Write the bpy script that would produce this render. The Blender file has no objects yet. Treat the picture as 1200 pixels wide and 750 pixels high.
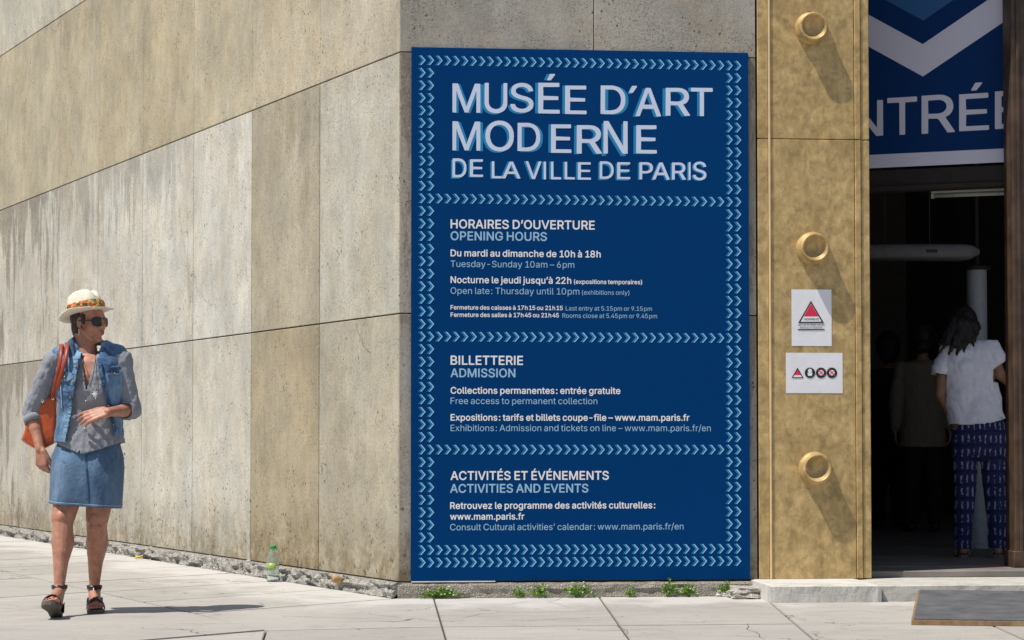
import bpy, bmesh, math, random
from mathutils import Vector, Matrix, noise, Euler
random.seed(7)
C = bpy.context.scene.collection
SC = bpy.context.scene
R = math.radians

# ------------------------------------------------------------------ camera
F = 2400.0                       # focal length in pixels of a 1200 px wide frame
EYE = 0.91
PITCH = math.atan(81.0 / F)
cam_d = bpy.data.cameras.new('camera')
cam_d.sensor_width = 36.0
cam_d.lens = F / 1200 * 36
cam_d.shift_y = 61.0 / 1200
cam_d.clip_start = 0.1
cam_d.clip_end = 2000
cam = bpy.data.objects.new('camera', cam_d)
cam.location = (0, 0, EYE)
cam.rotation_euler = (R(90) + PITCH, 0, 0)
C.objects.link(cam)
SC.camera = cam

# ------------------------------------------------------------------ light
TO_SUN = Vector((-0.47, -0.27, 1.0)).normalized()
w = bpy.data.worlds.new('World')
SC.world = w
w.use_nodes = True
nt = w.node_tree
sky = nt.nodes.new('ShaderNodeTexSky')
sky.sky_type = 'NISHITA'
sky.sun_disc = False
sky.sun_elevation = math.asin(TO_SUN.z)
sky.sun_rotation = math.atan2(TO_SUN.x, TO_SUN.y)
bg = nt.nodes['Background']
bg.inputs['Strength'].default_value = 0.088
nt.links.new(sky.outputs['Color'], bg.inputs['Color'])
sd = bpy.data.lights.new('sun', 'SUN')
sd.energy = 5.0
sd.angle = R(0.5)
sd.color = (1.0, 0.95, 0.87)
sun = bpy.data.objects.new('sun', sd)
sun.rotation_euler = (-TO_SUN).to_track_quat('-Z', 'Y').to_euler()
sun.location = (-6, -3, 14)
C.objects.link(sun)
SC.view_settings.view_transform = 'Standard'
SC.view_settings.look = 'None'
SC.view_settings.exposure = 0.0
SC.view_settings.gamma = 1.0
SC.render.film_transparent = False
SC.cycles.max_bounces = 8

# ------------------------------------------------------------------ the frames of the two walls
CORNER = Vector((-0.656, 11.93, 0))
AF = R(5.2)                                    # the front wall is turned 5.2 degrees
UF = Vector((math.cos(AF), math.sin(AF), 0))
NF = Vector((math.sin(AF), -math.cos(AF), 0))  # outward, to the street
AL = R(-61.9)                                  # side wall frame: local x runs towards the corner
XL = Vector((math.cos(AL), math.sin(AL), 0))
UL = -XL
NL = Vector((math.sin(AL), -math.cos(AL), 0))
# ------------------------------------------------------------------ measuring helpers: a pixel of the photo read as a ray, met with a real plane
def ray(px, py):
    u = -(py - 436.0) / F
    return Vector(((px - 600.0) / F, math.cos(PITCH) - u * math.sin(PITCH), u * math.cos(PITCH) + math.sin(PITCH)))

CAM = Vector((0, 0, EYE))
def at_y(px, py, Y):
    d = ray(px, py)
    return CAM + d * (Y / d.y)
def at_ground(px, py, z=0.0):
    d = ray(px, py)
    return CAM + d * ((z - EYE) / d.z)

def on_front(px, py, off=0.0):
    """u along the front wall from the corner and z, for a pixel on the plane off metres in front of the wall"""
    d = ray(px, py)
    p0 = CORNER + NF * off
    t = (p0 - CAM).dot(NF) / d.dot(NF)
    p = CAM + d * t
    return (p - CORNER).dot(UF), p.z
def on_side(px, py, off=0.0):
    d = ray(px, py)
    p0 = CORNER + NL * off
    t = (p0 - CAM).dot(NL) / d.dot(NL)
    p = CAM + d * t
    return (p - CORNER).dot(UL), p.z
def fw(u, out=0.0, z=0.0):
    return CORNER + UF * u + NF * out + Vector((0, 0, z))
def sw(a, out=0.0, z=0.0):
    return CORNER + UL * a + NL * out + Vector((0, 0, z))

# ------------------------------------------------------------------ object helpers
def empty(name, loc=(0, 0, 0), rz=0.0, label=None, cat=None, group=None, kind=None):
    o = bpy.data.objects.new(name, None)
    o.empty_display_size = 0.1
    C.objects.link(o)
    o.location = loc
    o.rotation_euler = (0, 0, rz)
    return tag(o, label, cat, group, kind)
def tag(o, label=None, cat=None, group=None, kind=None):
    if label: o['label'] = label
    if cat: o['category'] = cat
    if group: o['group'] = group
    if kind: o['kind'] = kind
    return o
def link_mesh(name, me, m=None, parent=None, smooth=False):
    if m:
        for x in (m if isinstance(m, (list, tuple)) else [m]):
            if len(me.materials) == 0 or isinstance(m, (list, tuple)): me.materials.append(x)
    if smooth:
        for p in me.polygons: p.use_smooth = True
    o = bpy.data.objects.new(name, me)
    C.objects.link(o)
    if parent: o.parent = parent
    return o
def obj(name, bm, m=None, parent=None, smooth=False, loc=None):
    me = bpy.data.meshes.new(name)
    bmesh.ops.recalc_face_normals(bm, faces=bm.faces)
    bm.to_mesh(me); bm.free()
    o = link_mesh(name, me, m, parent, smooth)
    if loc is not None: o.location = loc
    return o
def box(bm, x0, x1, y0, y1, z0, z1, mi=0):
    v = [bm.verts.new(p) for p in ((x0,y0,z0),(x1,y0,z0),(x1,y1,z0),(x0,y1,z0),(x0,y0,z1),(x1,y0,z1),(x1,y1,z1),(x0,y1,z1))]
    fs = [bm.faces.new([v[i] for i in f]) for f in ((0,3,2,1),(4,5,6,7),(0,1,5,4),(1,2,6,5),(2,3,7,6),(3,0,4,7))]
    for f in fs: f.material_index = mi
    return fs
def bbox_bm(x0, x1, y0, y1, z0, z1, bev=0.0, seg=1):
    bm = bmesh.new()
    box(bm, x0, x1, y0, y1, z0, z1)
    if bev: bmesh.ops.bevel(bm, geom=bm.edges[:], offset=bev, segments=seg, affect='EDGES', profile=0.5)
    return bm
def prism(pts, z0, z1, bev=0.0):
    """pts: list of (x,y)"""
    bm = bmesh.new()
    a = [bm.verts.new((p[0], p[1], z0)) for p in pts]
    b = [bm.verts.new((p[0], p[1], z1)) for p in pts]
    n = len(pts)
    top = bm.faces.new(b); bm.faces.new(a[::-1])
    for i in range(n): bm.faces.new((a[i], a[(i+1) % n], b[(i+1) % n], b[i]))
    if bev: bmesh.ops.bevel(bm, geom=[e for e in top.edges], offset=bev, segments=2, affect='EDGES')
    return bm
def lathe(bm, prof, n=28, M=None, mi=0):
    """prof: (r, h) turned about z"""
    rings = []
    for r, h in prof:
        if r < 1e-6: rings.append([bm.verts.new((0, 0, h))])
        else: rings.append([bm.verts.new((r*math.cos(2*math.pi*i/n), r*math.sin(2*math.pi*i/n), h)) for i in range(n)])
    nv = [v for q in rings for v in q]
    for a, b in zip(rings, rings[1:]):
        if len(a) == 1 and len(b) == 1: continue
        for i in range(n):
            j = (i+1) % n
            if len(a) == 1: f = bm.faces.new((a[0], b[j], b[i]))
            elif len(b) == 1: f = bm.faces.new((a[i], a[j], b[0]))
            else: f = bm.faces.new((a[i], a[j], b[j], b[i]))
            f.material_index = mi
    if M is not None: bmesh.ops.transform(bm, matrix=M, verts=nv)
    return nv
def capsule(bm, p1, r1, p2, r2, n=14, flat=None):
    """tapered capsule; flat = (axis vector, factor) squashes the section along that axis"""
    p1 = Vector(p1); p2 = Vector(p2)
    d = p2 - p1; L = max(d.length, 1e-5); d.normalize()
    q = d.to_track_quat('Z', 'Y').to_matrix()
    prof = []
    for i in range(5):
        t = math.pi/2 * i/4
        prof.append((r1*math.sin(t), -r1*math.cos(t)))
    for i in range(5):
        t = math.pi/2 * (1 - i/4)
        prof.append((r2*math.sin(t), L + r2*math.cos(t)))
    prof[0] = (0, -r1); prof[-1] = (0, L + r2)
    M = Matrix.Translation(p1) @ q.to_4x4()
    vs = lathe(bm, prof, n, M)
    if flat:
        ax = Vector(flat[0]).normalized()
        for v in vs:
            t = max(0, min(1, (v.co - p1).dot(d) / L))
            c = p1 + d * (t * L)
            k = (v.co - c).dot(ax)
            v.co -= ax * k * (1 - flat[1])
    return vs
def ellipsoid(bm, c, r, rot=None, n=18, m=10):
    prof = [(math.sin(math.pi*i/m), -math.cos(math.pi*i/m)) for i in range(m+1)]
    prof[0] = (0, -1); prof[-1] = (0, 1)
    M = Matrix.Translation(Vector(c)) @ (rot.to_4x4() if rot is not None else Matrix.Identity(4)) @ Matrix.Diagonal((r[0], r[1], r[2], 1))
    return lathe(bm, prof, n, M)
def rings_bm(bm, rings, cap=True):
    """rings: list of equal-length lists of points"""
    V = [[bm.verts.new(p) for p in r] for r in rings]
    n = len(V[0])
    for a, b in zip(V, V[1:]):
        for i in range(n):
            bm.faces.new((a[i], a[(i+1) % n], b[(i+1) % n], b[i]))
    if cap:
        bm.faces.new(V[0][::-1]); bm.faces.new(V[-1])
    return V
def tube(bm, pts, r, n=8, flat=None):
    """r: number or list; rings oriented along the path"""
    P = [Vector(p) for p in pts]
    rs = r if isinstance(r, (list, tuple)) else [r]*len(P)
    rings = []
    up = Vector((0, 0, 1))
    for i, p in enumerate(P):
        d = (P[min(i+1, len(P)-1)] - P[max(i-1, 0)]).normalized()
        s = d.cross(up)
        if s.length < 1e-3: s = Vector((1, 0, 0))
        s.normalize(); t = s.cross(d).normalized()
        fx = flat if flat else 1.0
        rings.append([p + s*(rs[i]*math.cos(2*math.pi*k/n)) + t*(rs[i]*fx*math.sin(2*math.pi*k/n)) for k in range(n)])
    return rings_bm(bm, rings)
def ribbon(bm, A, B, th, nrm):
    """solid strip between the polylines A and B, th thick along nrm (vector or list)"""
    n = len(A)
    N = nrm if isinstance(nrm, list) else [nrm]*n
    rings = []
    for a, b, q in zip(A, B, N):
        a = Vector(a); b = Vector(b); q = Vector(q).normalized()
        rings.append([a, b, b + q*th, a + q*th])
    return rings_bm(bm, rings)
def voxel(bm, size, smooth=3, fac=0.5):
    """union of all closed shells as one continuous mesh"""
    me = bpy.data.meshes.new('v')
    bmesh.ops.recalc_face_normals(bm, faces=bm.faces)
    bm.to_mesh(me); bm.free()
    o = bpy.data.objects.new('v', me)
    C.objects.link(o)
    m = o.modifiers.new('r', 'REMESH'); m.mode = 'VOXEL'; m.voxel_size = size; m.adaptivity = 0
    if smooth:
        s = o.modifiers.new('s', 'SMOOTH'); s.factor = fac; s.iterations = smooth
    dg = bpy.context.evaluated_depsgraph_get()
    dg.update()
    out = bpy.data.meshes.new_from_object(o.evaluated_get(dg))
    bpy.data.objects.remove(o); bpy.data.meshes.remove(me)
    return out
def solid(o, th, off=-1.0):
    """bake a solidify into the mesh"""
    m = o.modifiers.new('s', 'SOLIDIFY'); m.thickness = th; m.offset = off
    dg = bpy.context.evaluated_depsgraph_get(); dg.update()
    me = bpy.data.meshes.new_from_object(o.evaluated_get(dg))
    o.modifiers.clear()
    old = o.data; o.data = me; bpy.data.meshes.remove(old)
    return o

# ------------------------------------------------------------------ material helpers
class NT:
    def __init__(s, name):
        s.m = bpy.data.materials.new(name); s.m.use_nodes = True
        s.t = s.m.node_tree; s.b = s.t.nodes['Principled BSDF']
    def n(s, typ, **kw):
        x = s.t.nodes.new(typ)
        for k, v in kw.items(): setattr(x, k, v)
        return x
    def l(s, a, b): s.t.links.new(a, b)
    def pos(s):
        return s.n('ShaderNodeNewGeometry').outputs['Position']
    def mapping(s, v, scale=(1,1,1), rot=(0,0,0), loc=(0,0,0)):
        m = s.n('ShaderNodeMapping'); s.l(v, m.inputs['Vector'])
        m.inputs['Scale'].default_value = scale; m.inputs['Rotation'].default_value = rot; m.inputs['Location'].default_value = loc
        return m.outputs['Vector']
    def noise(s, v, scale, detail=4, rough=0.55, dist=0.0):
        x = s.n('ShaderNodeTexNoise'); s.l(v, x.inputs['Vector'])
        x.inputs['Scale'].default_value = scale; x.inputs['Detail'].default_value = detail
        x.inputs['Roughness'].default_value = rough; x.inputs['Distortion'].default_value = dist
        return x.outputs['Fac']
    def noisec(s, v, scale, detail=4):
        x = s.n('ShaderNodeTexNoise'); s.l(v, x.inputs['Vector'])
        x.inputs['Scale'].default_value = scale; x.inputs['Detail'].default_value = detail
        return x.outputs['Color']
    def vor(s, v, scale, feature='F1', out='Distance', rnd=1.0):
        x = s.n('ShaderNodeTexVoronoi', feature=feature); s.l(v, x.inputs['Vector'])
        x.inputs['Scale'].default_value = scale
        x.inputs['Randomness'].default_value = rnd
        return x.outputs[out]
    def mr(s, v, a, b, c, d, smooth=False):
        x = s.n('ShaderNodeMapRange')
        if smooth: x.interpolation_type = 'SMOOTHSTEP'
        s.l(v, x.inputs[0])
        for i, q in enumerate((a, b, c, d)): x.inputs[1+i].default_value = q
        return x.outputs[0]
    def math(s, op, a, b=None, clamp=False):
        x = s.n('ShaderNodeMath', operation=op); x.use_clamp = clamp
        for i, q in enumerate((a, b)):
            if q is None: continue
            if isinstance(q, (int, float)): x.inputs[i].default_value = q
            else: s.l(q, x.inputs[i])
        return x.outputs[0]
    def mix(s, f, a, b, mode='MIX'):
        x = s.n('ShaderNodeMix', data_type='RGBA', blend_type=mode)
        for k, q in ((0, f), (6, a), (7, b)):
            if isinstance(q, (int, float)): x.inputs[k].default_value = q
            elif isinstance(q, tuple): x.inputs[k].default_value = (q[0], q[1], q[2], 1)
            else: s.l(q, x.inputs[k])
        return x.outputs[2]
    def scalec(s, c, f):
        """colour times factor"""
        return s.mix(1.0, c, s.comb(f, f, f), 'MULTIPLY')
    def comb(s, a, b, c):
        x = s.n('ShaderNodeCombineColor')
        for i, q in enumerate((a, b, c)):
            if isinstance(q, (int, float)): x.inputs[i].default_value = q
            else: s.l(q, x.inputs[i])
        return x.outputs[0]
    def sep(s, v):
        x = s.n('ShaderNodeSeparateXYZ'); s.l(v, x.inputs[0]); return x.outputs
    def bump(s, h, strength=0.3, dist=0.01):
        x = s.n('ShaderNodeBump'); s.l(h, x.inputs['Height'])
        x.inputs['Strength'].default_value = strength; x.inputs['Distance'].default_value = dist
        s.l(x.outputs[0], s.b.inputs['Normal'])
    def base(s, c):
        if isinstance(c, tuple): s.b.inputs['Base Color'].default_value = (c[0], c[1], c[2], 1)
        else: s.l(c, s.b.inputs['Base Color'])
    def rough(s, v): s.b.inputs['Roughness'].default_value = v
    def metal(s, v): s.b.inputs['Metallic'].default_value = v

def simple(name, c, rough=0.6, metal=0.0, var=0.12, vscale=20, bump=0.0, bscale=200, bdist=0.002):
    x = NT(name)
    p = x.pos()
    n1 = x.noise(p, vscale, 4)
    x.base(x.scalec(c, x.mr(n1, 0.3, 0.7, 1-var, 1+var)))
    x.rough(rough); x.metal(metal)
    if bump: x.bump(x.noise(p, bscale, 3), bump, bdist)
    return x.m

def concrete(name, pit=1.0):
    x = NT(name)
    p = x.pos()
    oi = x.n('ShaderNodeObjectInfo')
    big = x.mr(x.noise(p, 1.6, 8, 0.62), 0.3, 0.7, 0.78, 1.16)
    mid = x.mr(x.noise(x.mapping(p, (1,1,0.6)), 7, 8, 0.72), 0.3, 0.7, 0.86, 1.12)
    st = x.mr(x.noise(x.mapping(p, (1,1,0.16)), 10, 8, 0.74), 0.32, 0.68, 0.94, 1.05)
    fine = x.mr(x.noise(p, 60, 8, 0.85), 0.34, 0.66, 0.76, 1.20)
    f = x.math('MULTIPLY', x.math('MULTIPLY', big, mid), x.math('MULTIPLY', st, fine))
    col = x.scalec(oi.outputs['Color'], f)
    # warm drift
    warm = x.mr(x.noise(x.mapping(p, (1,1,0.6), loc=(3,7,2)), 2.6, 9, 0.74), 0.42, 0.66, 0.0, 0.5)
    col = x.mix(warm, col, x.mix(1.0, col, (1.05, 0.93, 0.74), 'MULTIPLY'))
    # pale lime bloom, cloudy and speckled
    lime = x.mr(x.noise(x.mapping(p, (1,1,0.5), loc=(9,1,4)), 8, 9, 0.82, 0.6), 0.52, 0.66, 0.0, 0.5, True)
    col = x.mix(lime, col, x.mix(1.0, col, (1.20, 1.24, 1.26), 'MULTIPLY'))
    # grey-brown weather stains with ragged edges (amount per panel in the object's alpha)
    z = x.sep(x.n('ShaderNodeTexCoord').outputs['Object'])[2]
    top = x.mr(z, 0.75, 1.53, -0.05, 0.10)
    sn = x.math('ADD', x.noise(x.mapping(p, (1,1,0.2), loc=(5,2,0)), 5.5, 9, 0.74), top)
    sn = x.math('ADD', sn, x.mr(oi.outputs['Alpha'], 0.1, 0.6, 0.065, 0.0))
    sm = x.mr(sn, 0.525, 0.595, 0.0, 1.0, True)
    sm = x.math('MULTIPLY', sm, x.math('SUBTRACT', 1.0, oi.outputs['Alpha']))
    sm = x.math('MULTIPLY', sm, x.mr(x.noise(p, 55, 4, 0.7), 0.35, 0.6, 0.55, 1.0))
    col = x.mix(sm, col, x.mix(1.0, col, (0.40, 0.37, 0.33), 'MULTIPLY'))
    # damp splash zone with grime near the pavement
    pz = x.sep(p)[2]
    gr = x.math('MULTIPLY', x.mr(pz, 0.08, 0.60, 1.0, 0.0, True), x.mr(x.noise(p, 9, 8, 0.75), 0.38, 0.58, 0.15, 1.0))
    col = x.mix(gr, col, x.mix(1.0, col, (0.56, 0.49, 0.37), 'MULTIPLY'))
    # blow holes: small pits, more of them low down
    dens = x.mr(x.noise(p, 3.0, 4, 0.6), 0.35, 0.7, 0.06, 0.26)
    low = x.mr(pz, 0.1, 0.8, 0.14, 0.0)
    vd = x.vor(x.mapping(p, (1,1,0.8)), 30)
    pm = x.math('LESS_THAN', vd, x.math('ADD', dens, low))
    keep = x.math('GREATER_THAN', x.noise(x.mapping(p, (1,1,1), loc=(1,1,8)), 12, 5), 0.52)
    pm = x.math('MULTIPLY', pm, keep)
    vd2 = x.vor(p, 70)
    pm2 = x.math('MULTIPLY', x.math('LESS_THAN', vd2, 0.27), x.math('GREATER_THAN', x.noise(p, 6, 5), 0.50))
    pm = x.math('MAXIMUM', pm, x.math('MULTIPLY', pm2, 0.6))
    col = x.mix(x.math('MULTIPLY', pm, 0.8*pit), col, (0.10, 0.08, 0.06))
    # a few hairline cracks
    wv = x.n('ShaderNodeVectorMath', operation='MULTIPLY_ADD')
    x.l(x.noisec(p, 2.2, 6), wv.inputs[0]); wv.inputs[1].default_value = (0.35, 0.35, 0.9); x.l(p, wv.inputs[2])
    e = x.vor(x.mapping(wv.outputs[0], (1.0, 1.0, 0.35)), 1.1, 'DISTANCE_TO_EDGE')
    cm = x.math('MULTIPLY', x.mr(e, 0.0005, 0.0025, 0.7, 0.0), x.mr(x.noise(x.mapping(p, loc=(3,3,1)), 1.3, 4), 0.50, 0.54, 0, 1))
    col = x.mix(cm, col, (0.13, 0.11, 0.09))
    x.base(col); x.rough(0.9)
    x.b.inputs['Specular IOR Level'].default_value = 0.25
    hgt = x.math('SUBTRACT', x.math('ADD', x.math('MULTIPLY', x.noise(p, 50, 8, 0.8), 0.6), x.math('MULTIPLY', x.noise(x.mapping(p, (1,1,0.3)), 16, 5), 0.3)), x.math('MULTIPLY', pm, 0.8))
    x.bump(hgt, 0.8, 0.007)
    return x.m

def rubble_mat(name, tint, contrast=1.0, bump=0.8):
    x = NT(name); p = x.pos()
    v = x.vor(p, 75, out='Color')
    g = x.sep(v)[0]
    a = x.mr(g, 0.0, 1.0, 1-0.35*contrast, 1+0.45*contrast)
    b = x.mr(x.noise(p, 28, 6, 0.75), 0.3, 0.7, 1-0.4*contrast, 1+0.35*contrast)
    col = x.scalec(tint, x.math('MULTIPLY', a, b))
    e = x.vor(p, 75, 'DISTANCE_TO_EDGE')
    col = x.mix(x.mr(e, 0.0, 0.12, 0.6*contrast, 0.0), col, (0.09, 0.08, 0.07))
    x.base(col); x.rough(0.95)
    x.bump(x.math('ADD', x.noise(p, 45, 5, 0.7), x.mr(e, 0, 0.3, 0, 0.6 if bump > 0.5 else 0.05)), bump, 0.012)
    if bump < 0.5:
        s2 = x.mr(x.noise(x.mapping(p, (1,1,0.5), loc=(4,4,4)), 9, 8, 0.75), 0.42, 0.62, 0.0, 0.5, True)
        x.base(x.mix(s2, col, x.mix(1.0, col, (0.62, 0.60, 0.56), 'MULTIPLY')))
    return x.m

def paving_mat():
    x = NT('pale_paving'); p = x.pos()
    oi = x.n('ShaderNodeObjectInfo')
    rnd = x.mr(oi.outputs['Random'], 0, 1, 0.93, 1.05)
    big = x.mr(x.noise(p, 1.1, 6, 0.6), 0.3, 0.7, 0.90, 1.08)
    st = x.mr(x.noise(x.mapping(p, (0.35, 2.2, 1), (0, 0, R(-5))), 7, 6, 0.65), 0.3, 0.7, 0.90, 1.07)
    fine = x.mr(x.noise(p, 70, 4, 0.75), 0.3, 0.7, 0.90, 1.08)
    f = x.math('MULTIPLY', x.math('MULTIPLY', big, st), x.math('MULTIPLY', fine, rnd))
    col = x.scalec((0.395, 0.374, 0.343), f)
    # paler band along the foot of both walls
    ds = []
    for nrm in (NF, NL):
        v = x.n('ShaderNodeVectorMath', operation='DOT_PRODUCT'); x.l(p, v.inputs[0]); v.inputs[1].default_value = tuple(nrm)
        ds.append(x.math('SUBTRACT', v.outputs['Value'], CORNER.dot(nrm)))
    dd = x.math('MAXIMUM', ds[0], ds[1])
    dw = x.math('ADD', dd, x.mr(x.noise(x.mapping(p, (1,1,0)), 2.4, 6, 0.65), 0.3, 0.7, -0.45, 0.45))
    col = x.mix(x.mr(dw, 0.2, 0.9, 0.7, 0.0, True), col, (0.58, 0.56, 0.53))
    gum = x.math('MULTIPLY', x.math('LESS_THAN', x.vor(p, 6.5), 0.10), 0.45)
    dirt = x.mr(x.noise(x.mapping(p, (1,1,1), loc=(2,8,0)), 3.5, 9, 0.78), 0.52, 0.66, 0, 0.35, True)
    col = x.mix(dirt, col, x.mix(1.0, col, (0.66, 0.63, 0.58), 'MULTIPLY'))
    col = x.mix(gum, col, (0.22, 0.2, 0.18))
    # hairline cracks: edges of large, warped cells, only in some places
    wv = x.n('ShaderNodeVectorMath', operation='MULTIPLY_ADD')
    nz = x.noisec(p, 3.0, 5); x.l(nz, wv.inputs[0]); wv.inputs[1].default_value = (0.5, 0.5, 0.0); x.l(p, wv.inputs[2])
    e = x.vor(x.mapping(wv.outputs[0], (0.55, 1.0, 0.0)), 1.5, 'DISTANCE_TO_EDGE')
    cm = x.mr(e, 0.002, 0.006, 1.0, 0.0)
    cm = x.math('MULTIPLY', cm, x.mr(x.noise(x.mapping(p, (1,1,0), loc=(4.2,1.3,0)), 0.9, 3), 0.50, 0.54, 0.0, 0.85))
    col = x.mix(cm, col, (0.07, 0.06, 0.05))
    x.base(col); x.rough(0.88)
    x.b.inputs['Specular IOR Level'].default_value = 0.3
    x.bump(x.math('SUBTRACT', x.noise(p, 45, 5, 0.7), x.math('MULTIPLY', cm, 1.0)), 0.25, 0.004)
    return x.m

def brass_mat():
    x = NT('weathered_brass'); p = x.pos()
    a = x.noise(p, 9, 7, 0.62, 0.8)
    b = x.noise(x.mapping(p, (1,1,0.6), loc=(2,5,1)), 26, 5, 0.6, 0.5)
    c1 = x.mix(x.mr(a, 0.34, 0.66, 0, 1), (0.40, 0.275, 0.11), (0.64, 0.45, 0.205))
    col = x.scalec(c1, x.mr(b, 0.32, 0.68, 0.78, 1.16))
    dk = x.mr(x.noise(x.mapping(p, loc=(7,3,3)), 15, 6, 0.7), 0.53, 0.66, 0, 0.45, True)
    col = x.mix(dk, col, (0.22, 0.16, 0.07))
    col = x.scalec(col, x.mr(x.noise(p, 160, 2), 0.3, 0.7, 0.93, 1.06))
    x.base(col)
    x.metal(0.22)
    r = x.mr(x.noise(p, 12, 4), 0.3, 0.7, 0.42, 0.62)
    x.l(r, x.b.inputs['Roughness'])
    x.bump(x.math('ADD', x.noise(p, 18, 5), x.math('MULTIPLY', x.noise(p, 240, 2), 0.15)), 0.18, 0.01)
    return x.m

def denim_mat(name, dark, light, sc=14):
    x = NT(name); p = x.pos()
    a = x.noise(x.mapping(p, (1,1,0.5)), sc, 5, 0.65)
    col = x.mix(x.mr(a, 0.36, 0.66, 0, 1), dark, light)
    tw = x.n('ShaderNodeTexWave', wave_type='BANDS', bands_direction='DIAGONAL')
    x.l(p, tw.inputs['Vector']); tw.inputs['Scale'].default_value = 130
    col = x.scalec(col, x.mr(tw.outputs['Fac'], 0, 1, 0.9, 1.08))
    col = x.scalec(col, x.mr(x.noise(p, 150, 3, 0.7), 0.3, 0.7, 0.82, 1.15))
    x.base(col); x.rough(0.9)
    x.b.inputs['Sheen Weight'].default_value = 0.15
    x.bump(x.math('ADD', x.noise(p, 45, 5, 0.6), x.math('MULTIPLY', x.noise(p, 300, 2), 0.3)), 0.6, 0.008)
    return x.m

def skin_mat(name, c, blotch=0.15):
    x = NT(name); p = x.pos()
    col = x.scalec(c, x.mr(x.noise(p, 30, 4, 0.6), 0.3, 0.7, 1-blotch, 1+blotch))
    col = x.mix(x.mr(x.noise(x.mapping(p, loc=(1,4,2)), 14, 4), 0.45, 0.7, 0, 0.35), col, (c[0]*0.95, c[1]*0.68, c[2]*0.62))
    x.base(col); x.rough(0.5)
    x.b.inputs['Subsurface Weight'].default_value = 0.08
    x.b.inputs['Subsurface Radius'].default_value = (0.01, 0.004, 0.002)
    x.bump(x.noise(p, 130, 4, 0.6), 0.25, 0.003)
    return x.m

def hat_band_mat():
    x = NT('floral_cloth'); p = x.pos()
    v = x.vor(p, 75, out='Color')
    r = x.n('ShaderNodeValToRGB'); r.color_ramp.interpolation = 'CONSTANT'
    cols = [(0, (0.50,0.05,0.02)), (0.24, (0.05,0.05,0.02)), (0.42, (0.55,0.30,0.06)), (0.56, (0.55,0.08,0.03)), (0.74, (0.16,0.16,0.05)), (0.90, (0.7,0.55,0.22))]
    el = r.color_ramp.elements
    el[0].position = 0; el[0].color = (*cols[0][1], 1)
    el[1].position = cols[1][0]; el[1].color = (*cols[1][1], 1)
    for q, c in cols[2:]:
        e = el.new(q); e.color = (*c, 1)
    x.l(x.sep(v)[0], r.inputs[0])
    x.base(r.outputs[0]); x.rough(0.8)
    x.bump(x.noise(p, 90, 3), 0.6, 0.006)
    return x.m

def trouser_print_mat():
    """rows of short pale upright dashes on deep blue"""
    x = NT('blue_printed_cotton'); p = x.pos()
    s = x.sep(p)
    wob = x.mr(x.noise(p, 22, 3), 0.3, 0.7, -0.12, 0.12)
    fz = x.math('FRACT', x.math('ADD', x.math('DIVIDE', s[2], 0.088), wob))
    rowm = x.math('MULTIPLY', x.math('GREATER_THAN', fz, 0.22), x.math('LESS_THAN', fz, 0.80))
    fx = x.math('FRACT', x.math('ADD', x.math('DIVIDE', s[0], 0.036), wob))
    col_m = x.math('LESS_THAN', fx, 0.32)
    br = x.math('GREATER_THAN', x.noise(x.mapping(p, (1,1,0.4)), 95, 3), 0.47)
    m = x.math('MULTIPLY', x.math('MULTIPLY', rowm, col_m), br)
    fz2 = x.math('LESS_THAN', fz, 0.12)
    col = x.mix(x.math('MULTIPLY', fz2, 0.8), (0.010, 0.020, 0.105), (0.003, 0.005, 0.03))
    col = x.mix(m, col, (0.33, 0.29, 0.40))
    x.base(col); x.rough(0.9)
    x.bump(x.noise(p, 35, 4), 0.5, 0.008)
    return x.m

# ================================================================== SETTING
M = {}
M['conc'] = concrete('weathered_concrete')
M['core'] = simple('dark_mortar', (0.13, 0.115, 0.095), 0.95)
M['rubble'] = rubble_mat('rough_aggregate', (0.40, 0.38, 0.34))
M['plinth'] = rubble_mat('cement_foot', (0.34, 0.305, 0.255), 0.35)
M['paving'] = paving_mat()
M['joint'] = simple('joint_dirt', (0.07, 0.06, 0.05), 0.95, var=0.3)
M['ground'] = simple('distant_paving', (0.42, 0.40, 0.37), 0.9, var=0.15, vscale=2)
M['step'] = rubble_mat('step_stone', (0.60, 0.58, 0.54), 0.10, 0.3)
M['brass'] = brass_mat()
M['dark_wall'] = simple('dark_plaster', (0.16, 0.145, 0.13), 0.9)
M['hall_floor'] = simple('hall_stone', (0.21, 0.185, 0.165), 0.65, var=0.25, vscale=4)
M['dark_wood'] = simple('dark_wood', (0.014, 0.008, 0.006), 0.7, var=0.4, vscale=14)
M['grey_metal'] = simple('pale_metal', (0.45, 0.45, 0.42), 0.45, 0.2)
M['white_paint'] = simple('off_white_paint', (0.40, 0.41, 0.42), 0.6)

# ---- ground sheets
g = bpy.data.meshes.new('ground')
bm = bmesh.new()
vs = [bm.verts.new(p) for p in ((-200,-200,-0.035),(200,-200,-0.035),(200,200,-0.035),(-200,200,-0.035))]
bm.faces.new(vs)
tag(obj('ground', bm, M['ground']), kind='structure')
bm = bmesh.new()
box(bm, -14, 9, 3.4, 24, -0.03, -0.012)
pavement = tag(obj('pavement', bm, M['joint']), kind='structure')

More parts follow.
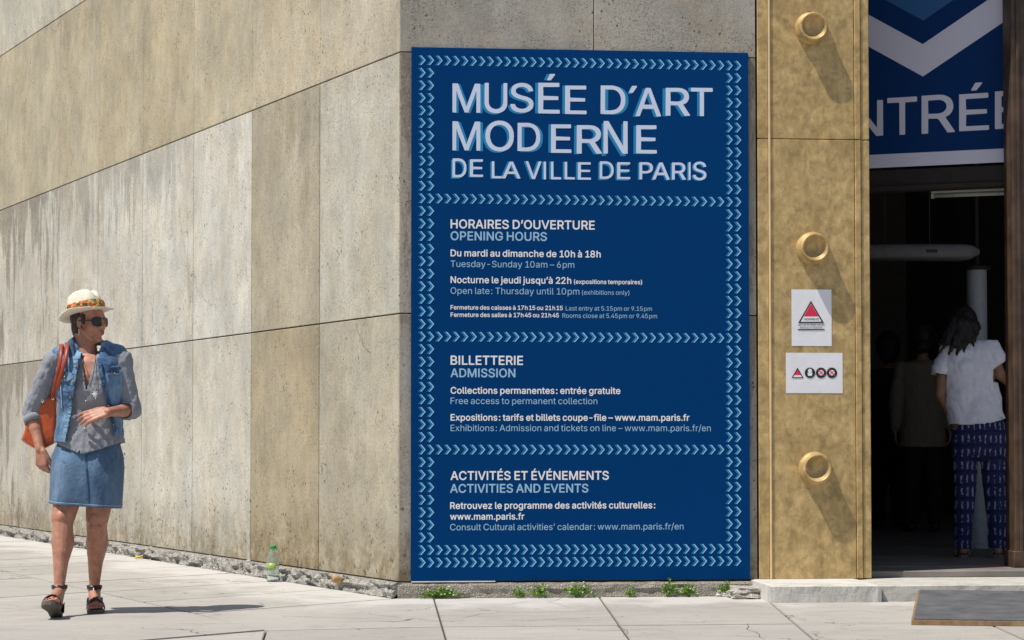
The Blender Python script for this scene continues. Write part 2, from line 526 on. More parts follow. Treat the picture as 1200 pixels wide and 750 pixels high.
GAP = 0.0052
def slab(pts, gap=GAP):
    """paving slab from corner points, drawn in by the joint"""
    P = [Vector((p[0], p[1], 0)) for p in pts]
    area = sum(P[i].x*P[(i+1)%len(P)].y - P[(i+1)%len(P)].x*P[i].y for i in range(len(P)))
    if area < 0: P.reverse()
    n = len(P); out = []
    for i in range(n):
        a, b, c = P[i-1], P[i], P[(i+1) % n]
        d1 = (b-a).normalized(); d2 = (c-b).normalized()
        n1 = Vector((-d1.y, d1.x, 0)); n2 = Vector((-d2.y, d2.x, 0))
        k = 1 + n1.dot(n2)
        out.append(b + (n1+n2) * (gap / max(k, 0.3)))
    cx = sum((q for q in out), Vector()) / n
    bm = prism([(q.x-cx.x, q.y-cx.y) for q in out], -0.03, 0.0, 0.0035)
    o = obj('paving_slab', bm, M['paving'], pavement)
    o.location = (cx.x, cx.y, random.uniform(-0.0012, 0.0006))
    return o

u1, _ = on_front(508, 700, 0.04); 
def g_local(px, py):
    p = at_ground(px, py); d = p - CORNER
    return d.dot(UF), d.dot(NF)
U = [g_local(508, 700)[0], g_local(700, 698)[0], g_local(905, 702)[0]]
sp = (U[2] - U[0]) / 2
P1 = g_local(520, 734.5)[1]                       # depth of the first joint that runs along the front
Dm = sp
base = CORNER + NL*0.05
vdir = Vector((-0.70, -0.715, 0)).normalized()
B0 = at_ground(458, 702)
def ab(a, b): return B0 + UL*a + vdir*b
A1, B1 = -1.045, 1.397
P312 = at_ground(312, 739)
row_y = [0.0, P1, P1 + 1.95, P1 + 3.9, P1 + 5.8]
cols_u = [U[0] + sp*k for k in range(0, 9)]
def F2(i, d, cu=None):
    u = cols_u[i] if cu is None else cu
    s_ = (0.03, 0.08, 0.125, 0.125)[min(i, 3)] if cu is None else 0.0
    return fw(u - s_*d, d)
# corner slab between the mitre joint and the first front joint
slab([fw(0.0, 0.0), ab(0, 0) , ab(0, B1), P312, F2(0, P1), F2(0, 0)])
for i in range(len(cols_u)-1):
    slab([F2(i, 0), F2(i+1, 0), F2(i+1, P1), F2(i, P1)])
uD = (P312 - CORNER).dot(UF)
c2 = [uD] + cols_u
for r in range(1, len(row_y)-1):
    for i in range(len(c2)-1):
        y0 = row_y[r]
        q0 = P312 if (r == 1 and i == 0) else fw(c2[i], y0)
        lft = (lambda d: fw(uD, d)) if i == 0 else (lambda d: F2(i-1, d))
        slab([q0 if (r == 1 and i == 0) else lft(y0), F2(i, y0), F2(i, row_y[r+1]), lft(row_y[r+1])])
# side slabs: rows that run beside the side wall, cross joints on the slant
A = [0.0] + [0.876*k for k in range(1, 15)]
for i in range(len(A)-1):
    slab([ab(A[i], -0.02), ab(A[i+1], -0.02), ab(A[i+1], B1), ab(A[i], B1)])
for r in range(3):
    b0 = B1 + 1.45*r; b1 = b0 + 1.45
    A2 = [A1 + 1.42*k for k in range(0, 10)]
    for i in range(len(A2)-1):
        slab([ab(A2[i], b0), ab(A2[i+1], b0), ab(A2[i+1], b1), ab(A2[i], b1)])
slab([P312, fw(uD, row_y[-1]), ab(A1, 5.747)])

# ---- concrete walls
COURSE = 1.535
ZC = [0.092, 1.655, 3.19, 4.73, 6.27, 7.81]
def grid_panel_mesh(wd, ht, th, bev):
    bm = bbox_bm(0, wd, 0, th, 0, ht, bev)
    me = bpy.data.meshes.new('panel'); bmesh.ops.recalc_face_normals(bm, faces=bm.faces); bm.to_mesh(me); bm.free()
    me.materials.append(M['conc'])
    return me
def put_panel(parent, me, x, y, z, col):
    o = bpy.data.objects.new('concrete_panel', me); C.objects.link(o)
    o.parent = parent; o.location = (x, y, z)
    o.color = col
    return o
# side wall: local x runs towards the corner, so panels sit at negative x
side = empty('concrete_wall', CORNER, AL, 'long sunlit side wall of stained board-marked concrete running off left behind the woman', 'wall')
bm = bmesh.new(); box(bm, -14.2, -0.02, 0.045, 0.40, 0.0, 7.81)
obj('wall_core', bm, M['core'], side)
W0 = on_side(375, 300)[0]; W1 = on_side(295, 300)[0]
PW = W1 / 2
PW0 = W0
print('panel', W0, W1)
tan = (0.365, 0.318, 0.235); pale = (0.47, 0.455, 0.42); beige = (0.40, 0.37, 0.305)
def lift(c, k=1.12): return (c[0]*k, c[1]*k*1.0, c[2]*k*0.97)
rows = {
 0: [beige, (0.34, 0.295, 0.215), (0.46,0.44,0.395), pale, (0.455,0.44,0.40), (0.44,0.42,0.38), (0.42,0.40,0.36)],
 1: [(0.43,0.41,0.36), (0.355,0.32,0.255), (0.50,0.485,0.45), (0.495,0.48,0.445), (0.48,0.465,0.43), (0.47,0.45,0.41), (0.45,0.43,0.39)],
 2: [(0.41,0.37,0.30), (0.40,0.355,0.275), (0.385,0.345,0.265), (0.37,0.325,0.24), (0.375,0.33,0.245), (0.37,0.33,0.25), (0.37,0.33,0.25)],
 3: [(0.44,0.42,0.37)]*3 + [(0.43,0.41,0.355)]*4,
}
stain = {(1,7): 0.15, (1,6): 0.25, (1,5): 0.5, (1,4): 0.45, (1,3): 0.65, (1,2): 0.8, (0,7): 0.2, (0,6): 0.45, (0,5): 0.75, (2,5): 0.8, (1,1): 0.75, (2,4): 0.85}
meshes = {}
for r in range(5):
    h = ZC[r+1] - ZC[r]
    for j in range(12):
        wd = (PW if j else PW)
        key = (r, 'w')
        if key not in meshes: meshes[key] = grid_panel_mesh(PW - (0.010 if r < 2 else 0.004), h - 0.008, 0.10, 0.003)
        cl = rows.get(r, rows[3]); c = cl[min(j, len(cl)-1)]
        k = random.uniform(0.97, 1.03); c = lift(c, 1.22 if r == 2 else 1.15)
        a = stain.get((r, j), 0.2 if (j >= 7 and r < 2) else 0.93)
        put_panel(side, meshes[key], -(j+1)*PW + 0.0, 0, ZC[r] + 0.0035, (c[0]*k, c[1]*k, c[2]*k, a))
# front wall
uE, _ = on_front(887.5, 400)
front = empty('concrete_wall', CORNER, AF, 'narrow shaded concrete front wall behind the blue museum sign', 'wall')
bm = bmesh.new(); box(bm, 0.02, uE, 0.045, 0.40, 0.0, 7.81)
obj('wall_core', bm, M['core'], front)
uJ, _ = on_front(696, 30)
fcol = (0.375, 0.35, 0.31)
for r in range(5):
    h = ZC[r+1] - ZC[r]
    for (xa, xb) in ((0.0, uJ), (uJ, uE - 0.004)):
        me = grid_panel_mesh(xb - xa - 0.003, h - 0.007, 0.10, 0.0022)
        k = random.uniform(0.95, 1.05)
        put_panel(front, me, xa + (0.0 if xa == 0 else 0.0015), 0, ZC[r] + 0.0035, (fcol[0]*k, fcol[1]*k, fcol[2]*k, 0.35 if r < 2 else 0.8))
# building mass behind (keeps sky light out of the hall)
def rough_strip(name, length, h, out, m, parent, x0=0.0, seed=0, amp=0.012, step=0.014, back=0.05):
    """rough hewn foot of the wall: a displaced strip, its own thickness"""
    bm = bmesh.new()
    n = int(length / step); prof = [(-back, h), (0.0, h), (out*0.55, h*0.985), (out*0.9, h*0.84), (out, h*0.6), (out, h*0.33), (out*1.03, 0.06*h), (out*1.03, -0.02)]
    V = []
    for i in range(n+1):
        x = x0 + length*i/n; row = []
        for k, (d, z) in enumerate(prof):
            q = Vector((x*5.5, k*0.9, seed)); q2 = Vector((x*23, k*3.1, seed+5)); 
            dd = noise.noise(q)*amp*1.6 + noise.noise(q2)*amp if k > 1 else 0
            zz = (noise.noise(Vector((x*9, 2, seed)))*amp*0.9) if 1 < k < 7 else 0
            row.append(bm.verts.new((x, -(d + dd), max(z + zz, -0.02))))
        V.append(row)
    for a, b in zip(V, V[1:]):
        for k in range(len(prof)-1): bm.faces.new((a[k], b[k], b[k+1], a[k+1]))
    bm.faces.new(V[0]); bm.faces.new(V[-1][::-1])
    return obj(name, bm, m, parent, smooth=False)
rough_strip('plinth', 14.2 + 0.03, 0.089, 0.05, M['rubble'], side, x0=-14.2, seed=3, amp=0.024)
rough_strip('plinth', uE - 0.02, 0.087, 0.045, M['plinth'], front, x0=-0.01, seed=9, amp=0.006)

obj('mortar_fillet', bbox_bm(0.07, 0.56, -0.030, -0.001, 0.090, 0.097, 0.002), simple('pale_mortar', (0.55, 0.53, 0.48), 0.9), front)

# ---- brass pillar
uP0, _ = on_front(889, 400, 0.01); uP1, _ = on_front(1020.5, 400, 0.01)
PWD = uP1 - uP0
_, zP = on_front(950, 677.5, 0.01)
zP = 0.096
pil = empty('brass_pillar', fw(uP0, 0.0), AF, 'tall brass-clad door pillar with three round knobs right of the blue museum sign', 'pillar')
bm = bbox_bm(0.012, PWD-0.012, 0.012, 0.50, zP, 7.8)
obj('pillar_core', bm, M['brass'], pil)
zS = on_front(950, 163, 0.01)[1]
def upx(px, out=0.01): return on_front(px, 400, out)[0] - uP0
xa, xb, xc, xd = upx(901.5), upx(904), upx(1003), upx(1010)
levels = [(zP + 0.001, zS - 0.003), (zS + 0.003, zS + 2.6), (zS + 2.606, 7.8)]
for z0, z1 in levels:
    obj('brass_plate', bbox_bm(xb + 0.001, xc - 0.003, -0.006, 0.011, z0, z1, 0.002), M['brass'], pil)
    obj('edge_strip', bbox_bm(0, xa - 0.001, -0.004, 0.011, z0, z1, 0.003), M['brass'], pil)
    obj('edge_strip', bbox_bm(xc, xd, -0.012, 0.011, z0, z1, 0.004), M['brass'], pil)
    obj('edge_strip', bbox_bm(xd + 0.002, PWD, -0.002, 0.011, z0, z1, 0.004), M['brass'], pil)
M['brass_bright'] = simple('bright_brass_edge', (0.80, 0.60, 0.34), 0.35, 0.3, var=0.12, vscale=8)  # lighter and smoother than the weathered brass
tag(obj('ridge_bead', bbox_bm(xa, xb, -0.016, 0.011, zP + 0.001, 7.8, 0.004, 2), M['brass_bright'], pil), 'bright bead along the left edge')
for (px, py) in ((951.5, 33), (953, 291), (956, 549)):
    u, z = on_front(px, py, 0.03)
    bm = bmesh.new()
    prof = [(0.0, 0.036), (0.018, 0.037), (0.034, 0.041), (0.050, 0.050), (0.063, 0.065), (0.0715, 0.080), (0.075, 0.083), (0.080, 0.083), (0.083, 0.079), (0.084, 0.040), (0.089, 0.033), (0.096, 0.026), (0.099, 0.012), (0.099, 0.0)]
    lathe(bm, prof, 48, Matrix.Translation((0, 0, 0)) @ Matrix.Rotation(R(90), 4, 'X'))
    o = obj('round_knob', bm, M['brass'], pil, smooth=True, loc=(u - uP0, -0.006, z))
    o['label'] = {33: 'uppermost round brass knob', 291: 'middle round brass knob', 549: 'lowest round brass knob'}[py]

# ---- door step of two long stones, and broken bits beside it
sd_ = g_local(905, 706.5)[1]
def block(name, ua, ub, da, db, z1, m, seed, parent=None, amp=0.006, n=26):
    bm = bmesh.new()
    prof = [(db, -0.02), (db, z1*0.5), (db, z1*0.93), (db - 0.01, z1), (db*0.66 + da*0.34, z1), (db*0.33+da*0.67, z1), (da, z1), (da, -0.02)]
    V = []
    for i in range(n+1):
        u = ua + (ub-ua)*i/n; row = []
        edge = 0.008 if i in (0, n) else 0
        for k, (d, z) in enumerate(prof):
            q = noise.noise(Vector((u*12, k*1.7, seed)))*amp + noise.noise(Vector((u*41, k*2.3, seed)))*amp*0.5
            wk = 1.0 if 0 < k < 4 else 0.25
            row.append(bm.verts.new((u, -(d + q*wk - (edge if k < 4 else 0)), z - (edge*0.5 if 2 < k < 7 else 0) + (q*0.5 if k in (2, 3) else 0))))
        V.append(row)
    for a, b in zip(V, V[1:]):
        for k in range(len(prof)-1): bm.faces.new((a[k], b[k], b[k+1], a[k+1]))
    bm.faces.new(V[0]); bm.faces.new(V[-1][::-1])
    return obj(name, bm, m, parent)
step = empty('door_step', fw(0, 0), AF, 'low worn stone door step below the brass pillar and doorway', 'step')
us0 = g_local(902, 706)[0]; us1 = g_local(1040, 707)[0]
block('step_stone', us0, us1 - 0.006, -0.30, sd_, 0.096, M['step'], 2, step)
M['step2'] = rubble_mat('step_stone_grey', (0.52, 0.50, 0.46), 0.10, 0.3)
block('step_stone', us1 + 0.006, us1 + 2.2, -0.62, sd_ - 0.03, 0.093, M['step2'], 5, step)
block('step_stone', us1 + 2.212, us1 + 4.4, -0.62, sd_ - 0.03, 0.094, M['step2'], 8, step)
# cracks in the paving: dark, thin, a millimetre of dirt standing in each
def crack(pts, wd=0.004):
    P = []
    for (a_, b_) in zip(pts, pts[1:]):
        n_ = max(2, int(math.dist(a_, b_)/6))
        for k in range(n_): P.append((a_[0] + (b_[0]-a_[0])*k/n_, a_[1] + (b_[1]-a_[1])*k/n_))
    P.append(pts[-1]); G_ = []
    for i, (x, y) in enumerate(P):
        g_ = at_ground(x, y); q = Vector((g_.x*9, g_.y*9, 1.3))
        if 0 < i < len(P)-1: g_ += Vector((noise.noise(q), noise.noise(q + Vector((5, 5, 0))), 0))*0.035
        G_.append(g_)
    bm = bmesh.new(); prev = None; N_ = len(G_)
    for i, g_ in enumerate(G_):
        d = (G_[min(i+1, N_-1)] - G_[max(i-1, 0)]).normalized(); s_ = Vector((-d.y, d.x, 0))
        w_ = wd*(0.35 + 0.9*abs(noise.noise(Vector((i*0.9, pts[0][0], 0)))))*(1 - 0.8*i/N_) + 0.0007
        a_, b_ = bm.verts.new((g_.x + s_.x*w_*0.6, g_.y + s_.y*w_ - 0.0, 0.0022)), bm.verts.new((g_.x - s_.x*w_*0.6, g_.y - s_.y*w_, 0.0022))
        if prev: bm.faces.new((prev[0], a_, b_, prev[1]))
        prev = (a_, b_)
    return obj('crack', bm, M['joint'], pavement)
for c_ in ([(585,717),(566,720),(540,725),(515,728)], [(575,716),(545,717),(515,713)], [(575,716),(560,713)], [(582,717),(640,718),(668,716)], [(560,709),(600,708),(628,704)],
           [(500,721),(560,722)], [(440,710),(462,711),(482,708)], [(730,745),(735,739),(722,733)], [(875,731),(876,738),(888,744),(897,750)], [(700,740),(760,737),(790,741)],
           [(660,700),(645,706),(668,712)], [(250,716),(300,714),(360,711)], [(196,748),(260,744),(311,740)], [(0,717),(54,713),(130,708),(192,704)], [(30,668),(90,664),(150,662)],
           [(330,722),(420,725),(470,722)], [(600,727),(660,725),(700,728)], [(940,718),(1000,716),(1052,719)], [(352,700),(400,704),(440,703)], [(848,712),(880,709),(905,713)]):
    crack(c_)
# small broken kerb pieces left of the step
def rock(name, pos, size, rz, seed, m, label, cat):
    bm = bmesh.new()
    bmesh.ops.create_cube(bm, size=1)
    bmesh.ops.bevel(bm, geom=bm.edges[:], offset=0.06, segments=1, affect='EDGES')
    bmesh.ops.subdivide_edges(bm, edges=bm.edges[:], cuts=5, use_grid_fill=True)
    for v in bm.verts:
        q = v.co.copy()
        v.co += Vector((noise.noise(q*3 + Vector((seed,0,0))), noise.noise(q*3 + Vector((0,seed,0))), noise.noise(q*3 + Vector((0,0,seed)))))*0.13
        v.co += Vector((noise.noise(q*9 + Vector((seed,0,0))), noise.noise(q*9 + Vector((0,seed,3))), noise.noise(q*9 + Vector((0,0,seed)))))*0.09
        v.co.x *= size[0]; v.co.y *= size[1]; v.co.z *= size[2]
    zmin = min(v.co.z for v in bm.verts)
    for v in bm.verts: v.co.z -= zmin
    o = obj(name, bm, m)
    o.location = pos; o.rotation_euler = (0, 0, rz)
    return tag(o, label, cat)
gp = at_ground(880, 700)
rock('broken_stone', fw(g_local(880, 700)[0], 0.17, -0.004), (0.235, 0.21, 0.062), AF, 3, rubble_mat('broken_stone_face', (0.52, 0.49, 0.44), 0.4), 'low broken kerb stone wedged against the left end of the door step', 'stone')
rock('stone_chip', at_ground(848.5, 699), (0.075, 0.05, 0.03), -0.5, 8, simple('white_stone_chip', (0.62, 0.60, 0.56), 0.9), 'small white stone chip lying left of the broken kerb stone', 'stone')

# ---- entrance hall behind the doorway
hall = empty('entrance_hall', fw(0, 0), AF, 'dark entrance hall seen through the doorway behind the brass pillar', 'hall')
X0, X1, Y0h, Y1h, ZF, ZT = 1.0, 6.2, 0.42, 11.0, 0.135, 4.6
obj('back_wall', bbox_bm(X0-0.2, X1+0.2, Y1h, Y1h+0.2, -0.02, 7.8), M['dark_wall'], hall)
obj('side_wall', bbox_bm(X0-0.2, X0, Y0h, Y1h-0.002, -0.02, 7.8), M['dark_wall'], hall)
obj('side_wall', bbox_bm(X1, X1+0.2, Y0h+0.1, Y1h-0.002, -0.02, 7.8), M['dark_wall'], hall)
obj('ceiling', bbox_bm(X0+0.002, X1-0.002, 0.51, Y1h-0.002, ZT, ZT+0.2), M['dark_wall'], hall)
obj('roof', bbox_bm(X0-0.2, X1+0.2, 0.41, Y1h+0.2, 7.812, 8.0), M['core'], hall)  # unseen, added on top to block the sky
obj('inner_face', bbox_bm(X0+0.002, uP0-0.01, 0.402, 0.44, 0.1, 7.8), M['dark_wall'], hall)
bm = bmesh.new(); box(bm, X0+0.002, X1-0.002, -0.0, 10.998, -0.02, 0)
# hall floor: one sheet with a low threshold at the door line
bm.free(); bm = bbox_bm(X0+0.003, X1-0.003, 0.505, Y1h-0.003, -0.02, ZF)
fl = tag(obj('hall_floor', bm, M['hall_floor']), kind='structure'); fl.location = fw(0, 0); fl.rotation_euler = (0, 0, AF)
th_ = obj('threshold', bbox_bm(uP1 + 0.004, 5.95, 0.10, 0.503, 0.094, ZF - 0.003, 0.004), M['hall_floor'], hall)
# lintel over the openings
lt_ = obj('lintel', bbox_bm(uP1 + 0.004, X1 + 0.2, 0.03, 0.50, 4.75, 7.81, 0.005), M['conc'], hall); lt_.color = (0.38, 0.35, 0.3, 0.9)
# right door post; unseen opening beyond it left open to brighten the hall
uR, _ = on_front(1187.5, 400, -0.36)
M['bronze'] = simple('dull_bronze', (0.085, 0.052, 0.034), 0.5, 0.25, var=0.45, vscale=9, bump=0.3, bscale=30, bdist=0.004)
post = empty('door_post', fw(uR, -0.36), AF, 'dull brown bronze door post on the right side of the doorway', 'door post')
obj('post_body', bbox_bm(0, 0.30, 0, 0.16, ZF + 0.001, 4.74, 0.008, 2), M['bronze'], post)
obj('post_fillet', bbox_bm(0.03, 0.05, -0.012, -0.001, ZF + 0.002, 4.73, 0.003), M['bronze'], post)
obj('post_base', bbox_bm(-0.012, 0.312, -0.015, 0.172, 0.1325, ZF + 0.10, 0.006), M['bronze'], post)
far = empty('concrete_wall', fw(5.75, 0), AF, 'plain concrete wall closing the entrance on the far right beyond the second opening', 'wall')
for r in range(5):
    put_panel(far, grid_panel_mesh(2.6, ZC[r+1] - ZC[r] - 0.008, 0.4, 0.003), 0, 0, ZC[r] + 0.0035, (0.40, 0.37, 0.31, 0.8))

# dark transom beam, tube light, air duct and column inside
def hall_y(px, py, Y): return at_y(px, py, Y)
AB = R(-20)
def banner_frame():
    c = at_y(1083, 190, 13.05)
    return c
bc = banner_frame()
# transom beam lies just behind the banner, same slant
XB = Vector((math.cos(AB), math.sin(AB), 0)); YB = Vector((-math.sin(AB), math.cos(AB), 0))
def at_plane(px, py, p0, nrm):
    d = ray(px, py); t = (p0 - CAM).dot(nrm) / d.dot(nrm); return CAM + d*t
def on_banner(px, py, off=0.0):
    p = at_plane(px, py, bc - YB*off, YB); q = p - bc
    return q.dot(XB), p.z

# ================================================================== LETTERING
GLY = {}          # per character: advance, outlines regular, outlines bold (x, y, x, y, ...)
GLY['('] = (273, [[176,-94,130,-4,110,56,99,102,89,172,89,246,99,322,115,392,150,486,176,537,231,536,232,532,185,412,165,336,154,272,154,222,149,206,159,116,170,72,185,22,232,-88,231,-94,222,-96]], [[176,-110,166,-104,135,-48,95,56,84,102,74,172,74,246,84,322,100,392,130,476,160,536,166,547,182,554,232,553,242,546,247,532,215,456,190,376,174,306,169,222,164,206,174,116,185,72,200,22,247,-94,242,-104,226,-111]])
GLY[')'] = (273, [[44,-95,43,-84,81,2,101,62,122,166,122,242,112,316,91,402,66,476,42,532,43,536,50,539,96,536,120,496,141,446,167,356,182,266,182,146,171,86,146,6,120,-54,101,-88,90,-96]], [[40,-110,29,-104,25,-94,66,2,96,102,107,166,107,236,102,286,86,366,51,476,25,536,30,547,44,554,90,554,100,550,111,542,136,496,161,432,181,362,197,266,197,146,186,86,161,6,136,-54,111,-98,90,-111]])
GLY['-'] = (453, [[122,188,114,196,114,210,114,236,122,243,332,243,339,236,339,220,339,196,332,188]], [[116,174,106,180,100,190,99,210,100,240,106,251,116,257,336,257,346,251,353,240,354,220,353,190,347,180,336,174]])
GLY['.'] = (188, [[82,-3,56,18,50,34,51,54,72,80,88,86,108,85,122,76,138,58,138,24,122,6,108,-3]], [[82,-18,62,-8,48,7,36,28,35,48,46,74,61,88,82,100,108,100,129,88,149,68,155,54,155,28,148,12,128,-8,102,-19]])
GLY['/'] = (249, [[22,-75,16,-68,20,-48,176,526,186,534,226,534,233,526,228,502,74,-68,66,-76]], [[16,-90,6,-84,1,-68,160,526,170,542,182,548,232,548,245,536,248,522,88,-74,82,-84,66,-91]])
GLY['0'] = (453, [[210,-6,166,5,129,26,110,44,79,90,64,126,53,170,48,210,48,300,64,380,98,450,134,486,170,507,200,513,240,513,280,507,310,492,333,476,367,430,392,370,403,316,403,190,387,120,356,58,317,20,276,-1,236,-7],[193,56,226,51,250,53,291,76,312,100,327,136,343,210,343,300,327,376,298,426,280,442,256,453,240,458,210,458,190,452,164,436,140,406,124,370,113,320,108,240,113,226,113,190,124,140,139,106,153,86]], [[210,-21,166,-11,119,16,100,34,69,80,54,110,38,170,33,210,33,300,54,396,88,460,124,496,170,522,200,528,240,528,280,522,320,502,343,486,372,450,397,400,413,346,418,310,418,190,402,120,366,48,327,10,276,-16,236,-22],[194,70,226,66,250,68,280,85,301,110,317,150,323,180,328,210,328,296,317,360,290,412,272,430,256,438,240,443,210,443,190,436,174,426,154,400,139,370,128,320,123,240,128,226,128,190,139,140,160,99]])
GLY['1'] = (453, [[84,0,76,8,79,52,204,55,211,62,210,442,204,444,188,434,98,366,88,366,86,372,88,428,188,501,208,510,268,510,276,502,276,62,284,55,388,52,391,8,388,2,378,0]], [[78,-14,68,-8,61,8,61,48,68,63,84,70,188,70,196,78,196,402,195,412,188,414,108,356,88,348,78,352,72,362,71,422,78,438,97,452,198,524,274,524,284,518,291,502,291,78,298,70,384,70,394,66,406,48,406,8,399,-8,384,-15]])
GLY['2'] = (453, [[72,0,64,8,66,49,279,278,303,312,319,358,319,392,306,419,282,444,242,459,202,459,162,440,140,412,130,392,129,368,122,360,70,362,69,398,75,418,89,448,132,489,162,504,202,515,254,512,276,509,312,494,346,464,363,442,378,402,379,348,373,322,342,266,289,202,159,68,156,60,166,55,382,55,389,48,389,8,386,2,376,0]], [[66,-14,56,-8,49,8,49,42,55,58,272,291,298,332,304,352,304,388,298,408,272,434,236,445,206,445,176,434,156,414,145,392,144,368,136,352,122,345,72,345,53,358,55,402,75,452,101,482,122,499,176,524,202,530,242,530,276,524,302,514,322,504,354,478,373,452,393,402,394,348,388,322,352,256,299,192,194,82,190,72,386,69,396,63,403,52,403,2,396,-8,382,-15]])
GLY['3'] = (453, [[192,-6,136,9,102,28,65,66,50,96,46,130,56,133,106,131,120,96,146,69,182,54,222,50,272,59,306,83,323,110,329,136,329,160,313,200,286,227,252,242,222,248,166,248,159,256,161,300,274,430,283,450,156,453,72,456,69,500,76,508,362,508,371,506,374,500,372,459,226,296,232,289,266,288,306,277,336,258,369,226,389,180,394,140,388,106,373,70,354,46,312,14,272,-1,236,-7]], [[192,-21,136,-6,96,14,62,48,35,96,29,126,36,140,52,148,106,147,120,136,132,104,155,80,182,69,222,65,272,75,296,93,308,110,314,136,314,160,303,190,276,217,222,233,162,234,151,240,144,256,144,296,150,310,229,400,253,430,253,436,102,438,72,439,62,445,55,456,55,506,62,516,76,523,366,523,382,516,389,500,389,466,383,450,279,336,260,306,326,282,346,268,382,232,404,180,409,140,403,106,383,60,364,36,322,4,266,-17,236,-22]])
GLY['4'] = (453, [[288,0,280,8,277,102,52,105,43,108,40,112,40,152,56,188,238,494,252,510,298,510,304,508,305,502,232,375,121,188,116,168,277,168,280,312,288,320,332,320,342,318,345,312,348,168,408,165,415,158,412,108,348,102,342,3]], [[282,-14,272,-8,265,8,262,88,48,90,32,97,25,112,26,158,46,198,237,518,252,525,302,525,318,518,322,508,309,478,261,398,151,212,141,192,141,182,262,182,266,318,272,328,282,334,338,335,352,328,360,312,362,183,412,179,423,172,430,158,430,112,423,98,408,90,362,87,360,8,353,-8,338,-15]])
GLY['5'] = (453, [[202,-6,142,10,108,33,88,54,66,90,62,125,118,128,122,125,140,86,172,60,218,50,248,53,278,64,308,94,324,130,328,166,319,210,302,237,282,257,252,272,208,278,162,267,128,248,98,248,71,256,70,296,95,500,102,508,132,508,352,508,362,506,365,500,365,460,358,453,162,453,153,450,150,446,135,326,138,309,208,333,252,333,292,322,314,310,348,282,374,240,390,196,390,146,384,116,369,76,350,50,322,24,282,4,232,-7]], [[202,-21,142,-6,95,26,76,46,51,90,48,128,52,136,68,143,122,142,136,130,150,96,178,74,218,65,252,69,272,78,295,100,304,116,313,160,310,190,303,210,290,230,272,247,252,257,208,263,162,252,132,234,122,233,68,239,54,250,55,296,81,506,87,516,98,522,118,523,358,523,372,516,380,500,379,456,373,446,362,439,172,438,168,435,161,420,155,370,158,335,208,348,252,348,292,337,322,322,350,300,374,270,394,230,405,196,405,146,399,116,379,66,360,40,318,4,282,-11,232,-22]])
GLY['6'] = (453, [[212,-6,182,-1,142,15,100,50,75,96,69,116,64,160,69,206,80,240,105,290,246,502,256,508,313,506,313,496,292,464,195,326,186,306,216,313,256,313,286,307,326,288,359,256,372,236,384,200,389,140,373,86,363,66,336,33,312,15,276,-1,242,-7],[209,50,236,48,282,64,308,90,324,130,327,160,323,190,313,216,293,240,266,257,246,263,202,263,165,246,140,216,130,196,124,166,130,120,146,89,172,64]], [[212,-21,182,-16,132,4,90,40,65,86,54,116,49,170,55,210,65,240,110,326,236,512,256,523,312,523,327,516,330,500,293,440,225,346,220,330,282,323,312,312,336,298,369,266,388,236,399,200,404,146,398,110,372,54,349,26,322,4,272,-17,242,-22],[209,66,236,63,272,74,298,100,309,130,312,160,302,206,283,230,256,247,246,248,202,248,176,237,155,216,144,190,139,150,145,120,155,100,182,74]])
GLY['7'] = (453, [[104,1,103,12,320,442,319,448,310,450,70,450,62,458,65,508,130,510,384,510,392,502,392,452,168,8,160,0]], [[100,-14,86,-2,88,12,297,428,296,432,290,435,74,435,60,439,47,458,47,502,54,518,70,525,144,525,390,524,400,518,406,508,407,452,175,-8,160,-15]])
GLY['8'] = (453, [[204,-6,140,9,92,40,73,66,58,96,52,120,52,156,63,190,82,220,110,247,146,266,144,271,120,283,94,308,78,336,72,360,72,406,88,446,114,478,154,502,190,513,224,516,244,513,270,512,311,496,357,456,376,420,382,380,376,340,357,306,334,283,310,271,307,266,351,240,376,216,396,170,402,130,396,96,381,66,340,24,314,10,274,-2,244,-7],[212,50,234,48,284,60,324,94,337,130,331,170,317,196,284,222,260,232,244,233,200,233,160,217,130,187,117,160,117,120,132,86,170,59],[222,290,254,293,276,300,295,316,306,330,317,360,316,400,310,416,295,436,270,452,250,458,230,458,200,457,163,440,143,416,132,380,138,346,157,316,180,300]], [[204,-21,140,-6,82,30,63,56,43,96,37,120,37,156,58,210,72,230,110,266,107,276,78,306,63,336,57,360,57,406,78,456,104,488,154,517,190,528,224,531,244,528,270,527,321,506,367,466,391,420,397,380,391,340,371,300,342,266,386,226,411,170,417,130,411,96,391,56,351,16,314,-6,280,-16,244,-22],[212,66,234,63,264,68,290,79,315,106,322,130,316,170,307,186,274,211,244,218,200,218,170,207,142,180,132,160,132,120,147,90,170,75],[222,306,254,308,270,314,285,326,302,356,301,400,285,426,254,442,230,443,204,443,173,430,154,406,147,380,153,346,167,326,194,309]])
GLY['9'] = (453, [[142,1,136,5,139,12,264,198,262,202,236,195,196,195,142,212,106,237,92,256,70,302,64,332,64,368,70,402,86,438,120,478,142,493,182,510,206,515,242,515,276,509,312,493,342,470,363,442,383,398,389,362,389,332,373,268,353,228,212,16,196,0],[199,248,246,245,276,256,302,276,323,318,327,352,323,382,313,408,304,422,283,442,252,456,212,460,172,444,146,419,130,388,124,348,135,302,155,272,176,256]], [[136,-14,126,-8,121,2,125,18,232,175,226,179,166,186,132,201,96,228,80,248,60,288,49,332,49,368,55,402,75,448,94,472,132,504,176,524,202,529,246,530,276,524,322,504,352,480,373,452,398,398,404,362,404,332,388,268,363,218,212,-8,196,-15],[199,262,246,260,266,267,292,286,308,318,312,352,303,398,276,430,252,441,212,445,182,434,156,409,145,388,139,348,151,302,165,282,186,267]])
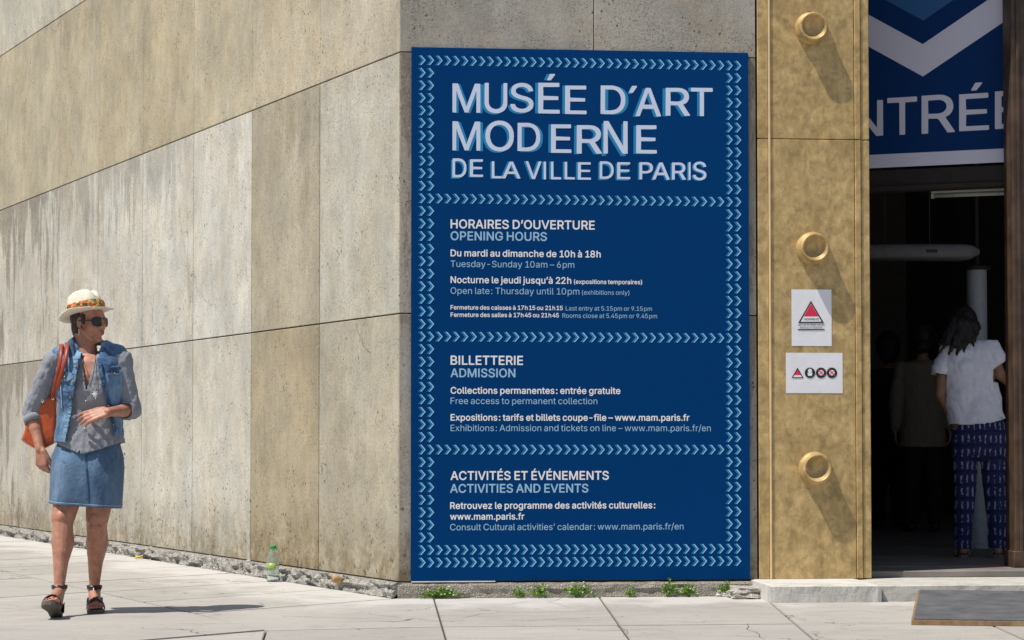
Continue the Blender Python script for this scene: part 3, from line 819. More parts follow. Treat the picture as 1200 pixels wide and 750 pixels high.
GLY[':'] = (188, [[82,-3,56,18,50,34,51,54,72,80,88,86,108,85,122,76,138,58,138,24,122,6,108,-3],[82,272,56,294,50,308,51,328,60,344,78,359,108,361,128,349,138,334,138,298,122,281,108,272]], [[82,-18,62,-8,48,7,36,28,35,48,46,74,61,88,82,100,108,100,129,88,149,68,155,54,155,28,148,12,128,-8,102,-19],[82,257,62,267,48,282,36,304,35,324,46,348,66,368,82,376,108,376,138,359,149,344,155,328,155,304,148,287,128,267,102,256]])
GLY['A'] = (480, [[24,1,21,12,32,48,192,488,204,508,268,510,277,502,362,272,445,52,458,2,404,0,394,6,344,138,148,140,138,140,131,132,84,2],[159,202,304,200,318,203,320,212,282,312,260,388,244,438,238,444,233,438,210,358,162,222]], [[18,-14,5,-2,7,18,177,488,194,518,208,525,258,525,274,524,284,518,300,488,371,292,470,22,474,2,468,-8,454,-15,408,-15,387,-8,377,8,334,123,154,125,144,122,141,118,105,12,94,-8,78,-15],[179,218,284,215,298,218,300,228,256,352,244,389,238,394,234,389,182,238]], [[18,-5,14,-2,12,8,27,52,187,492,198,513,279,512,290,492,366,282,450,58,465,12,463,-2,398,-5,388,1,338,133,154,135,144,135,136,128,89,-2],[169,208,310,208,310,222,258,370,244,419,238,422,234,415,167,218]])
GLY['B'] = (456, [[68,0,62,3,60,12,62,507,242,510,292,504,332,489,358,470,383,438,394,412,398,372,388,322,359,288,319,268,319,262,358,249,385,228,399,208,414,172,418,138,415,108,404,78,388,51,372,36,338,16,272,0],[128,58,242,55,288,61,324,78,344,98,355,138,343,182,325,202,312,214,272,230,128,228,125,208],[128,288,252,285,278,291,299,302,322,326,335,352,334,388,324,412,312,428,288,444,262,450,128,448,125,428]], [[62,-14,52,-8,45,12,45,498,52,518,72,525,242,525,288,520,344,498,375,472,396,442,410,408,413,378,410,342,404,322,389,298,357,268,398,234,419,198,430,168,433,132,429,102,398,41,368,16,338,1,272,-15],[143,72,242,70,288,76,312,86,333,108,340,138,334,168,315,192,302,204,272,215,143,212,140,192],[143,302,252,300,289,312,312,336,320,352,319,388,302,418,288,428,262,435,143,432,140,412]])
GLY['C'] = (510, [[242,-6,192,4,152,24,112,58,81,96,51,160,40,230,40,280,51,346,66,386,86,420,126,466,148,482,188,502,228,513,268,518,308,513,348,502,408,468,444,426,464,386,470,356,462,348,408,350,388,397,348,434,308,452,272,456,228,452,192,437,178,428,141,390,121,356,111,320,105,290,105,216,121,156,150,106,198,69,222,59,258,53,288,53,312,59,348,74,375,96,394,120,408,156,462,158,470,150,448,90,430,66,398,34,352,9,322,-1,292,-7]], [[242,-21,192,-11,142,14,102,48,71,86,36,160,30,190,25,276,36,346,61,406,92,452,112,473,138,492,188,517,228,528,268,533,332,522,378,502,418,478,454,436,479,386,484,350,478,340,462,333,408,334,394,346,378,387,348,418,322,432,272,441,232,438,185,416,152,382,131,340,120,286,120,216,126,186,136,156,156,120,198,85,222,74,258,68,292,69,328,79,362,103,383,130,397,166,408,172,462,173,478,166,484,156,484,140,459,80,409,26,352,-6,322,-16,292,-22]])
GLY['D'] = (502, [[68,0,62,3,60,12,62,507,232,510,278,505,352,479,390,448,408,429,434,388,449,352,460,302,460,212,455,182,439,132,412,86,378,50,352,31,282,6,248,0],[128,58,212,55,282,66,318,81,342,100,378,148,395,202,395,232,400,248,395,308,378,362,350,402,318,429,278,445,248,450,128,447,125,72]], [[62,-14,52,-8,45,12,45,498,52,518,72,525,232,525,278,520,352,494,395,462,418,439,449,388,464,352,475,302,475,208,469,178,454,132,424,78,388,40,362,21,302,-4,248,-15],[143,72,212,70,282,81,308,92,332,110,359,142,369,162,380,202,385,262,380,278,380,308,369,348,340,392,308,418,278,430,248,435,142,432,140,88]], [[62,-5,58,-2,55,8,58,512,238,515,282,510,358,484,395,452,412,434,439,392,454,358,465,308,465,208,460,178,444,128,418,81,382,45,358,26,288,1,252,-5],[133,62,208,60,278,71,312,86,338,105,373,152,390,208,390,238,395,252,390,302,373,358,345,398,312,424,272,440,242,445,132,442,130,78]])
GLY['E'] = (419, [[68,0,62,3,60,12,62,507,362,510,370,502,370,458,367,452,358,450,128,448,125,428,128,288,352,282,355,238,348,230,128,228,125,62,128,58,138,55,368,55,375,48,375,8,372,2,362,0]], [[62,-14,52,-8,45,12,45,498,52,518,72,525,362,525,378,518,384,508,384,452,378,442,362,435,143,432,140,308,143,302,152,300,342,300,363,292,370,278,370,238,363,222,352,216,143,212,140,78,143,72,152,70,372,69,382,63,389,52,389,2,382,-8,368,-15]], [[62,-5,58,-2,55,8,58,512,368,515,375,508,375,452,372,448,362,445,133,442,130,422,133,292,358,287,360,232,352,225,133,222,130,68,133,62,142,60,372,60,380,52,380,2,377,-2,368,-5]])
GLY['F'] = (410, [[68,0,62,3,60,12,60,502,63,508,72,510,362,510,370,502,370,488,370,458,362,450,218,450,128,447,128,283,338,280,345,272,345,228,342,222,332,220,128,218,125,8,118,0]], [[62,-14,52,-8,45,12,46,508,52,518,68,525,368,524,378,518,385,502,385,458,378,442,362,435,272,435,142,432,140,302,143,298,152,295,342,294,353,288,360,272,359,222,352,212,338,205,143,202,139,2,132,-8,118,-15]])
GLY['G'] = (520, [[242,-6,192,4,142,29,116,50,86,86,56,146,40,220,40,290,61,376,91,430,128,468,151,486,188,502,228,513,262,516,308,513,348,502,378,487,422,453,449,416,470,366,468,349,408,350,389,390,362,423,332,442,298,453,262,456,228,452,182,432,170,420,141,390,116,340,105,290,105,216,111,186,131,136,150,106,188,74,222,59,258,53,312,58,359,80,394,120,409,156,412,195,288,200,285,220,288,256,468,258,477,256,480,250,480,206,469,136,453,96,420,50,378,19,322,-1,282,-7]], [[242,-21,192,-11,132,19,106,40,76,76,41,146,25,220,25,290,46,376,81,440,118,478,141,496,188,517,228,528,262,531,308,528,348,517,388,497,432,463,459,426,474,396,487,350,482,340,468,333,408,334,397,340,379,380,360,406,332,426,302,437,268,441,232,438,210,430,191,420,162,396,141,366,131,340,120,286,120,216,136,156,160,116,198,85,222,74,258,68,288,68,318,74,352,93,372,114,389,140,395,170,392,180,388,183,292,183,277,190,270,206,270,250,282,269,298,273,472,273,488,266,495,250,495,206,484,136,464,86,430,40,388,9,322,-16,282,-22]])
GLY['H'] = (517, [[68,0,62,3,60,12,62,507,118,510,125,502,125,298,132,290,148,290,387,292,390,502,398,510,452,507,452,3,398,0,390,8,387,228,138,230,128,228,125,218,125,8,118,0]], [[62,-14,52,-8,45,12,45,498,52,518,68,525,118,525,132,518,139,508,143,308,362,305,372,308,375,318,376,508,382,518,398,525,448,525,458,521,466,512,470,498,470,12,463,-8,448,-15,398,-15,382,-8,376,2,372,212,152,215,143,212,140,202,139,2,132,-8,118,-15]])
GLY['I'] = (185, [[68,0,62,3,60,12,60,502,68,510,118,510,122,507,125,498,125,8,118,0]], [[62,-14,52,-8,45,12,45,502,52,518,62,524,122,524,133,518,140,498,140,8,133,-8,122,-14]], [[62,-5,58,-2,55,8,55,508,62,515,122,515,128,512,130,502,130,2,122,-5]])
GLY['K'] = (467, [[68,0,62,3,60,12,62,507,118,510,125,502,128,254,150,272,190,322,366,508,432,510,439,508,439,502,430,488,360,412,250,298,246,288,434,22,443,8,442,2,382,0,368,6,198,241,182,230,127,168,122,3]], [[62,-14,52,-8,45,12,45,498,52,518,68,525,118,525,132,518,139,508,142,294,168,315,300,462,358,519,372,525,438,525,452,518,457,508,440,478,380,418,264,288,281,258,454,18,458,2,453,-8,442,-14,422,-15,378,-15,361,-8,218,194,202,214,192,218,145,168,140,158,140,12,136,-2,118,-15]])
GLY['L'] = (393, [[68,0,62,3,60,12,60,502,68,510,82,510,118,510,125,502,125,282,128,58,352,55,360,48,360,8,357,2,348,0]], [[62,-14,52,-8,45,12,46,508,52,518,62,524,82,525,122,524,132,518,139,508,140,308,142,73,358,69,368,63,374,52,374,2,368,-8,352,-15]], [[62,-5,58,-2,55,8,55,508,62,515,78,515,122,515,130,508,130,288,132,63,358,60,365,52,365,2,362,-2,352,-5]])
GLY['M'] = (628, [[68,0,60,8,60,22,60,498,62,507,68,510,152,507,274,198,312,84,318,84,324,98,351,188,474,502,488,510,567,508,570,122,568,3,512,0,505,8,502,411,497,408,454,282,342,3,288,2,166,298,139,382,128,408,122,411,120,8,112,0]], [[62,-14,52,-8,45,12,45,498,49,512,60,522,148,525,166,512,312,131,318,132,324,148,456,498,467,518,478,524,562,525,578,518,584,508,585,258,585,12,578,-8,562,-15,512,-15,498,-8,491,2,488,325,482,322,356,-2,338,-15,292,-15,277,-8,261,22,143,322,138,326,135,8,128,-8,118,-14]], [[62,-5,55,2,55,18,55,502,58,512,62,515,158,512,279,202,312,104,319,108,346,192,469,508,482,515,572,512,575,168,572,-2,512,-5,503,-2,500,2,500,358,498,376,492,373,459,278,348,-2,282,-3,161,292,133,378,128,380,125,2,118,-5]])
GLY['N'] = (523, [[68,0,62,3,60,12,62,507,128,510,140,502,354,168,381,118,398,100,400,502,408,510,462,507,462,3,398,0,382,6,196,298,134,408,122,416,125,8,118,0]], [[62,-14,52,-8,45,12,45,498,52,518,68,525,128,525,150,512,371,162,382,154,385,502,392,518,402,524,462,524,473,518,480,498,480,12,473,-8,458,-15,398,-15,388,-14,372,-4,186,288,159,338,142,355,140,8,133,-8,122,-14]], [[62,-5,58,-2,55,8,58,512,132,515,145,508,387,122,392,121,395,508,398,512,408,515,468,512,468,-2,392,-5,378,1,191,292,133,392,128,395,130,2,122,-5]])
GLY['O'] = (533, [[242,-6,192,4,152,24,132,38,91,80,51,160,40,230,40,280,51,346,66,386,88,422,122,463,148,482,202,507,262,516,288,513,308,513,348,502,388,482,420,456,454,410,474,370,490,310,490,270,495,256,490,240,490,200,479,150,459,106,440,76,402,38,362,14,322,-1,288,-7],[250,56,278,53,312,59,348,75,379,100,409,146,424,190,430,230,425,316,408,366,385,400,359,426,318,447,288,453,228,452,178,428,145,396,131,376,116,340,105,290,105,216,127,140,150,106,188,74,222,59]], [[242,-21,192,-11,142,14,122,28,82,69,36,160,25,230,25,280,36,346,51,386,76,430,112,473,138,492,202,522,262,531,288,528,308,528,348,517,398,492,430,466,464,420,489,370,505,310,505,270,510,256,505,240,505,200,494,150,469,96,448,63,409,26,352,-6,288,-22],[250,70,278,68,312,74,342,89,369,110,393,146,409,190,415,230,410,316,389,370,375,390,348,417,318,432,288,438,232,438,188,418,155,386,141,366,131,340,120,290,120,216,126,186,146,136,168,108,198,85,222,74]], [[238,-11,188,-1,148,19,128,33,86,76,46,156,35,226,35,286,46,350,61,390,82,427,118,468,142,487,198,512,262,523,292,518,312,518,352,507,392,487,425,460,459,416,479,376,495,316,495,276,500,256,495,236,495,196,484,146,464,100,445,70,408,33,368,9,328,-6,292,-12],[255,60,272,58,308,64,342,80,378,109,404,150,419,196,425,236,419,316,403,360,384,390,358,418,338,431,298,447,282,448,232,447,182,423,150,390,136,370,121,336,110,286,110,220,132,146,155,110,192,79,228,64]])
GLY['P'] = (445, [[68,0,62,3,60,12,62,507,238,510,282,505,328,489,359,468,389,432,405,388,410,342,404,302,389,262,368,235,334,208,292,191,242,185,128,182,125,8,118,0],[128,242,222,240,268,245,298,257,318,272,339,308,345,348,345,362,333,402,318,423,298,438,262,450,128,448,125,428]], [[62,-14,52,-8,45,12,45,498,49,512,68,525,242,525,302,514,348,494,362,481,380,468,399,442,420,388,425,348,420,308,399,252,378,225,344,198,292,176,242,170,143,168,139,2,132,-8,118,-15],[143,258,222,255,268,260,308,282,324,308,330,348,324,388,308,413,282,429,262,435,143,432,140,412]], [[62,-5,58,-2,55,8,58,512,242,515,288,510,332,494,364,472,399,428,409,398,415,358,410,302,394,258,372,230,339,202,298,186,248,180,133,178,130,2,122,-5],[133,248,218,245,262,250,292,262,312,277,334,312,340,348,328,398,312,418,292,433,258,445,133,442,130,422]])
GLY['Q'] = (533, [[402,-46,358,7,312,-3,258,-8,198,3,152,23,95,74,61,134,45,194,40,244,45,314,61,374,91,430,102,442,152,486,188,501,222,512,278,517,318,511,382,485,432,441,463,394,474,370,490,310,490,270,495,254,485,174,459,104,438,73,407,40,408,33,460,-40,459,-46,452,-48],[255,54,272,52,302,57,312,64,313,70,255,144,253,154,312,155,362,95,368,94,385,110,408,144,424,190,430,244,424,320,408,364,370,414,352,431,308,451,268,457,222,451,188,435,152,406,126,364,111,324,105,290,105,214,111,184,131,134,152,103,188,74,222,58]], [[402,-62,385,-50,352,-10,278,-23,258,-23,198,-12,142,13,118,32,82,68,46,134,30,194,25,244,30,314,46,374,66,414,90,450,142,496,185,514,222,527,278,532,318,526,382,501,440,454,474,404,489,370,505,310,505,270,510,254,505,240,505,200,484,124,469,94,430,44,427,34,469,-26,477,-46,472,-56,458,-63],[255,70,278,68,287,74,288,80,241,140,237,154,242,165,258,172,312,171,332,157,358,123,368,116,375,120,389,140,409,190,415,244,409,320,389,370,358,407,342,421,302,437,268,442,222,436,192,421,162,396,141,364,126,324,120,290,120,214,126,184,141,144,162,113,192,88,222,73]])
GLY['R'] = (449, [[68,0,62,3,60,12,63,508,238,510,288,505,322,494,364,468,384,442,399,412,410,358,399,292,393,278,372,246,334,218,321,212,317,202,409,38,423,8,422,2,352,2,259,178,244,198,138,200,128,198,125,188,125,8,118,0],[128,258,258,255,298,267,318,280,339,312,345,352,339,392,318,425,298,439,268,450,128,448,125,428]], [[62,-14,52,-8,45,12,45,498,52,518,72,525,238,525,288,520,332,504,372,479,394,452,414,412,425,362,419,308,400,262,380,232,338,202,337,198,434,18,438,2,432,-8,422,-14,402,-15,358,-15,342,-8,238,182,152,185,143,182,140,178,139,2,132,-8,118,-15],[143,272,258,270,282,276,308,290,324,312,330,352,324,392,308,415,298,424,268,435,143,432,140,412]], [[62,-5,58,-2,55,8,58,512,242,515,292,510,328,499,369,472,389,448,404,418,415,368,415,338,409,302,398,272,382,249,372,235,328,208,327,202,424,22,430,8,427,-2,347,-2,254,172,239,192,142,195,133,192,130,182,130,2,122,-5],[133,262,252,260,292,272,312,285,334,318,340,352,334,388,312,420,292,434,262,445,133,442,130,422]])
GLY['S'] = (447, [[200,-8,130,7,90,31,66,57,54,78,44,104,41,134,100,134,123,88,140,72,170,57,196,51,256,51,300,67,330,97,343,118,341,164,326,186,296,205,146,252,94,284,59,328,53,358,53,388,74,448,100,475,140,499,210,516,240,516,280,510,310,500,350,476,376,450,387,428,398,398,397,378,340,378,335,384,326,410,296,440,260,455,220,459,170,450,133,424,119,398,115,378,119,354,133,334,160,312,210,292,310,265,357,238,388,208,397,194,408,158,408,128,402,98,387,64,350,27,326,13,280,-3,246,-9]], [[200,-23,130,-8,78,24,54,48,34,88,25,128,30,144,46,151,100,150,116,140,129,104,150,82,196,66,256,66,290,77,320,107,330,138,327,158,316,176,286,195,146,237,84,274,56,307,44,328,38,358,38,388,44,414,64,458,90,485,140,515,210,531,240,531,280,525,310,515,360,486,387,458,407,418,415,378,411,368,396,361,340,362,326,372,312,404,286,430,256,441,220,444,170,434,143,414,134,398,130,378,135,354,156,331,170,322,310,280,367,248,398,218,412,194,423,158,423,128,417,98,397,54,360,17,326,-3,280,-18,246,-24]], [[196,-13,126,2,86,26,60,52,44,84,33,128,36,138,106,139,111,134,124,98,146,77,176,62,200,56,250,56,296,72,323,98,338,124,336,158,320,181,290,200,140,247,86,281,54,324,48,354,48,394,69,454,90,476,110,490,136,504,170,515,206,521,240,521,280,516,316,505,356,481,380,455,397,424,407,384,406,374,336,373,330,378,320,405,290,435,250,451,200,451,166,440,138,418,124,394,124,358,138,338,166,317,216,297,316,270,366,241,393,214,402,198,413,164,413,124,407,94,392,58,356,22,330,8,280,-9,250,-14]])
GLY['T'] = (449, [[200,0,194,3,192,12,192,442,189,448,180,450,40,450,32,458,32,502,35,508,44,510,250,510,410,510,417,502,417,458,414,452,404,450,260,447,257,8,250,0]], [[194,-14,184,-8,177,12,177,428,174,432,164,435,34,436,24,442,18,452,17,502,24,518,40,525,254,525,414,524,424,518,431,508,432,458,425,442,410,435,274,432,272,8,265,-8,254,-14]], [[194,-5,190,-2,187,8,187,438,184,442,174,445,34,445,27,452,27,508,30,512,40,515,254,515,414,515,422,508,422,452,419,448,410,445,264,442,262,2,254,-5]])
GLY['U'] = (517, [[238,-7,202,-2,158,14,128,33,98,63,71,110,60,164,62,504,118,507,125,500,125,160,131,134,150,100,188,68,242,52,278,52,332,69,358,87,378,114,389,144,395,184,398,504,448,507,455,500,455,150,449,120,430,74,402,42,368,18,312,-3,272,-8]], [[238,-22,202,-17,158,-2,116,24,86,54,56,110,45,164,46,504,52,515,62,521,82,522,122,521,132,515,139,504,140,154,156,114,178,92,198,79,242,67,278,67,308,73,344,94,364,120,374,144,380,184,380,500,387,514,402,522,452,521,463,514,470,500,470,144,449,80,412,32,368,3,312,-18,272,-23]], [[232,-12,198,-7,152,9,122,28,92,58,66,104,55,160,58,509,118,512,127,510,130,504,130,164,141,130,155,104,192,73,248,57,280,60,328,74,352,92,373,120,384,150,390,190,392,509,448,512,457,510,460,504,460,144,454,114,435,70,408,37,372,13,318,-8,278,-13]])
GLY['V'] = (480, [[208,0,204,3,187,42,32,462,18,502,19,508,84,507,200,188,237,68,244,64,250,82,282,188,393,502,398,508,418,510,454,510,460,502,278,3]], [[204,-14,194,-8,187,2,3,508,8,518,24,525,78,525,94,518,215,188,232,128,238,114,244,114,251,138,382,512,404,525,454,525,469,518,475,508,475,498,294,0,288,-8,274,-15]], [[204,-5,198,-2,182,38,11,508,14,512,24,515,88,512,205,192,232,102,238,89,244,89,252,112,388,508,394,513,414,515,458,515,466,508,465,492,286,2,278,-5]])
GLY['a'] = (389, [[142,-8,118,-3,82,12,62,27,46,48,36,68,30,104,30,118,42,158,71,188,102,205,178,221,238,226,268,237,275,248,274,278,258,309,232,325,212,331,178,331,142,319,92,277,48,291,44,298,54,314,78,346,108,365,152,380,198,386,258,375,289,358,323,318,334,288,332,4,278,4,272,45,268,44,239,14,218,2,178,-9],[145,48,192,46,212,52,234,64,262,92,275,124,274,178,268,184,238,176,152,165,118,150,98,130,93,104,101,74,128,53]], [[142,-23,102,-13,72,2,52,17,36,38,21,68,15,98,15,118,26,158,35,174,58,196,102,220,178,236,238,241,257,248,259,278,248,298,232,309,212,316,178,316,138,300,109,268,88,262,52,272,32,284,29,298,40,318,65,354,88,370,132,390,198,401,258,390,299,368,334,328,349,288,350,14,343,-6,328,-14,282,-14,268,-7,258,6,218,-13,182,-23],[145,64,198,62,222,72,245,94,260,124,260,158,252,165,232,161,152,150,128,140,115,128,108,104,112,84,122,72]])
GLY['b'] = (424, [[206,-7,186,-2,149,20,120,54,114,50,110,4,60,2,53,10,53,500,60,507,110,504,113,374,116,323,122,324,159,364,196,381,256,382,300,366,338,340,367,300,387,234,388,144,372,90,350,53,317,20,276,-2,240,-8],[198,50,236,47,280,67,300,88,312,110,328,164,328,214,317,260,307,280,282,310,246,327,196,327,156,307,139,290,124,260,113,214,113,164,129,104,160,67]], [[206,-22,186,-17,136,11,130,11,120,-6,100,-13,56,-12,45,-6,38,10,38,500,46,515,60,522,106,522,121,514,128,500,128,404,130,363,180,391,206,397,260,396,280,391,320,371,353,344,377,310,392,274,403,230,402,140,387,90,360,43,326,8,276,-17,240,-23],[198,64,236,62,270,77,297,110,313,164,313,214,302,260,292,280,276,297,246,312,196,312,166,297,149,280,139,260,128,214,128,164,140,114,170,77]])
GLY['c'] = (396, [[192,-7,156,-2,120,14,79,50,56,84,40,130,34,170,34,204,40,244,56,290,79,324,115,360,152,376,176,382,242,382,266,376,306,356,343,320,358,290,357,280,352,274,306,264,276,307,236,327,206,330,176,326,146,311,129,294,105,250,96,190,105,124,124,90,166,54,202,47,226,47,246,53,268,64,286,82,306,115,352,106,359,100,352,74,342,58,323,34,302,18,256,-3,232,-8]], [[192,-22,156,-17,112,3,69,40,40,84,24,134,19,184,24,240,40,290,69,334,106,371,152,391,176,397,242,397,266,391,322,362,352,331,373,290,368,270,352,258,312,249,296,253,262,301,242,311,206,315,176,311,155,300,135,280,120,250,111,190,115,144,130,104,162,73,192,62,226,62,246,68,276,92,292,121,306,130,352,121,375,104,375,94,363,64,336,28,312,8,262,-17,232,-23]])
GLY['d'] = (424, [[182,-7,152,-2,116,13,79,44,60,74,40,130,34,170,34,210,40,250,56,294,74,324,110,360,146,376,172,382,232,381,273,360,306,326,309,424,312,504,366,507,374,500,374,10,366,2,317,4,313,50,306,55,272,17,252,4,216,-8],[184,50,216,47,242,53,266,67,288,94,303,124,309,150,314,190,303,254,286,286,262,312,226,327,176,327,145,310,120,284,105,254,99,230,94,190,99,150,110,114,122,93,146,67,166,54]], [[182,-22,152,-17,106,3,69,34,50,64,25,130,19,170,19,210,25,250,40,294,62,331,100,370,132,386,172,397,226,397,292,368,294,454,295,504,301,514,312,521,372,521,382,514,389,500,388,4,382,-6,372,-12,322,-13,306,-6,298,14,292,16,252,-12,216,-23],[184,64,216,62,253,74,273,94,288,124,294,150,299,190,288,254,276,276,252,302,226,312,176,312,155,300,130,274,114,230,109,190,114,150,125,114,134,100,156,77]])
GLY['e'] = (404, [[192,-7,162,-2,120,14,79,50,56,84,39,134,34,210,40,250,50,280,72,316,115,360,152,376,192,382,236,382,262,376,303,354,338,320,363,264,369,220,369,174,362,167,102,164,100,134,111,104,122,88,156,59,186,48,232,47,256,53,274,64,306,102,326,101,361,90,362,84,348,54,312,18,282,3,236,-8],[102,224,302,222,308,230,303,254,293,280,276,302,262,315,232,327,202,330,172,326,152,316,125,294,105,260,99,240]], [[192,-22,162,-17,112,3,69,40,40,84,24,134,19,210,25,250,35,280,60,324,105,370,152,391,176,397,242,396,262,391,312,366,344,334,373,280,382,247,384,174,377,160,366,153,116,149,115,134,134,94,152,78,186,63,232,62,256,69,284,94,296,114,306,119,362,106,372,100,377,90,358,44,322,8,282,-12,242,-22],[117,240,282,237,289,244,288,254,282,270,264,294,232,312,202,315,172,311,136,286,120,260]])
GLY['f'] = (254, [[88,0,84,3,81,12,81,318,74,325,9,328,6,372,14,380,78,383,81,448,87,468,101,492,134,518,184,530,208,530,238,519,240,508,225,472,194,475,168,469,154,459,147,448,141,422,144,383,223,378,226,332,218,325,148,325,141,318,141,8,134,0]], [[84,-14,73,-8,66,8,66,302,58,310,14,310,-2,318,-9,332,-8,378,-2,388,8,394,64,398,66,448,72,468,91,502,124,529,178,545,208,545,244,534,256,512,238,466,218,455,194,460,168,453,163,448,156,422,159,398,218,395,234,388,241,372,241,338,234,318,224,311,164,310,156,302,155,2,148,-8,134,-15]])
GLY['g'] = (425, [[176,-150,132,-140,102,-125,69,-98,56,-68,62,-62,102,-44,126,-71,156,-90,182,-96,226,-96,262,-85,283,-74,302,-48,309,-24,308,56,302,59,283,36,252,16,202,4,152,10,116,25,96,39,60,82,39,136,34,212,45,266,60,302,79,332,116,363,152,378,196,384,222,384,242,378,282,354,306,322,313,326,317,376,366,379,374,372,374,2,368,-54,344,-98,302,-130,282,-140,226,-151],[184,62,216,59,242,65,263,76,293,106,309,152,312,196,303,256,288,286,266,309,226,328,192,329,166,323,145,312,126,293,111,266,99,232,96,192,99,156,110,122,122,100,142,79,166,65]], [[176,-165,132,-155,92,-135,66,-116,55,-104,41,-74,45,-58,102,-29,113,-34,136,-61,156,-74,192,-81,226,-81,252,-75,273,-64,287,-44,294,-24,293,16,286,22,252,0,202,-11,156,-6,106,15,66,49,35,102,25,132,19,172,24,246,36,284,65,336,82,354,106,373,152,393,186,399,222,399,252,388,292,365,298,366,306,387,322,394,372,393,382,387,388,376,389,2,383,-54,356,-105,322,-135,282,-155,256,-161,226,-166],[184,76,216,74,252,85,282,116,294,152,297,196,288,256,276,278,256,299,226,313,192,314,155,302,135,282,114,232,111,192,120,132,132,110,152,89]])
GLY['h'] = (410, [[60,0,56,3,53,12,56,508,106,510,113,502,116,325,154,362,186,379,226,385,270,379,296,368,317,352,337,328,352,288,358,248,355,2,306,0,298,8,298,228,286,282,268,308,246,323,206,330,176,324,156,314,133,292,124,278,113,228,113,8,106,0]], [[56,-14,45,-8,38,12,38,498,46,518,60,525,106,525,124,512,128,498,130,366,186,394,220,400,266,395,296,384,330,360,347,338,367,288,373,248,373,12,366,-8,350,-15,306,-15,290,-8,284,2,283,228,277,268,266,289,250,304,206,315,164,302,140,279,134,262,128,228,127,2,120,-8,106,-15]])
GLY['i'] = (167, [[58,0,54,3,51,12,51,372,58,380,108,380,114,377,116,368,116,8,108,0],[68,446,47,462,41,478,42,492,64,518,84,525,94,521,105,518,120,502,126,488,125,472,114,455,98,446]], [[54,-14,43,-8,36,8,36,372,43,388,54,394,114,394,124,388,131,372,131,8,124,-8,114,-14],[68,431,48,441,37,452,27,472,27,492,38,514,54,529,78,539,94,536,114,529,128,514,140,492,140,472,130,452,118,441,94,430]])
GLY['j'] = (167, [[-2,-143,-10,-136,-8,-91,28,-81,40,-70,49,-56,55,-26,55,370,62,377,108,377,115,370,115,360,115,-36,110,-66,99,-96,82,-117,42,-137,18,-143],[78,443,62,449,50,460,40,484,56,514,68,521,88,522,108,516,120,504,125,494,125,474,112,454,88,443]], [[-8,-157,-18,-151,-24,-140,-24,-90,-12,-77,22,-66,30,-60,40,-26,40,370,47,384,58,391,112,391,123,384,130,364,130,-36,125,-66,109,-106,92,-127,42,-152,18,-158],[78,428,52,438,40,450,25,484,46,524,68,536,88,537,118,526,130,514,139,500,140,474,122,444,102,433]])
GLY['k'] = (381, [[60,0,56,3,53,12,56,507,106,510,113,502,116,213,120,212,128,218,284,378,350,379,352,372,340,360,208,222,205,212,363,12,365,2,306,0,290,5,163,168,150,173,118,142,113,132,110,3]], [[56,-14,45,-8,38,12,38,498,45,518,60,525,106,525,120,518,127,508,130,246,140,250,160,275,276,389,290,395,356,394,369,382,366,366,228,222,225,212,377,18,381,2,376,-8,366,-14,346,-15,300,-15,284,-8,173,132,150,153,133,138,128,128,128,12,124,-2,106,-15]])
GLY['l'] = (189, [[120,-1,100,4,75,20,59,46,53,76,53,500,60,508,110,506,113,80,119,66,130,55,170,50,178,16,176,6,166,-1]], [[120,-16,100,-11,65,10,44,46,38,76,38,500,45,516,56,522,110,522,121,516,128,496,128,80,136,70,166,68,181,60,187,50,193,16,186,-4,166,-16]])
GLY['m'] = (610, [[60,0,53,8,53,22,53,368,56,377,60,380,110,378,116,325,146,360,180,379,200,385,240,384,260,378,280,365,300,344,316,316,320,317,333,338,359,362,406,384,460,385,497,372,523,352,541,328,553,298,558,252,558,8,550,0,500,3,498,82,498,242,492,282,476,309,460,319,430,330,396,329,366,314,356,304,345,288,333,242,333,8,326,0,276,2,272,278,266,294,246,316,216,329,186,330,150,315,126,289,119,272,113,238,113,8,106,0]], [[56,-14,45,-8,38,8,38,368,45,388,60,395,110,394,121,388,130,371,136,371,196,399,236,400,270,389,320,347,350,374,410,400,466,399,506,384,530,365,557,328,567,302,573,262,573,8,566,-8,556,-14,500,-14,490,-8,484,2,483,42,483,242,476,282,466,299,450,309,430,315,396,314,376,304,364,292,354,272,348,242,347,2,340,-8,326,-15,280,-15,266,-8,258,12,257,278,241,302,233,308,210,315,186,315,164,308,140,284,128,242,127,2,120,-8,106,-15]])
GLY['n'] = (410, [[60,0,53,8,53,22,53,368,56,377,60,380,110,378,116,325,156,364,186,379,220,385,270,379,296,368,320,350,342,318,353,282,358,242,358,118,356,3,336,0,300,3,298,232,286,282,268,308,246,323,210,330,176,324,154,312,129,288,113,232,113,8,106,0]], [[56,-14,46,-8,39,2,38,22,38,372,45,388,56,394,110,394,121,388,130,366,136,366,186,394,236,400,270,394,296,384,330,360,352,328,368,282,373,242,373,118,373,8,366,-8,346,-15,306,-15,290,-8,283,8,283,228,277,268,263,292,240,309,210,315,176,309,160,300,140,278,128,232,127,2,120,-8,106,-15]])
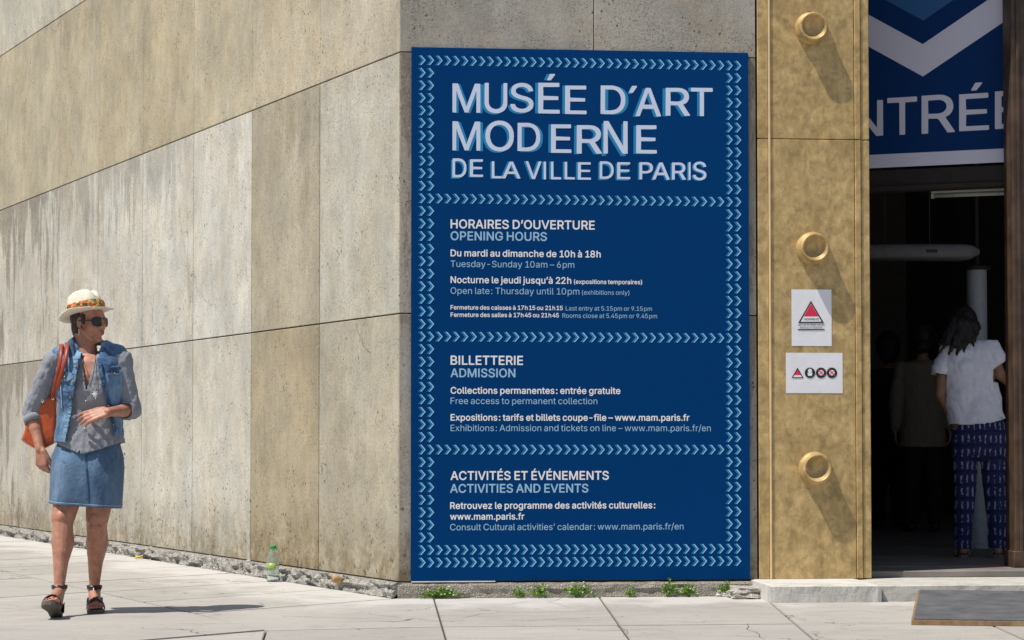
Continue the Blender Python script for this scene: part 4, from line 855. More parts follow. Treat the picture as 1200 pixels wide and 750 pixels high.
GLY['o'] = (415, [[192,-7,156,-2,122,14,76,53,56,84,40,130,34,170,34,204,40,244,56,290,79,324,112,357,172,381,222,382,262,376,296,361,326,337,348,310,368,270,379,230,379,144,353,74,339,54,306,22,256,-2,222,-8],[184,50,222,47,246,53,272,67,292,88,303,110,319,164,319,210,314,234,293,284,262,316,232,327,182,327,145,310,125,290,105,250,99,224,96,184,99,150,110,114,122,93,146,67,166,54]], [[192,-22,156,-17,112,3,66,43,40,84,25,130,19,170,19,204,25,244,45,300,69,334,102,367,152,391,176,397,222,397,262,391,296,376,332,352,348,334,373,294,393,234,394,144,378,94,363,64,349,44,316,12,256,-17,222,-23],[184,64,222,62,246,68,262,77,288,110,304,164,304,210,288,264,279,280,256,302,232,312,182,312,155,300,135,280,120,250,114,224,111,184,120,124,132,103,156,77]])
GLY['p'] = (424, [[60,-143,56,-140,53,-130,56,374,110,374,116,323,120,324,160,366,200,382,256,382,280,376,310,361,340,337,372,290,388,230,388,144,372,90,362,70,348,50,316,18,276,-2,240,-8,210,-8,176,3,146,22,120,54,116,53,113,-136,106,-143],[198,50,236,47,280,67,300,88,312,110,328,164,328,214,317,260,307,280,282,310,246,327,196,327,156,307,139,290,124,260,113,214,113,164,129,104,160,67]], [[56,-157,45,-150,38,-130,38,364,42,380,60,392,106,392,120,385,129,364,136,363,150,376,196,396,256,397,290,386,320,371,346,352,387,290,403,230,403,144,387,90,372,60,358,40,327,10,270,-18,210,-23,186,-17,130,11,127,-140,120,-151,106,-158],[198,64,236,62,270,77,297,110,313,164,313,214,302,260,292,280,276,297,246,312,196,312,166,297,149,280,139,260,128,214,128,164,140,114,170,77]])
GLY['q'] = (424, [[316,-143,312,-140,309,-130,306,51,252,4,216,-8,186,-8,152,-2,116,13,79,44,55,84,40,130,34,170,39,244,56,294,70,320,110,360,132,371,172,382,226,382,246,376,272,361,302,327,312,323,317,374,366,377,374,370,374,-136,366,-143],[184,50,216,47,242,53,266,67,288,94,303,124,309,150,314,190,303,254,286,286,262,312,226,327,176,327,145,310,120,284,105,254,99,230,94,190,99,150,110,114,122,93,146,67,166,54]], [[312,-157,301,-150,294,-136,292,11,252,-12,216,-23,186,-23,152,-17,106,3,82,22,65,40,40,84,25,130,19,170,19,210,25,250,40,294,60,330,96,367,112,376,172,397,222,397,256,386,292,363,298,364,306,385,322,392,372,391,382,385,388,374,389,-136,382,-150,372,-157],[184,64,216,62,253,74,273,94,288,124,294,150,299,190,288,254,276,276,252,302,226,312,176,312,155,300,130,274,114,230,109,190,114,150,125,114,134,100,156,77]])
GLY['r'] = (259, [[60,0,56,3,53,12,53,372,60,380,110,378,116,330,156,369,176,379,190,380,206,385,240,382,243,332,236,325,190,325,170,319,149,308,125,282,113,238,113,8,106,0]], [[56,-14,45,-8,38,12,39,378,46,388,56,394,106,395,120,388,130,371,136,371,176,394,216,400,240,399,254,388,258,372,257,328,251,318,240,311,190,310,170,304,156,295,139,278,128,242,127,2,120,-8,106,-15]])
GLY['s'] = (365, [[154,-7,114,3,78,22,47,60,39,94,88,106,97,100,106,80,128,58,158,47,204,47,244,63,256,74,266,94,265,120,254,137,228,151,108,184,77,204,52,240,46,280,53,310,68,336,88,356,148,381,198,382,244,376,275,360,301,334,314,314,318,290,274,278,244,314,234,321,204,332,168,332,138,321,116,300,111,290,113,260,124,244,154,228,268,196,295,180,314,161,325,140,331,100,325,74,310,44,274,13,254,3,208,-8]], [[154,-22,114,-12,74,8,56,24,27,70,23,94,28,104,38,111,94,121,104,114,118,88,138,69,158,62,204,62,234,73,246,84,251,94,249,120,228,136,108,168,67,194,37,240,31,280,42,320,58,346,78,366,148,396,198,397,244,391,288,367,325,324,335,300,332,284,318,273,268,263,258,270,228,308,204,317,168,317,148,310,131,294,126,284,127,264,134,254,154,243,268,211,305,190,325,170,340,140,346,100,340,74,320,34,284,3,254,-12,208,-23]])
GLY['t'] = (227, [[154,-3,124,3,98,17,72,54,66,84,66,318,58,326,14,326,8,329,6,338,9,378,64,384,69,468,118,471,126,464,126,454,128,384,198,381,204,378,206,368,203,328,134,326,126,318,127,78,136,64,154,52,200,48,204,44,211,14,209,4,198,-3]], [[154,-18,124,-13,87,8,57,54,51,84,51,304,44,311,4,315,-5,324,-9,338,-9,374,-2,388,14,396,48,399,51,464,58,479,74,486,114,486,134,478,141,464,144,399,204,395,214,388,221,368,221,334,214,318,198,311,148,311,141,304,143,78,154,68,194,66,210,58,220,44,226,14,219,-6,198,-18]])
GLY['u'] = (410, [[160,-4,126,6,96,25,70,58,59,88,53,122,56,378,106,380,113,372,113,138,120,102,135,78,166,56,210,50,256,66,273,82,292,118,298,158,301,378,350,380,358,372,358,8,350,0,301,2,296,55,257,18,226,1,196,-5]], [[160,-19,126,-9,86,15,59,48,44,88,38,122,38,362,39,378,45,388,60,395,106,395,120,388,127,378,128,138,134,108,145,88,166,72,200,65,236,71,258,88,277,118,283,158,283,368,290,388,306,395,350,395,366,388,373,372,372,2,366,-8,356,-14,306,-15,290,-8,282,12,276,14,226,-14,196,-20]])
GLY['v'] = (389, [[164,2,153,22,28,348,23,378,84,377,176,128,188,82,194,73,206,92,238,198,304,377,366,378,366,362,236,22,225,2,220,0]], [[164,-14,154,-8,138,22,13,348,6,382,24,395,80,395,95,388,183,142,194,123,206,142,294,388,310,395,364,395,380,388,384,378,382,368,238,-2,220,-15]])
GLY['w'] = (567, [[140,2,124,42,39,322,25,372,30,379,80,380,88,372,165,92,170,86,176,92,199,192,250,372,260,380,315,378,394,88,400,87,406,105,474,362,480,377,486,380,536,380,542,372,430,6,420,0,376,0,364,12,286,295,279,288,201,8,190,0]], [[140,-14,126,0,109,42,10,372,16,388,30,395,76,395,96,388,112,348,165,152,170,148,177,158,239,382,260,395,310,395,320,391,329,382,337,362,395,148,401,148,407,168,459,362,470,388,486,395,536,395,551,388,558,372,452,22,436,-9,420,-15,376,-15,357,-2,344,28,286,234,279,228,212,-2,190,-15]])
GLY['x'] = (379, [[28,1,27,8,32,18,151,192,149,202,36,368,34,378,100,378,188,238,197,242,217,282,282,378,338,380,345,378,345,368,227,192,350,12,350,2,287,2,222,98,200,138,188,148,94,5,84,0]], [[24,-14,10,-2,12,12,130,182,134,198,22,362,18,378,23,388,44,395,94,395,108,389,178,281,188,268,194,268,272,388,294,395,344,395,354,391,363,378,355,358,244,192,257,168,360,22,368,2,364,-8,344,-15,294,-15,278,-9,194,118,188,121,183,118,170,92,104,-5,84,-15]])
GLY['y'] = (389, [[64,-144,50,-138,49,-132,59,-92,64,-87,100,-90,124,-80,151,-38,162,2,43,308,19,372,20,378,84,377,189,82,196,78,304,377,360,380,366,378,368,372,211,-42,181,-102,144,-133,110,-145]], [[64,-159,40,-148,34,-138,48,-82,64,-72,100,-75,116,-68,136,-38,147,2,4,372,4,379,10,388,24,395,80,395,95,388,183,142,190,131,196,128,206,142,294,388,310,395,364,395,380,388,384,378,211,-78,187,-118,154,-144,110,-160]])
GLY['z'] = (380, [[50,0,42,8,44,48,250,318,249,322,240,325,54,325,47,332,50,377,64,380,329,378,330,328,129,62,130,58,140,55,330,55,337,48,334,3]], [[44,-14,34,-8,27,8,27,42,33,58,221,302,221,308,214,310,50,311,39,318,32,332,32,372,39,388,60,395,332,392,340,388,347,372,347,332,341,318,170,94,158,72,334,69,345,62,352,48,352,8,345,-8,324,-15]])
GLY['´'] = (219, [[62,430,60,442,101,526,162,528,163,516,106,434,96,429]], [[56,415,46,422,43,436,91,536,106,544,166,543,180,532,178,516,119,426,96,414]], [[56,424,52,427,50,436,96,532,166,534,173,526,168,512,112,429,102,424]])
GLY['É'] = (419, [[68,0,62,3,60,12,62,507,362,510,370,502,370,458,367,452,358,450,128,448,125,428,128,288,352,282,355,238,348,230,128,228,125,62,128,58,138,55,368,55,375,48,375,8,372,2,362,0],[202,561,197,568,238,654,248,660,298,659,303,652,243,562]], [[62,-14,52,-8,45,12,45,498,52,518,72,525,362,525,378,518,384,508,384,452,378,442,362,435,143,432,140,308,143,302,152,300,342,300,363,292,370,278,370,238,363,222,352,216,143,212,140,78,143,72,152,70,372,69,382,63,389,52,389,2,382,-8,368,-15],[198,546,187,552,182,568,228,664,248,675,302,674,313,668,318,652,253,552,238,545]], [[62,-5,58,-2,55,8,58,512,368,515,375,508,375,452,372,448,362,445,133,442,130,422,133,292,358,287,360,232,352,225,133,222,130,68,133,62,142,60,372,60,380,52,380,2,377,-2,368,-5],[198,555,190,562,191,572,232,659,242,665,302,665,310,658,308,648,248,558]])
GLY['à'] = (389, [[142,-8,118,-3,82,12,62,27,46,48,36,68,30,104,30,118,42,158,71,188,102,205,178,221,238,226,268,237,275,248,274,278,258,309,232,325,212,331,178,331,142,319,92,277,48,291,44,298,54,314,78,346,108,365,152,380,198,386,258,375,289,358,323,318,334,288,332,4,278,4,272,45,268,44,239,14,218,2,178,-9],[145,48,192,46,212,52,234,64,262,92,275,124,274,178,268,184,238,176,152,165,118,150,98,130,93,104,101,74,128,53],[162,433,105,524,106,528,112,531,152,531,162,531,171,524,210,438,209,434,202,431]], [[142,-23,102,-13,72,2,52,17,36,38,21,68,15,98,15,118,26,158,35,174,58,196,102,220,178,236,238,241,257,248,259,278,248,298,232,309,212,316,178,316,138,300,109,268,88,262,52,272,32,284,29,298,40,318,65,354,88,370,132,390,198,401,258,390,299,368,334,328,349,288,350,14,343,-6,328,-14,282,-14,268,-7,258,6,218,-13,182,-23],[145,64,198,62,222,72,245,94,260,124,260,158,252,165,232,161,152,150,128,140,115,128,108,104,112,84,122,72],[162,417,152,423,141,438,96,508,88,528,92,538,102,545,152,546,168,545,178,538,227,434,223,424,212,417]])
GLY['é'] = (404, [[192,-7,162,-2,120,14,79,50,56,84,39,134,34,210,40,250,50,280,72,316,115,360,152,376,192,382,236,382,262,376,303,354,338,320,363,264,369,220,369,174,362,167,102,164,100,134,111,104,122,88,156,59,186,48,232,47,256,53,274,64,306,102,326,101,361,90,362,84,348,54,312,18,282,3,236,-8],[102,224,302,222,308,230,303,254,293,280,276,302,262,315,232,327,202,330,172,326,152,316,125,294,105,260,99,240],[186,428,181,434,222,521,232,527,282,526,287,520,227,430]], [[192,-22,162,-17,112,3,69,40,40,84,24,134,19,210,25,250,35,280,60,324,105,370,152,391,176,397,242,396,262,391,312,366,344,334,373,280,382,247,384,174,377,160,366,153,116,149,115,134,134,94,152,78,186,63,232,62,256,69,284,94,296,114,306,119,362,106,372,100,377,90,358,44,322,8,282,-12,242,-22],[117,240,282,237,289,244,288,254,282,270,264,294,232,312,202,315,172,311,136,286,120,260],[182,413,171,420,166,434,212,531,232,542,286,541,297,534,302,520,237,420,222,412]])
GLY['–'] = (350, [[8,188,0,196,0,210,0,236,8,243,342,243,350,236,350,220,350,196,342,188]], [[2,174,-8,180,-14,190,-15,210,-14,240,-8,251,2,257,348,257,358,251,364,240,365,220,364,190,358,180,348,174]])
GLY['’'] = (177, [[60,318,53,326,82,500,90,508,140,508,146,506,147,496,100,326,90,318]], [[54,304,44,310,37,326,68,506,74,516,90,523,144,523,160,516,164,506,116,326,106,310,94,304]])


def layout(s, bold):
    """glyph polygons of a line in font units, with its x extent"""
    x = 0; out = []
    for c in s:
        if c == ' ': x += 150; continue
        if c == '\u2009': x += 60; continue
        g = GLY[c]; P = g[2 if bold else 1]
        dig = c.isdigit()
        for p in P: out.append([(x + p[i], p[i+1]) for i in range(0, len(p), 2)])
        x += g[0] - (38 if dig else 0) + (8 if bold else 0)
    return out
def poly_mesh(polys, name='print'):
    """fill closed outlines (with holes) in the local x-z plane"""
    cu = bpy.data.curves.new(name, 'CURVE'); cu.dimensions = '2D'; cu.fill_mode = 'BOTH'
    for p in polys:
        sp = cu.splines.new('POLY'); sp.points.add(len(p)-1); sp.use_cyclic_u = True
        for i, q in enumerate(p): sp.points[i].co = (q[0], q[1], 0, 1)
    o = bpy.data.objects.new(name, cu); C.objects.link(o)
    dg = bpy.context.evaluated_depsgraph_get(); dg.update()
    me = bpy.data.meshes.new_from_object(o.evaluated_get(dg))
    me.materials.clear()
    bpy.data.objects.remove(o); bpy.data.curves.remove(cu)
    for v in me.vertices: v.co = (v.co.x, 0.0, v.co.y)
    me.flip_normals() if me.polygons and me.polygons[0].normal.y > 0 else None
    return me
def put_text(parent, fn, s, px0, px1, py, bold, m, y=-0.0005, name='text_line', capk=1.0):
    polys = layout(s, bold)
    xs = [q[0] for p in polys for q in p]; a, b = min(xs), max(xs)
    u0, z0 = fn(px0, py); u1, _ = fn(px1, py)
    k = (u1 - u0) / (b - a)
    me = poly_mesh([[(u0 + (q[0]-a)*k, z0 + q[1]*k*capk) for q in p] for p in polys])
    o = link_mesh(name, me, m, parent); o.location.y = y
    return o
def put_glyph(parent, fn, c, x0, x1, yt, yb, m, bold=False, y=-0.001, dx=0, dy=0, name='letter'):
    P = GLY[c][3 if bold is None else (2 if bold else 1)]
    P = [[(p[i], p[i+1]) for i in range(0, len(p), 2)] for p in P]
    xs = [q[0] for p in P for q in p]; ys = [q[1] for p in P for q in p]
    a, b = min(xs), max(xs); lo, hi = min(ys), max(ys)
    if c in 'ÉM' or True: pass
    xm = (x0 + x1) / 2
    u0, z0 = fn(x0 + dx, yb + dy); u1, _ = fn(x1 + dx, yb + dy); _, z1 = fn(xm + dx, yt + dy); _, zb = fn(xm + dx, yb + dy)
    me = poly_mesh([[(u0 + (q[0]-a)/(b-a)*(u1-u0), zb + (q[1]-lo)/(hi-lo)*(z1-zb)) for q in p] for p in P])
    o = link_mesh(name, me, m, parent); o.location.y = y
    return o
def flat_mat(name, c, rough=0.55, var=0.03):
    return simple(name, c, rough, 0, var, 3)
M['blue'] = flat_mat('museum_blue_panel', (0.0, 0.041, 0.160), 0.75)
M['blue'].node_tree.nodes['Principled BSDF'].inputs['Specular IOR Level'].default_value = 0.05
M['white'] = flat_mat('pale_lettering', (0.60, 0.67, 0.84), 0.6)
M['bwhite'] = flat_mat('white_lettering', (0.82, 0.82, 0.84), 0.6)
M['lblue'] = flat_mat('light_blue_lettering', (0.30, 0.52, 0.72), 0.6)
M['teal'] = flat_mat('teal_print', (0.0, 0.22, 0.47), 0.6)
M['chev'] = flat_mat('pale_blue_print', (0.30, 0.58, 0.86), 0.6)

# ================================================================== THE MUSEUM SIGN
SOUT = 0.022
uS0, zt0 = on_front(482.3, 55, SOUT); uS1, _ = on_front(878, 370, SOUT); _, zb0 = on_front(482, 681, SOUT)
sign = empty('museum_sign', fw(uS0, 0, zb0), AF, 'tall dark blue museum information board with white lettering and chevron borders', 'sign')
def fs(px, py):
    u, z = on_front(px, py, SOUT); return u - uS0, z - zb0
SW, SH = uS1 - uS0, zt0 - zb0
bm = bbox_bm(0, SW, -SOUT + 0.001, -0.004, 0, SH, 0.001)
obj('sign_panel', bm, M['blue'], sign)
YS = -SOUT + 0.0003
S = 2.927
def t3(x): return 480 + x/S
T1 = [('M',147,243,140,240,3,1),('U',257,335,138,242,-3,2),('S',345,425,138,240,-3,2),('É',441,515,107,243,-4,0),('E',533,607,147,245,-3.5,0),('D',655,740,147,245,4,1),('´',753,780,148,172,-2,2),('A',775,862,155,253,-3.5,1),('R',878,962,155,251,-4,1),('T',965,1040,155,252,-3.5,0)]
T2 = [('M',147,243,270,370,3.5,1),('O',260,358,267,373,-3,2),('D',370,448,275,372,3.5,1.5),('E',485,555,280,378,-3.5,0),('R',573,660,283,381,-3.5,1),('N',665,748,269,381,-2.5,3.5),('E',777,848,283,380,-3.5,1)]
T3 = [('D',147,195,397,462,-2,2),('E',207,252,400,460,-2,1),('L',282,318,407,465,-2,1),('A',318,380,408,466,-2.5,0),('V',398,452,407,468,-2.5,0),('I',460,468,408,469,-2.5,0),('L',485,520,408,469,-2.5,0),('L',532,567,409,469,-2.5,0),('E',577,622,410,470,-2.5,0),('D',652,700,407,467,-2,2),('E',712,757,410,468,-2,2),('P',788,835,410,469,-2,1),('A',833,892,411,470,-2,1),('R',900,948,411,470,-2,1),('I',957,964,410,471,-2,1),('S',972,1018,408,472,-2,1)]
for T in (T1, T2, T3):
    for c, x0, x1, yt, yb, dx, dy in T:
        put_glyph(sign, fs, c, t3(x0), t3(x1), 50 + yt/S, 50 + yb/S, M['teal'], None, YS - 0.0002, dx*0.9, dy*0.8, 'letter_shadow')
        put_glyph(sign, fs, c, t3(x0), t3(x1), 50 + yt/S, 50 + yb/S, M['white'], None, YS - 0.0006)
TX = [
 ("HORAIRES D’OUVERTURE", 528, 697, 267.3, 1, 'bwhite'), ("OPENING HOURS", 528, 641, 281.2, 1, 'lblue'),
 ("Du mardi au dimanche de 10\u2009h à 18\u2009h", 528, 704, 300.2, 1, 'bwhite'), ("Tuesday-Sunday 10\u2009am – 6\u2009pm", 528, 673, 312.8, 0, 'lblue'),
 ("Nocturne le jeudi jusqu’à 22\u2009h", 528, 669.5, 331.5, 1, 'bwhite'), ("(expositions temporaires)", 672.5, 752.5, 332.5, 1, 'bwhite'),
 ("Open late\u2009: Thursday until 10\u2009pm", 528, 679, 344.3, 0, 'lblue'), ("(exhibitions only)", 682, 737.5, 345.2, 0, 'lblue'),
 ("Fermeture des caisses à 17\u2009h\u200915 ou 21\u2009h\u200915", 528, 659.5, 362.6, 1, 'bwhite'), ("Last entry at 5.15\u2009pm or 9.15\u2009pm", 663, 764, 363.8, 0, 'lblue'),
 ("Fermeture des salles à 17\u2009h\u200945 ou 21\u2009h\u200945", 528, 655, 371.2, 1, 'bwhite'), ("Rooms close at 5.45\u2009pm or 9.45\u2009pm", 659, 770, 372.4, 0, 'lblue'),
 ("BILLETTERIE", 528, 613, 427.2, 1, 'bwhite'), ("ADMISSION", 528, 604, 441.8, 1, 'lblue'),
 ("Collections permanentes\u2009: entrée gratuite", 528, 727, 461.2, 1, 'bwhite'), ("Free access to permanent collection", 528, 700, 473.4, 0, 'lblue'),
 ("Expositions\u2009: tarifs et billets coupe-file – www.mam.paris.fr", 528, 808, 492.8, 1, 'bwhite'),
 ("Exhibitions\u2009: Admission and tickets on line – www.mam.paris.fr/en", 528, 833, 505.2, 0, 'lblue'),
 ("ACTIVITÉS ET ÉVÉNEMENTS", 528, 713.5, 562.3, 1, 'bwhite'), ("ACTIVITIES AND EVENTS", 527.5, 689.5, 577.3, 1, 'lblue'),
 ("Retrouvez le programme des activités culturelles\u2009:", 527.5, 768, 596.3, 1, 'bwhite'), ("www.mam.paris.fr", 527.5, 614.5, 609, 1, 'bwhite'),
 ("Consult Cultural activities’ calendar\u2009: www.mam.paris.fr/en", 527.5, 801, 621.5, 0, 'lblue')]
for s_, a, b, y, w_, mm in TX:
    put_text(sign, fs, s_, a, b, y, bool(w_), M[mm], YS - 0.0003)
# chevron borders: printed on the panel, so flat; one sheet for each colour
def chevron(px, py, dx=0.0, sc=1.0):
    x, z = fs(px + dx, py); s = 0.00497*sc
    hx, hz, t = 2.7*s, 5.6*s, 1.1*s
    return [(x-hx-t/2, z+hz), (x-hx+t, z+hz), (x+hx+t/2, z), (x-hx+t, z-hz), (x-hx-t/2, z-hz), (x+hx-t, z)]
sides_y = [70.5 + 14.72*k for k in range(41)]
full = {0, 11, 22, 31, 39, 40}
ch = []
for k, y in enumerate(sides_y):
    if k in full:
        for i in range(38): ch.append((495.6 + 10.0*i, y + i*10*(0.0175 - 0.0225*k/40)))
    else:
        for x in (495.6, 505.6, 855.6, 865.6): ch.append((x, y + (x-495)*(0.0175 - 0.0225*k/40)))
for nm, mm, dx, yy in (('chevron_border', 'teal', -2.3, -0.0002), ('chevron_border', 'chev', 0.0, -0.0006)):
    bm = bmesh.new()
    for x, y in ch:
        P = chevron(x, y, dx, 1.0)
        v = [bm.verts.new((q[0], 0, q[1])) for q in P]
        bm.faces.new((v[0], v[1], v[2], v[5])); bm.faces.new((v[5], v[2], v[3], v[4]))
    o = obj(nm, bm, M[mm], sign); o.location.y = YS + yy
    tag(o, 'teal chevron shadow print' if mm == 'teal' else 'pale blue chevron print')

# ================================================================== BANNER IN THE DOORWAY
bz, _z = 0, 0
BL, zBot = on_banner(950, 205); BR, _ = on_banner(1245, 190)
_, zBot = on_banner(1083, 194.3)
ban = empty('entrance_banner', bc - Vector((0, 0, bc.z)), AB, 'dark blue banner with a big pale chevron and lettering hung in the doorway', 'banner')
M['navy'] = flat_mat('banner_navy', (0.002, 0.030, 0.13), 0.8)
M['navy'].node_tree.nodes['Principled BSDF'].inputs['Specular IOR Level'].default_value = 0.15
M['banwhite'] = flat_mat('banner_pale', (0.62, 0.62, 0.74), 0.7)
M['banmid'] = flat_mat('banner_mid_blue', (0.006, 0.085, 0.26), 0.6)
obj('banner_cloth', bbox_bm(BL, BR, 0, 0.008, zBot, 4.58), M['navy'], ban)
fb = lambda px, py: on_banner(px, py)
_, zw = on_banner(1083, 178.5)
def flat_poly(P, m, name, parent, y):
    bm = bmesh.new(); bm.faces.new([bm.verts.new((p[0], 0, p[1])) for p in P]); 
    o = obj(name, bm, m, parent); o.location.y = y; return o
bm = bmesh.new()
flat_poly([(BL, zBot), (BR, zBot), (BR, zw), (BL, zw)], M['banwhite'], 'pale_band', ban, -0.0008)
def ext(p, q, k): return (p[0] + (q[0]-p[0])*k, p[1] + (q[1]-p[1])*k)
ia = fb(1073, 53); il = fb(1017.6, 20.8); ir = fb(1142, 0); oa = fb(1081.6, 89.6); ol = fb(1017.6, 48); orr = fb(1184, 15.4)
ia = fb(1078, 52)
sl = (zBot*0 + (ia[1]-il[1])/(ia[0]-il[0]))
w2 = 0.62
def sym(apex, half, rise): return [(apex[0]-half, apex[1]+half*rise), apex, (apex[0]+half, apex[1]+half*rise)]
rise = 0.62
A_in = sym((oa[0], ia[1]), 0.60, rise); A_out = sym(oa, 0.60, rise)
bm = bmesh.new()
vi = [bm.verts.new((p[0], 0, p[1])) for p in A_in]; vo = [bm.verts.new((p[0], 0, p[1])) for p in A_out]
bm.faces.new((vi[0], vi[1], vo[1], vo[0])); bm.faces.new((vi[1], vi[2], vo[2], vo[1]))
o = obj('big_chevron', bm, M['banwhite'], ban); o.location.y = -0.0008
ap = fb(1082, 24)
s2 = sym(ap, 0.50, rise)
flat_poly([s2[1], s2[2], (s2[2][0], s2[2][1]+0.2), (s2[0][0], s2[0][1]+0.2), s2[0]], M['banmid'], 'blue_triangle', ban, -0.0008)
for c, x0, x1, yt, yb in (('E',955,987,124,163),('N',996,1035,118,160),('T',1040,1075,114,158),('R',1080,1119,111,156),('É',1124,1159,97,153),('E',1166,1200,106,150.5)):
    put_glyph(ban, fb, c, x0, x1, yt, yb, M['banwhite'], None, -0.001)

# transom, tube light, duct, column
tr = empty('transom_beam', bc + YB*0.02 - Vector((0,0,bc.z)), AB, 'dark wooden transom beam under the banner across the doorway', 'beam')
_, z1 = on_banner(1083, 196); _, z2 = on_banner(1083, 222)
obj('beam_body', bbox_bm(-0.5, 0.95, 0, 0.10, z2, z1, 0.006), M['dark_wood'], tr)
_, z3 = on_banner(1083, 216)
obj('beam_lip', bbox_bm(-0.5, 0.95, -0.018, -0.001, z2, z2+0.035, 0.004), M['dark_wood'], tr)
lf = empty('tube_light', bc + YB*0.16 - Vector((0,0,bc.z)), AB, 'unlit white fluorescent tube fitting under the dark transom beam', 'lamp')
def on_b2(px, py):
    p0 = bc + YB*0.16; p = at_plane(px, py, p0, YB); return (p - p0).dot(XB), p.z
a0, zl0 = on_b2(1091, 232); a1, _ = on_b2(1184, 225); _, zl1 = on_b2(1091, 222.5)
obj('light_body', bbox_bm(a0, a1, 0.0, 0.07, zl1 - 0.022, zl1, 0.004), M['grey_metal'], lf)
bm = bmesh.new(); tube(bm, [(a0+0.02, 0.02, zl1-0.038), (a1-0.02, 0.02, zl1-0.038)], 0.013, 12)
obj('tube', bm, M['white_paint'], lf, smooth=True)
for xx in (a0 + 0.008, a1 - 0.008): obj('end_cap', bbox_bm(xx-0.008, xx+0.008, 0.0, 0.045, zl1-0.055, zl1-0.0225, 0.002), M['grey_metal'], lf)
duct = empty('air_duct', at_y(1060, 296, 14.6), 0.0, 'dim white rounded air duct running across the dark hall above the visitors', 'duct')
d0 = at_y(940, 296, 14.6) - duct.location; d1 = at_y(1128, 296, 14.6) - duct.location; d2 = at_y(1146, 297.5, 14.6) - duct.location
bm = bmesh.new()
def rr(x, hy, hz, n=20): return [(x, hy*math.copysign(abs(math.cos(2*math.pi*k/n))**0.5, math.cos(2*math.pi*k/n)), hz*math.copysign(abs(math.sin(2*math.pi*k/n))**0.5, math.sin(2*math.pi*k/n))) for k in range(n)]
rings_bm(bm, [rr(d0.x, 0.12, 0.058), rr(d1.x, 0.12, 0.058), rr((d1.x+d2.x)/2, 0.11, 0.048), rr(d2.x, 0.06, 0.018)])
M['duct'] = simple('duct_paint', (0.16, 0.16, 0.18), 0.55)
obj('duct_body', bm, M['duct'], duct, smooth=True)
obj('maker_mark', bbox_bm(0.13, 0.21, -0.1225, -0.1205, -0.012, 0.012), simple('dark_mark', (0.02, 0.02, 0.03)), duct)
for xx in (-0.14, 0.18):
    obj('hanger', bbox_bm(xx-0.004, xx+0.004, -0.004, 0.004, 0.058, 2.18), M['dark_wood'], duct)
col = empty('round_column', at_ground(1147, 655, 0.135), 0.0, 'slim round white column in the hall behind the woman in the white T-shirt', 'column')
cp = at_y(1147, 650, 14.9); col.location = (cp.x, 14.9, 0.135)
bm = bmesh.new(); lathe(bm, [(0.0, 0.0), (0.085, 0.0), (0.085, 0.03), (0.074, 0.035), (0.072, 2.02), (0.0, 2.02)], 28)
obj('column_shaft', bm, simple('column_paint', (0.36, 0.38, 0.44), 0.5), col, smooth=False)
bm = bmesh.new(); lathe(bm, [(0.0, 2.02), (0.10, 2.021), (0.10, 2.045), (0.03, 2.06), (0.02, 2.12), (0.02, 4.46), (0, 4.46)], 20)
obj('column_cap', bm, M['dark_wood'], col)

# ================================================================== NOTICES ON THE PILLAR
M['paper'] = simple('white_paper', (0.80, 0.80, 0.84), 0.6, 0, 0.03, 8, 0.25, 14, 0.006)
M['black'] = flat_mat('black_print', (0.012, 0.012, 0.018))
M['red'] = flat_mat('red_print', (0.72, 0.02, 0.07))
def fn_p(px, py): return on_front(px, py, 0.013)
def notice(name, px0, py0, px1, py1, label, seed):
    u0, z0 = fn_p(px0, py1); u1, z1 = fn_p(px1, py0)
    e = empty(name, fw(u0, 0.0065, z0), AF, label, 'notice')
    bm = bmesh.new(); nx, nz = 10, 10
    V = [[None]*(nz+1) for _ in range(nx+1)]
    for i in range(nx+1):
        for k in range(nz+1):
            x = (u1-u0)*i/nx; z = (z1-z0)*k/nz
            V[i][k] = bm.verts.new((x, -0.0012 - 0.0012*abs(noise.noise(Vector((x*14, z*14, seed)))), z))
    for i in range(nx):
        for k in range(nz): bm.faces.new((V[i][k], V[i+1][k], V[i+1][k+1], V[i][k+1]))
    o = obj('paper_sheet', bm, M['paper'], e, smooth=False)
    solid(o, 0.0004)
    return e, (lambda px, py: (fn_p(px, py)[0] - u0, fn_p(px, py)[1] - z0))
def outline(fn, pts): return [fn(*p) for p in pts]
def flat_px(parent, fn, pts, m, name, y):
    return flat_poly(outline(fn, pts), m, name, parent, y)
def q6(x, y): return (915 + x/5.36, 330 + y/5.36)
YN = -0.0034
n1_, f1 = notice('paper_notice', 928, 339.3, 974.6, 405.3, 'upright white security notice with a red warning triangle taped to the brass pillar', 1)
flat_px(n1_, f1, [q6(110,260), q6(190,120), q6(272,260)], M['black'], 'triangle_frame', YN)
flat_px(n1_, f1, [q6(125,252), q6(190,136), q6(257,252)], M['paper'], 'triangle_field', YN-0.0003)
flat_px(n1_, f1, [q6(145,219), q6(190,138), q6(237,219)], M['red'], 'red_triangle', YN-0.0006)
put_text(n1_, f1, "VIGIPIRATE", *[q6(146,0)[0], q6(240,0)[0]], q6(0,243)[1], True, M['black'], YN-0.0006, capk=1.0)
put_text(n1_, f1, "SÉCURITÉ RENFORCÉE", *[q6(108,0)[0], q6(276,0)[0]], q6(0,277)[1], False, M['black'], YN)
put_text(n1_, f1, "RISQUE ATTENTAT", *[q6(122,0)[0], q6(262,0)[0]], q6(0,294)[1], False, M['black'], YN)
flat_px(n1_, f1, [q6(108,305), q6(276,305), q6(276,298), q6(108,298)], M['black'], 'rule_line', YN)
n2_, f2 = notice('paper_notice', 921.3, 413.5, 987.6, 460.6, 'wide white notice with a small triangle and three round pictograms below the upright one', 5)
flat_px(n2_, f2, [q6(69,605), q6(106,540), q6(144,605)], M['black'], 'triangle_frame', YN)
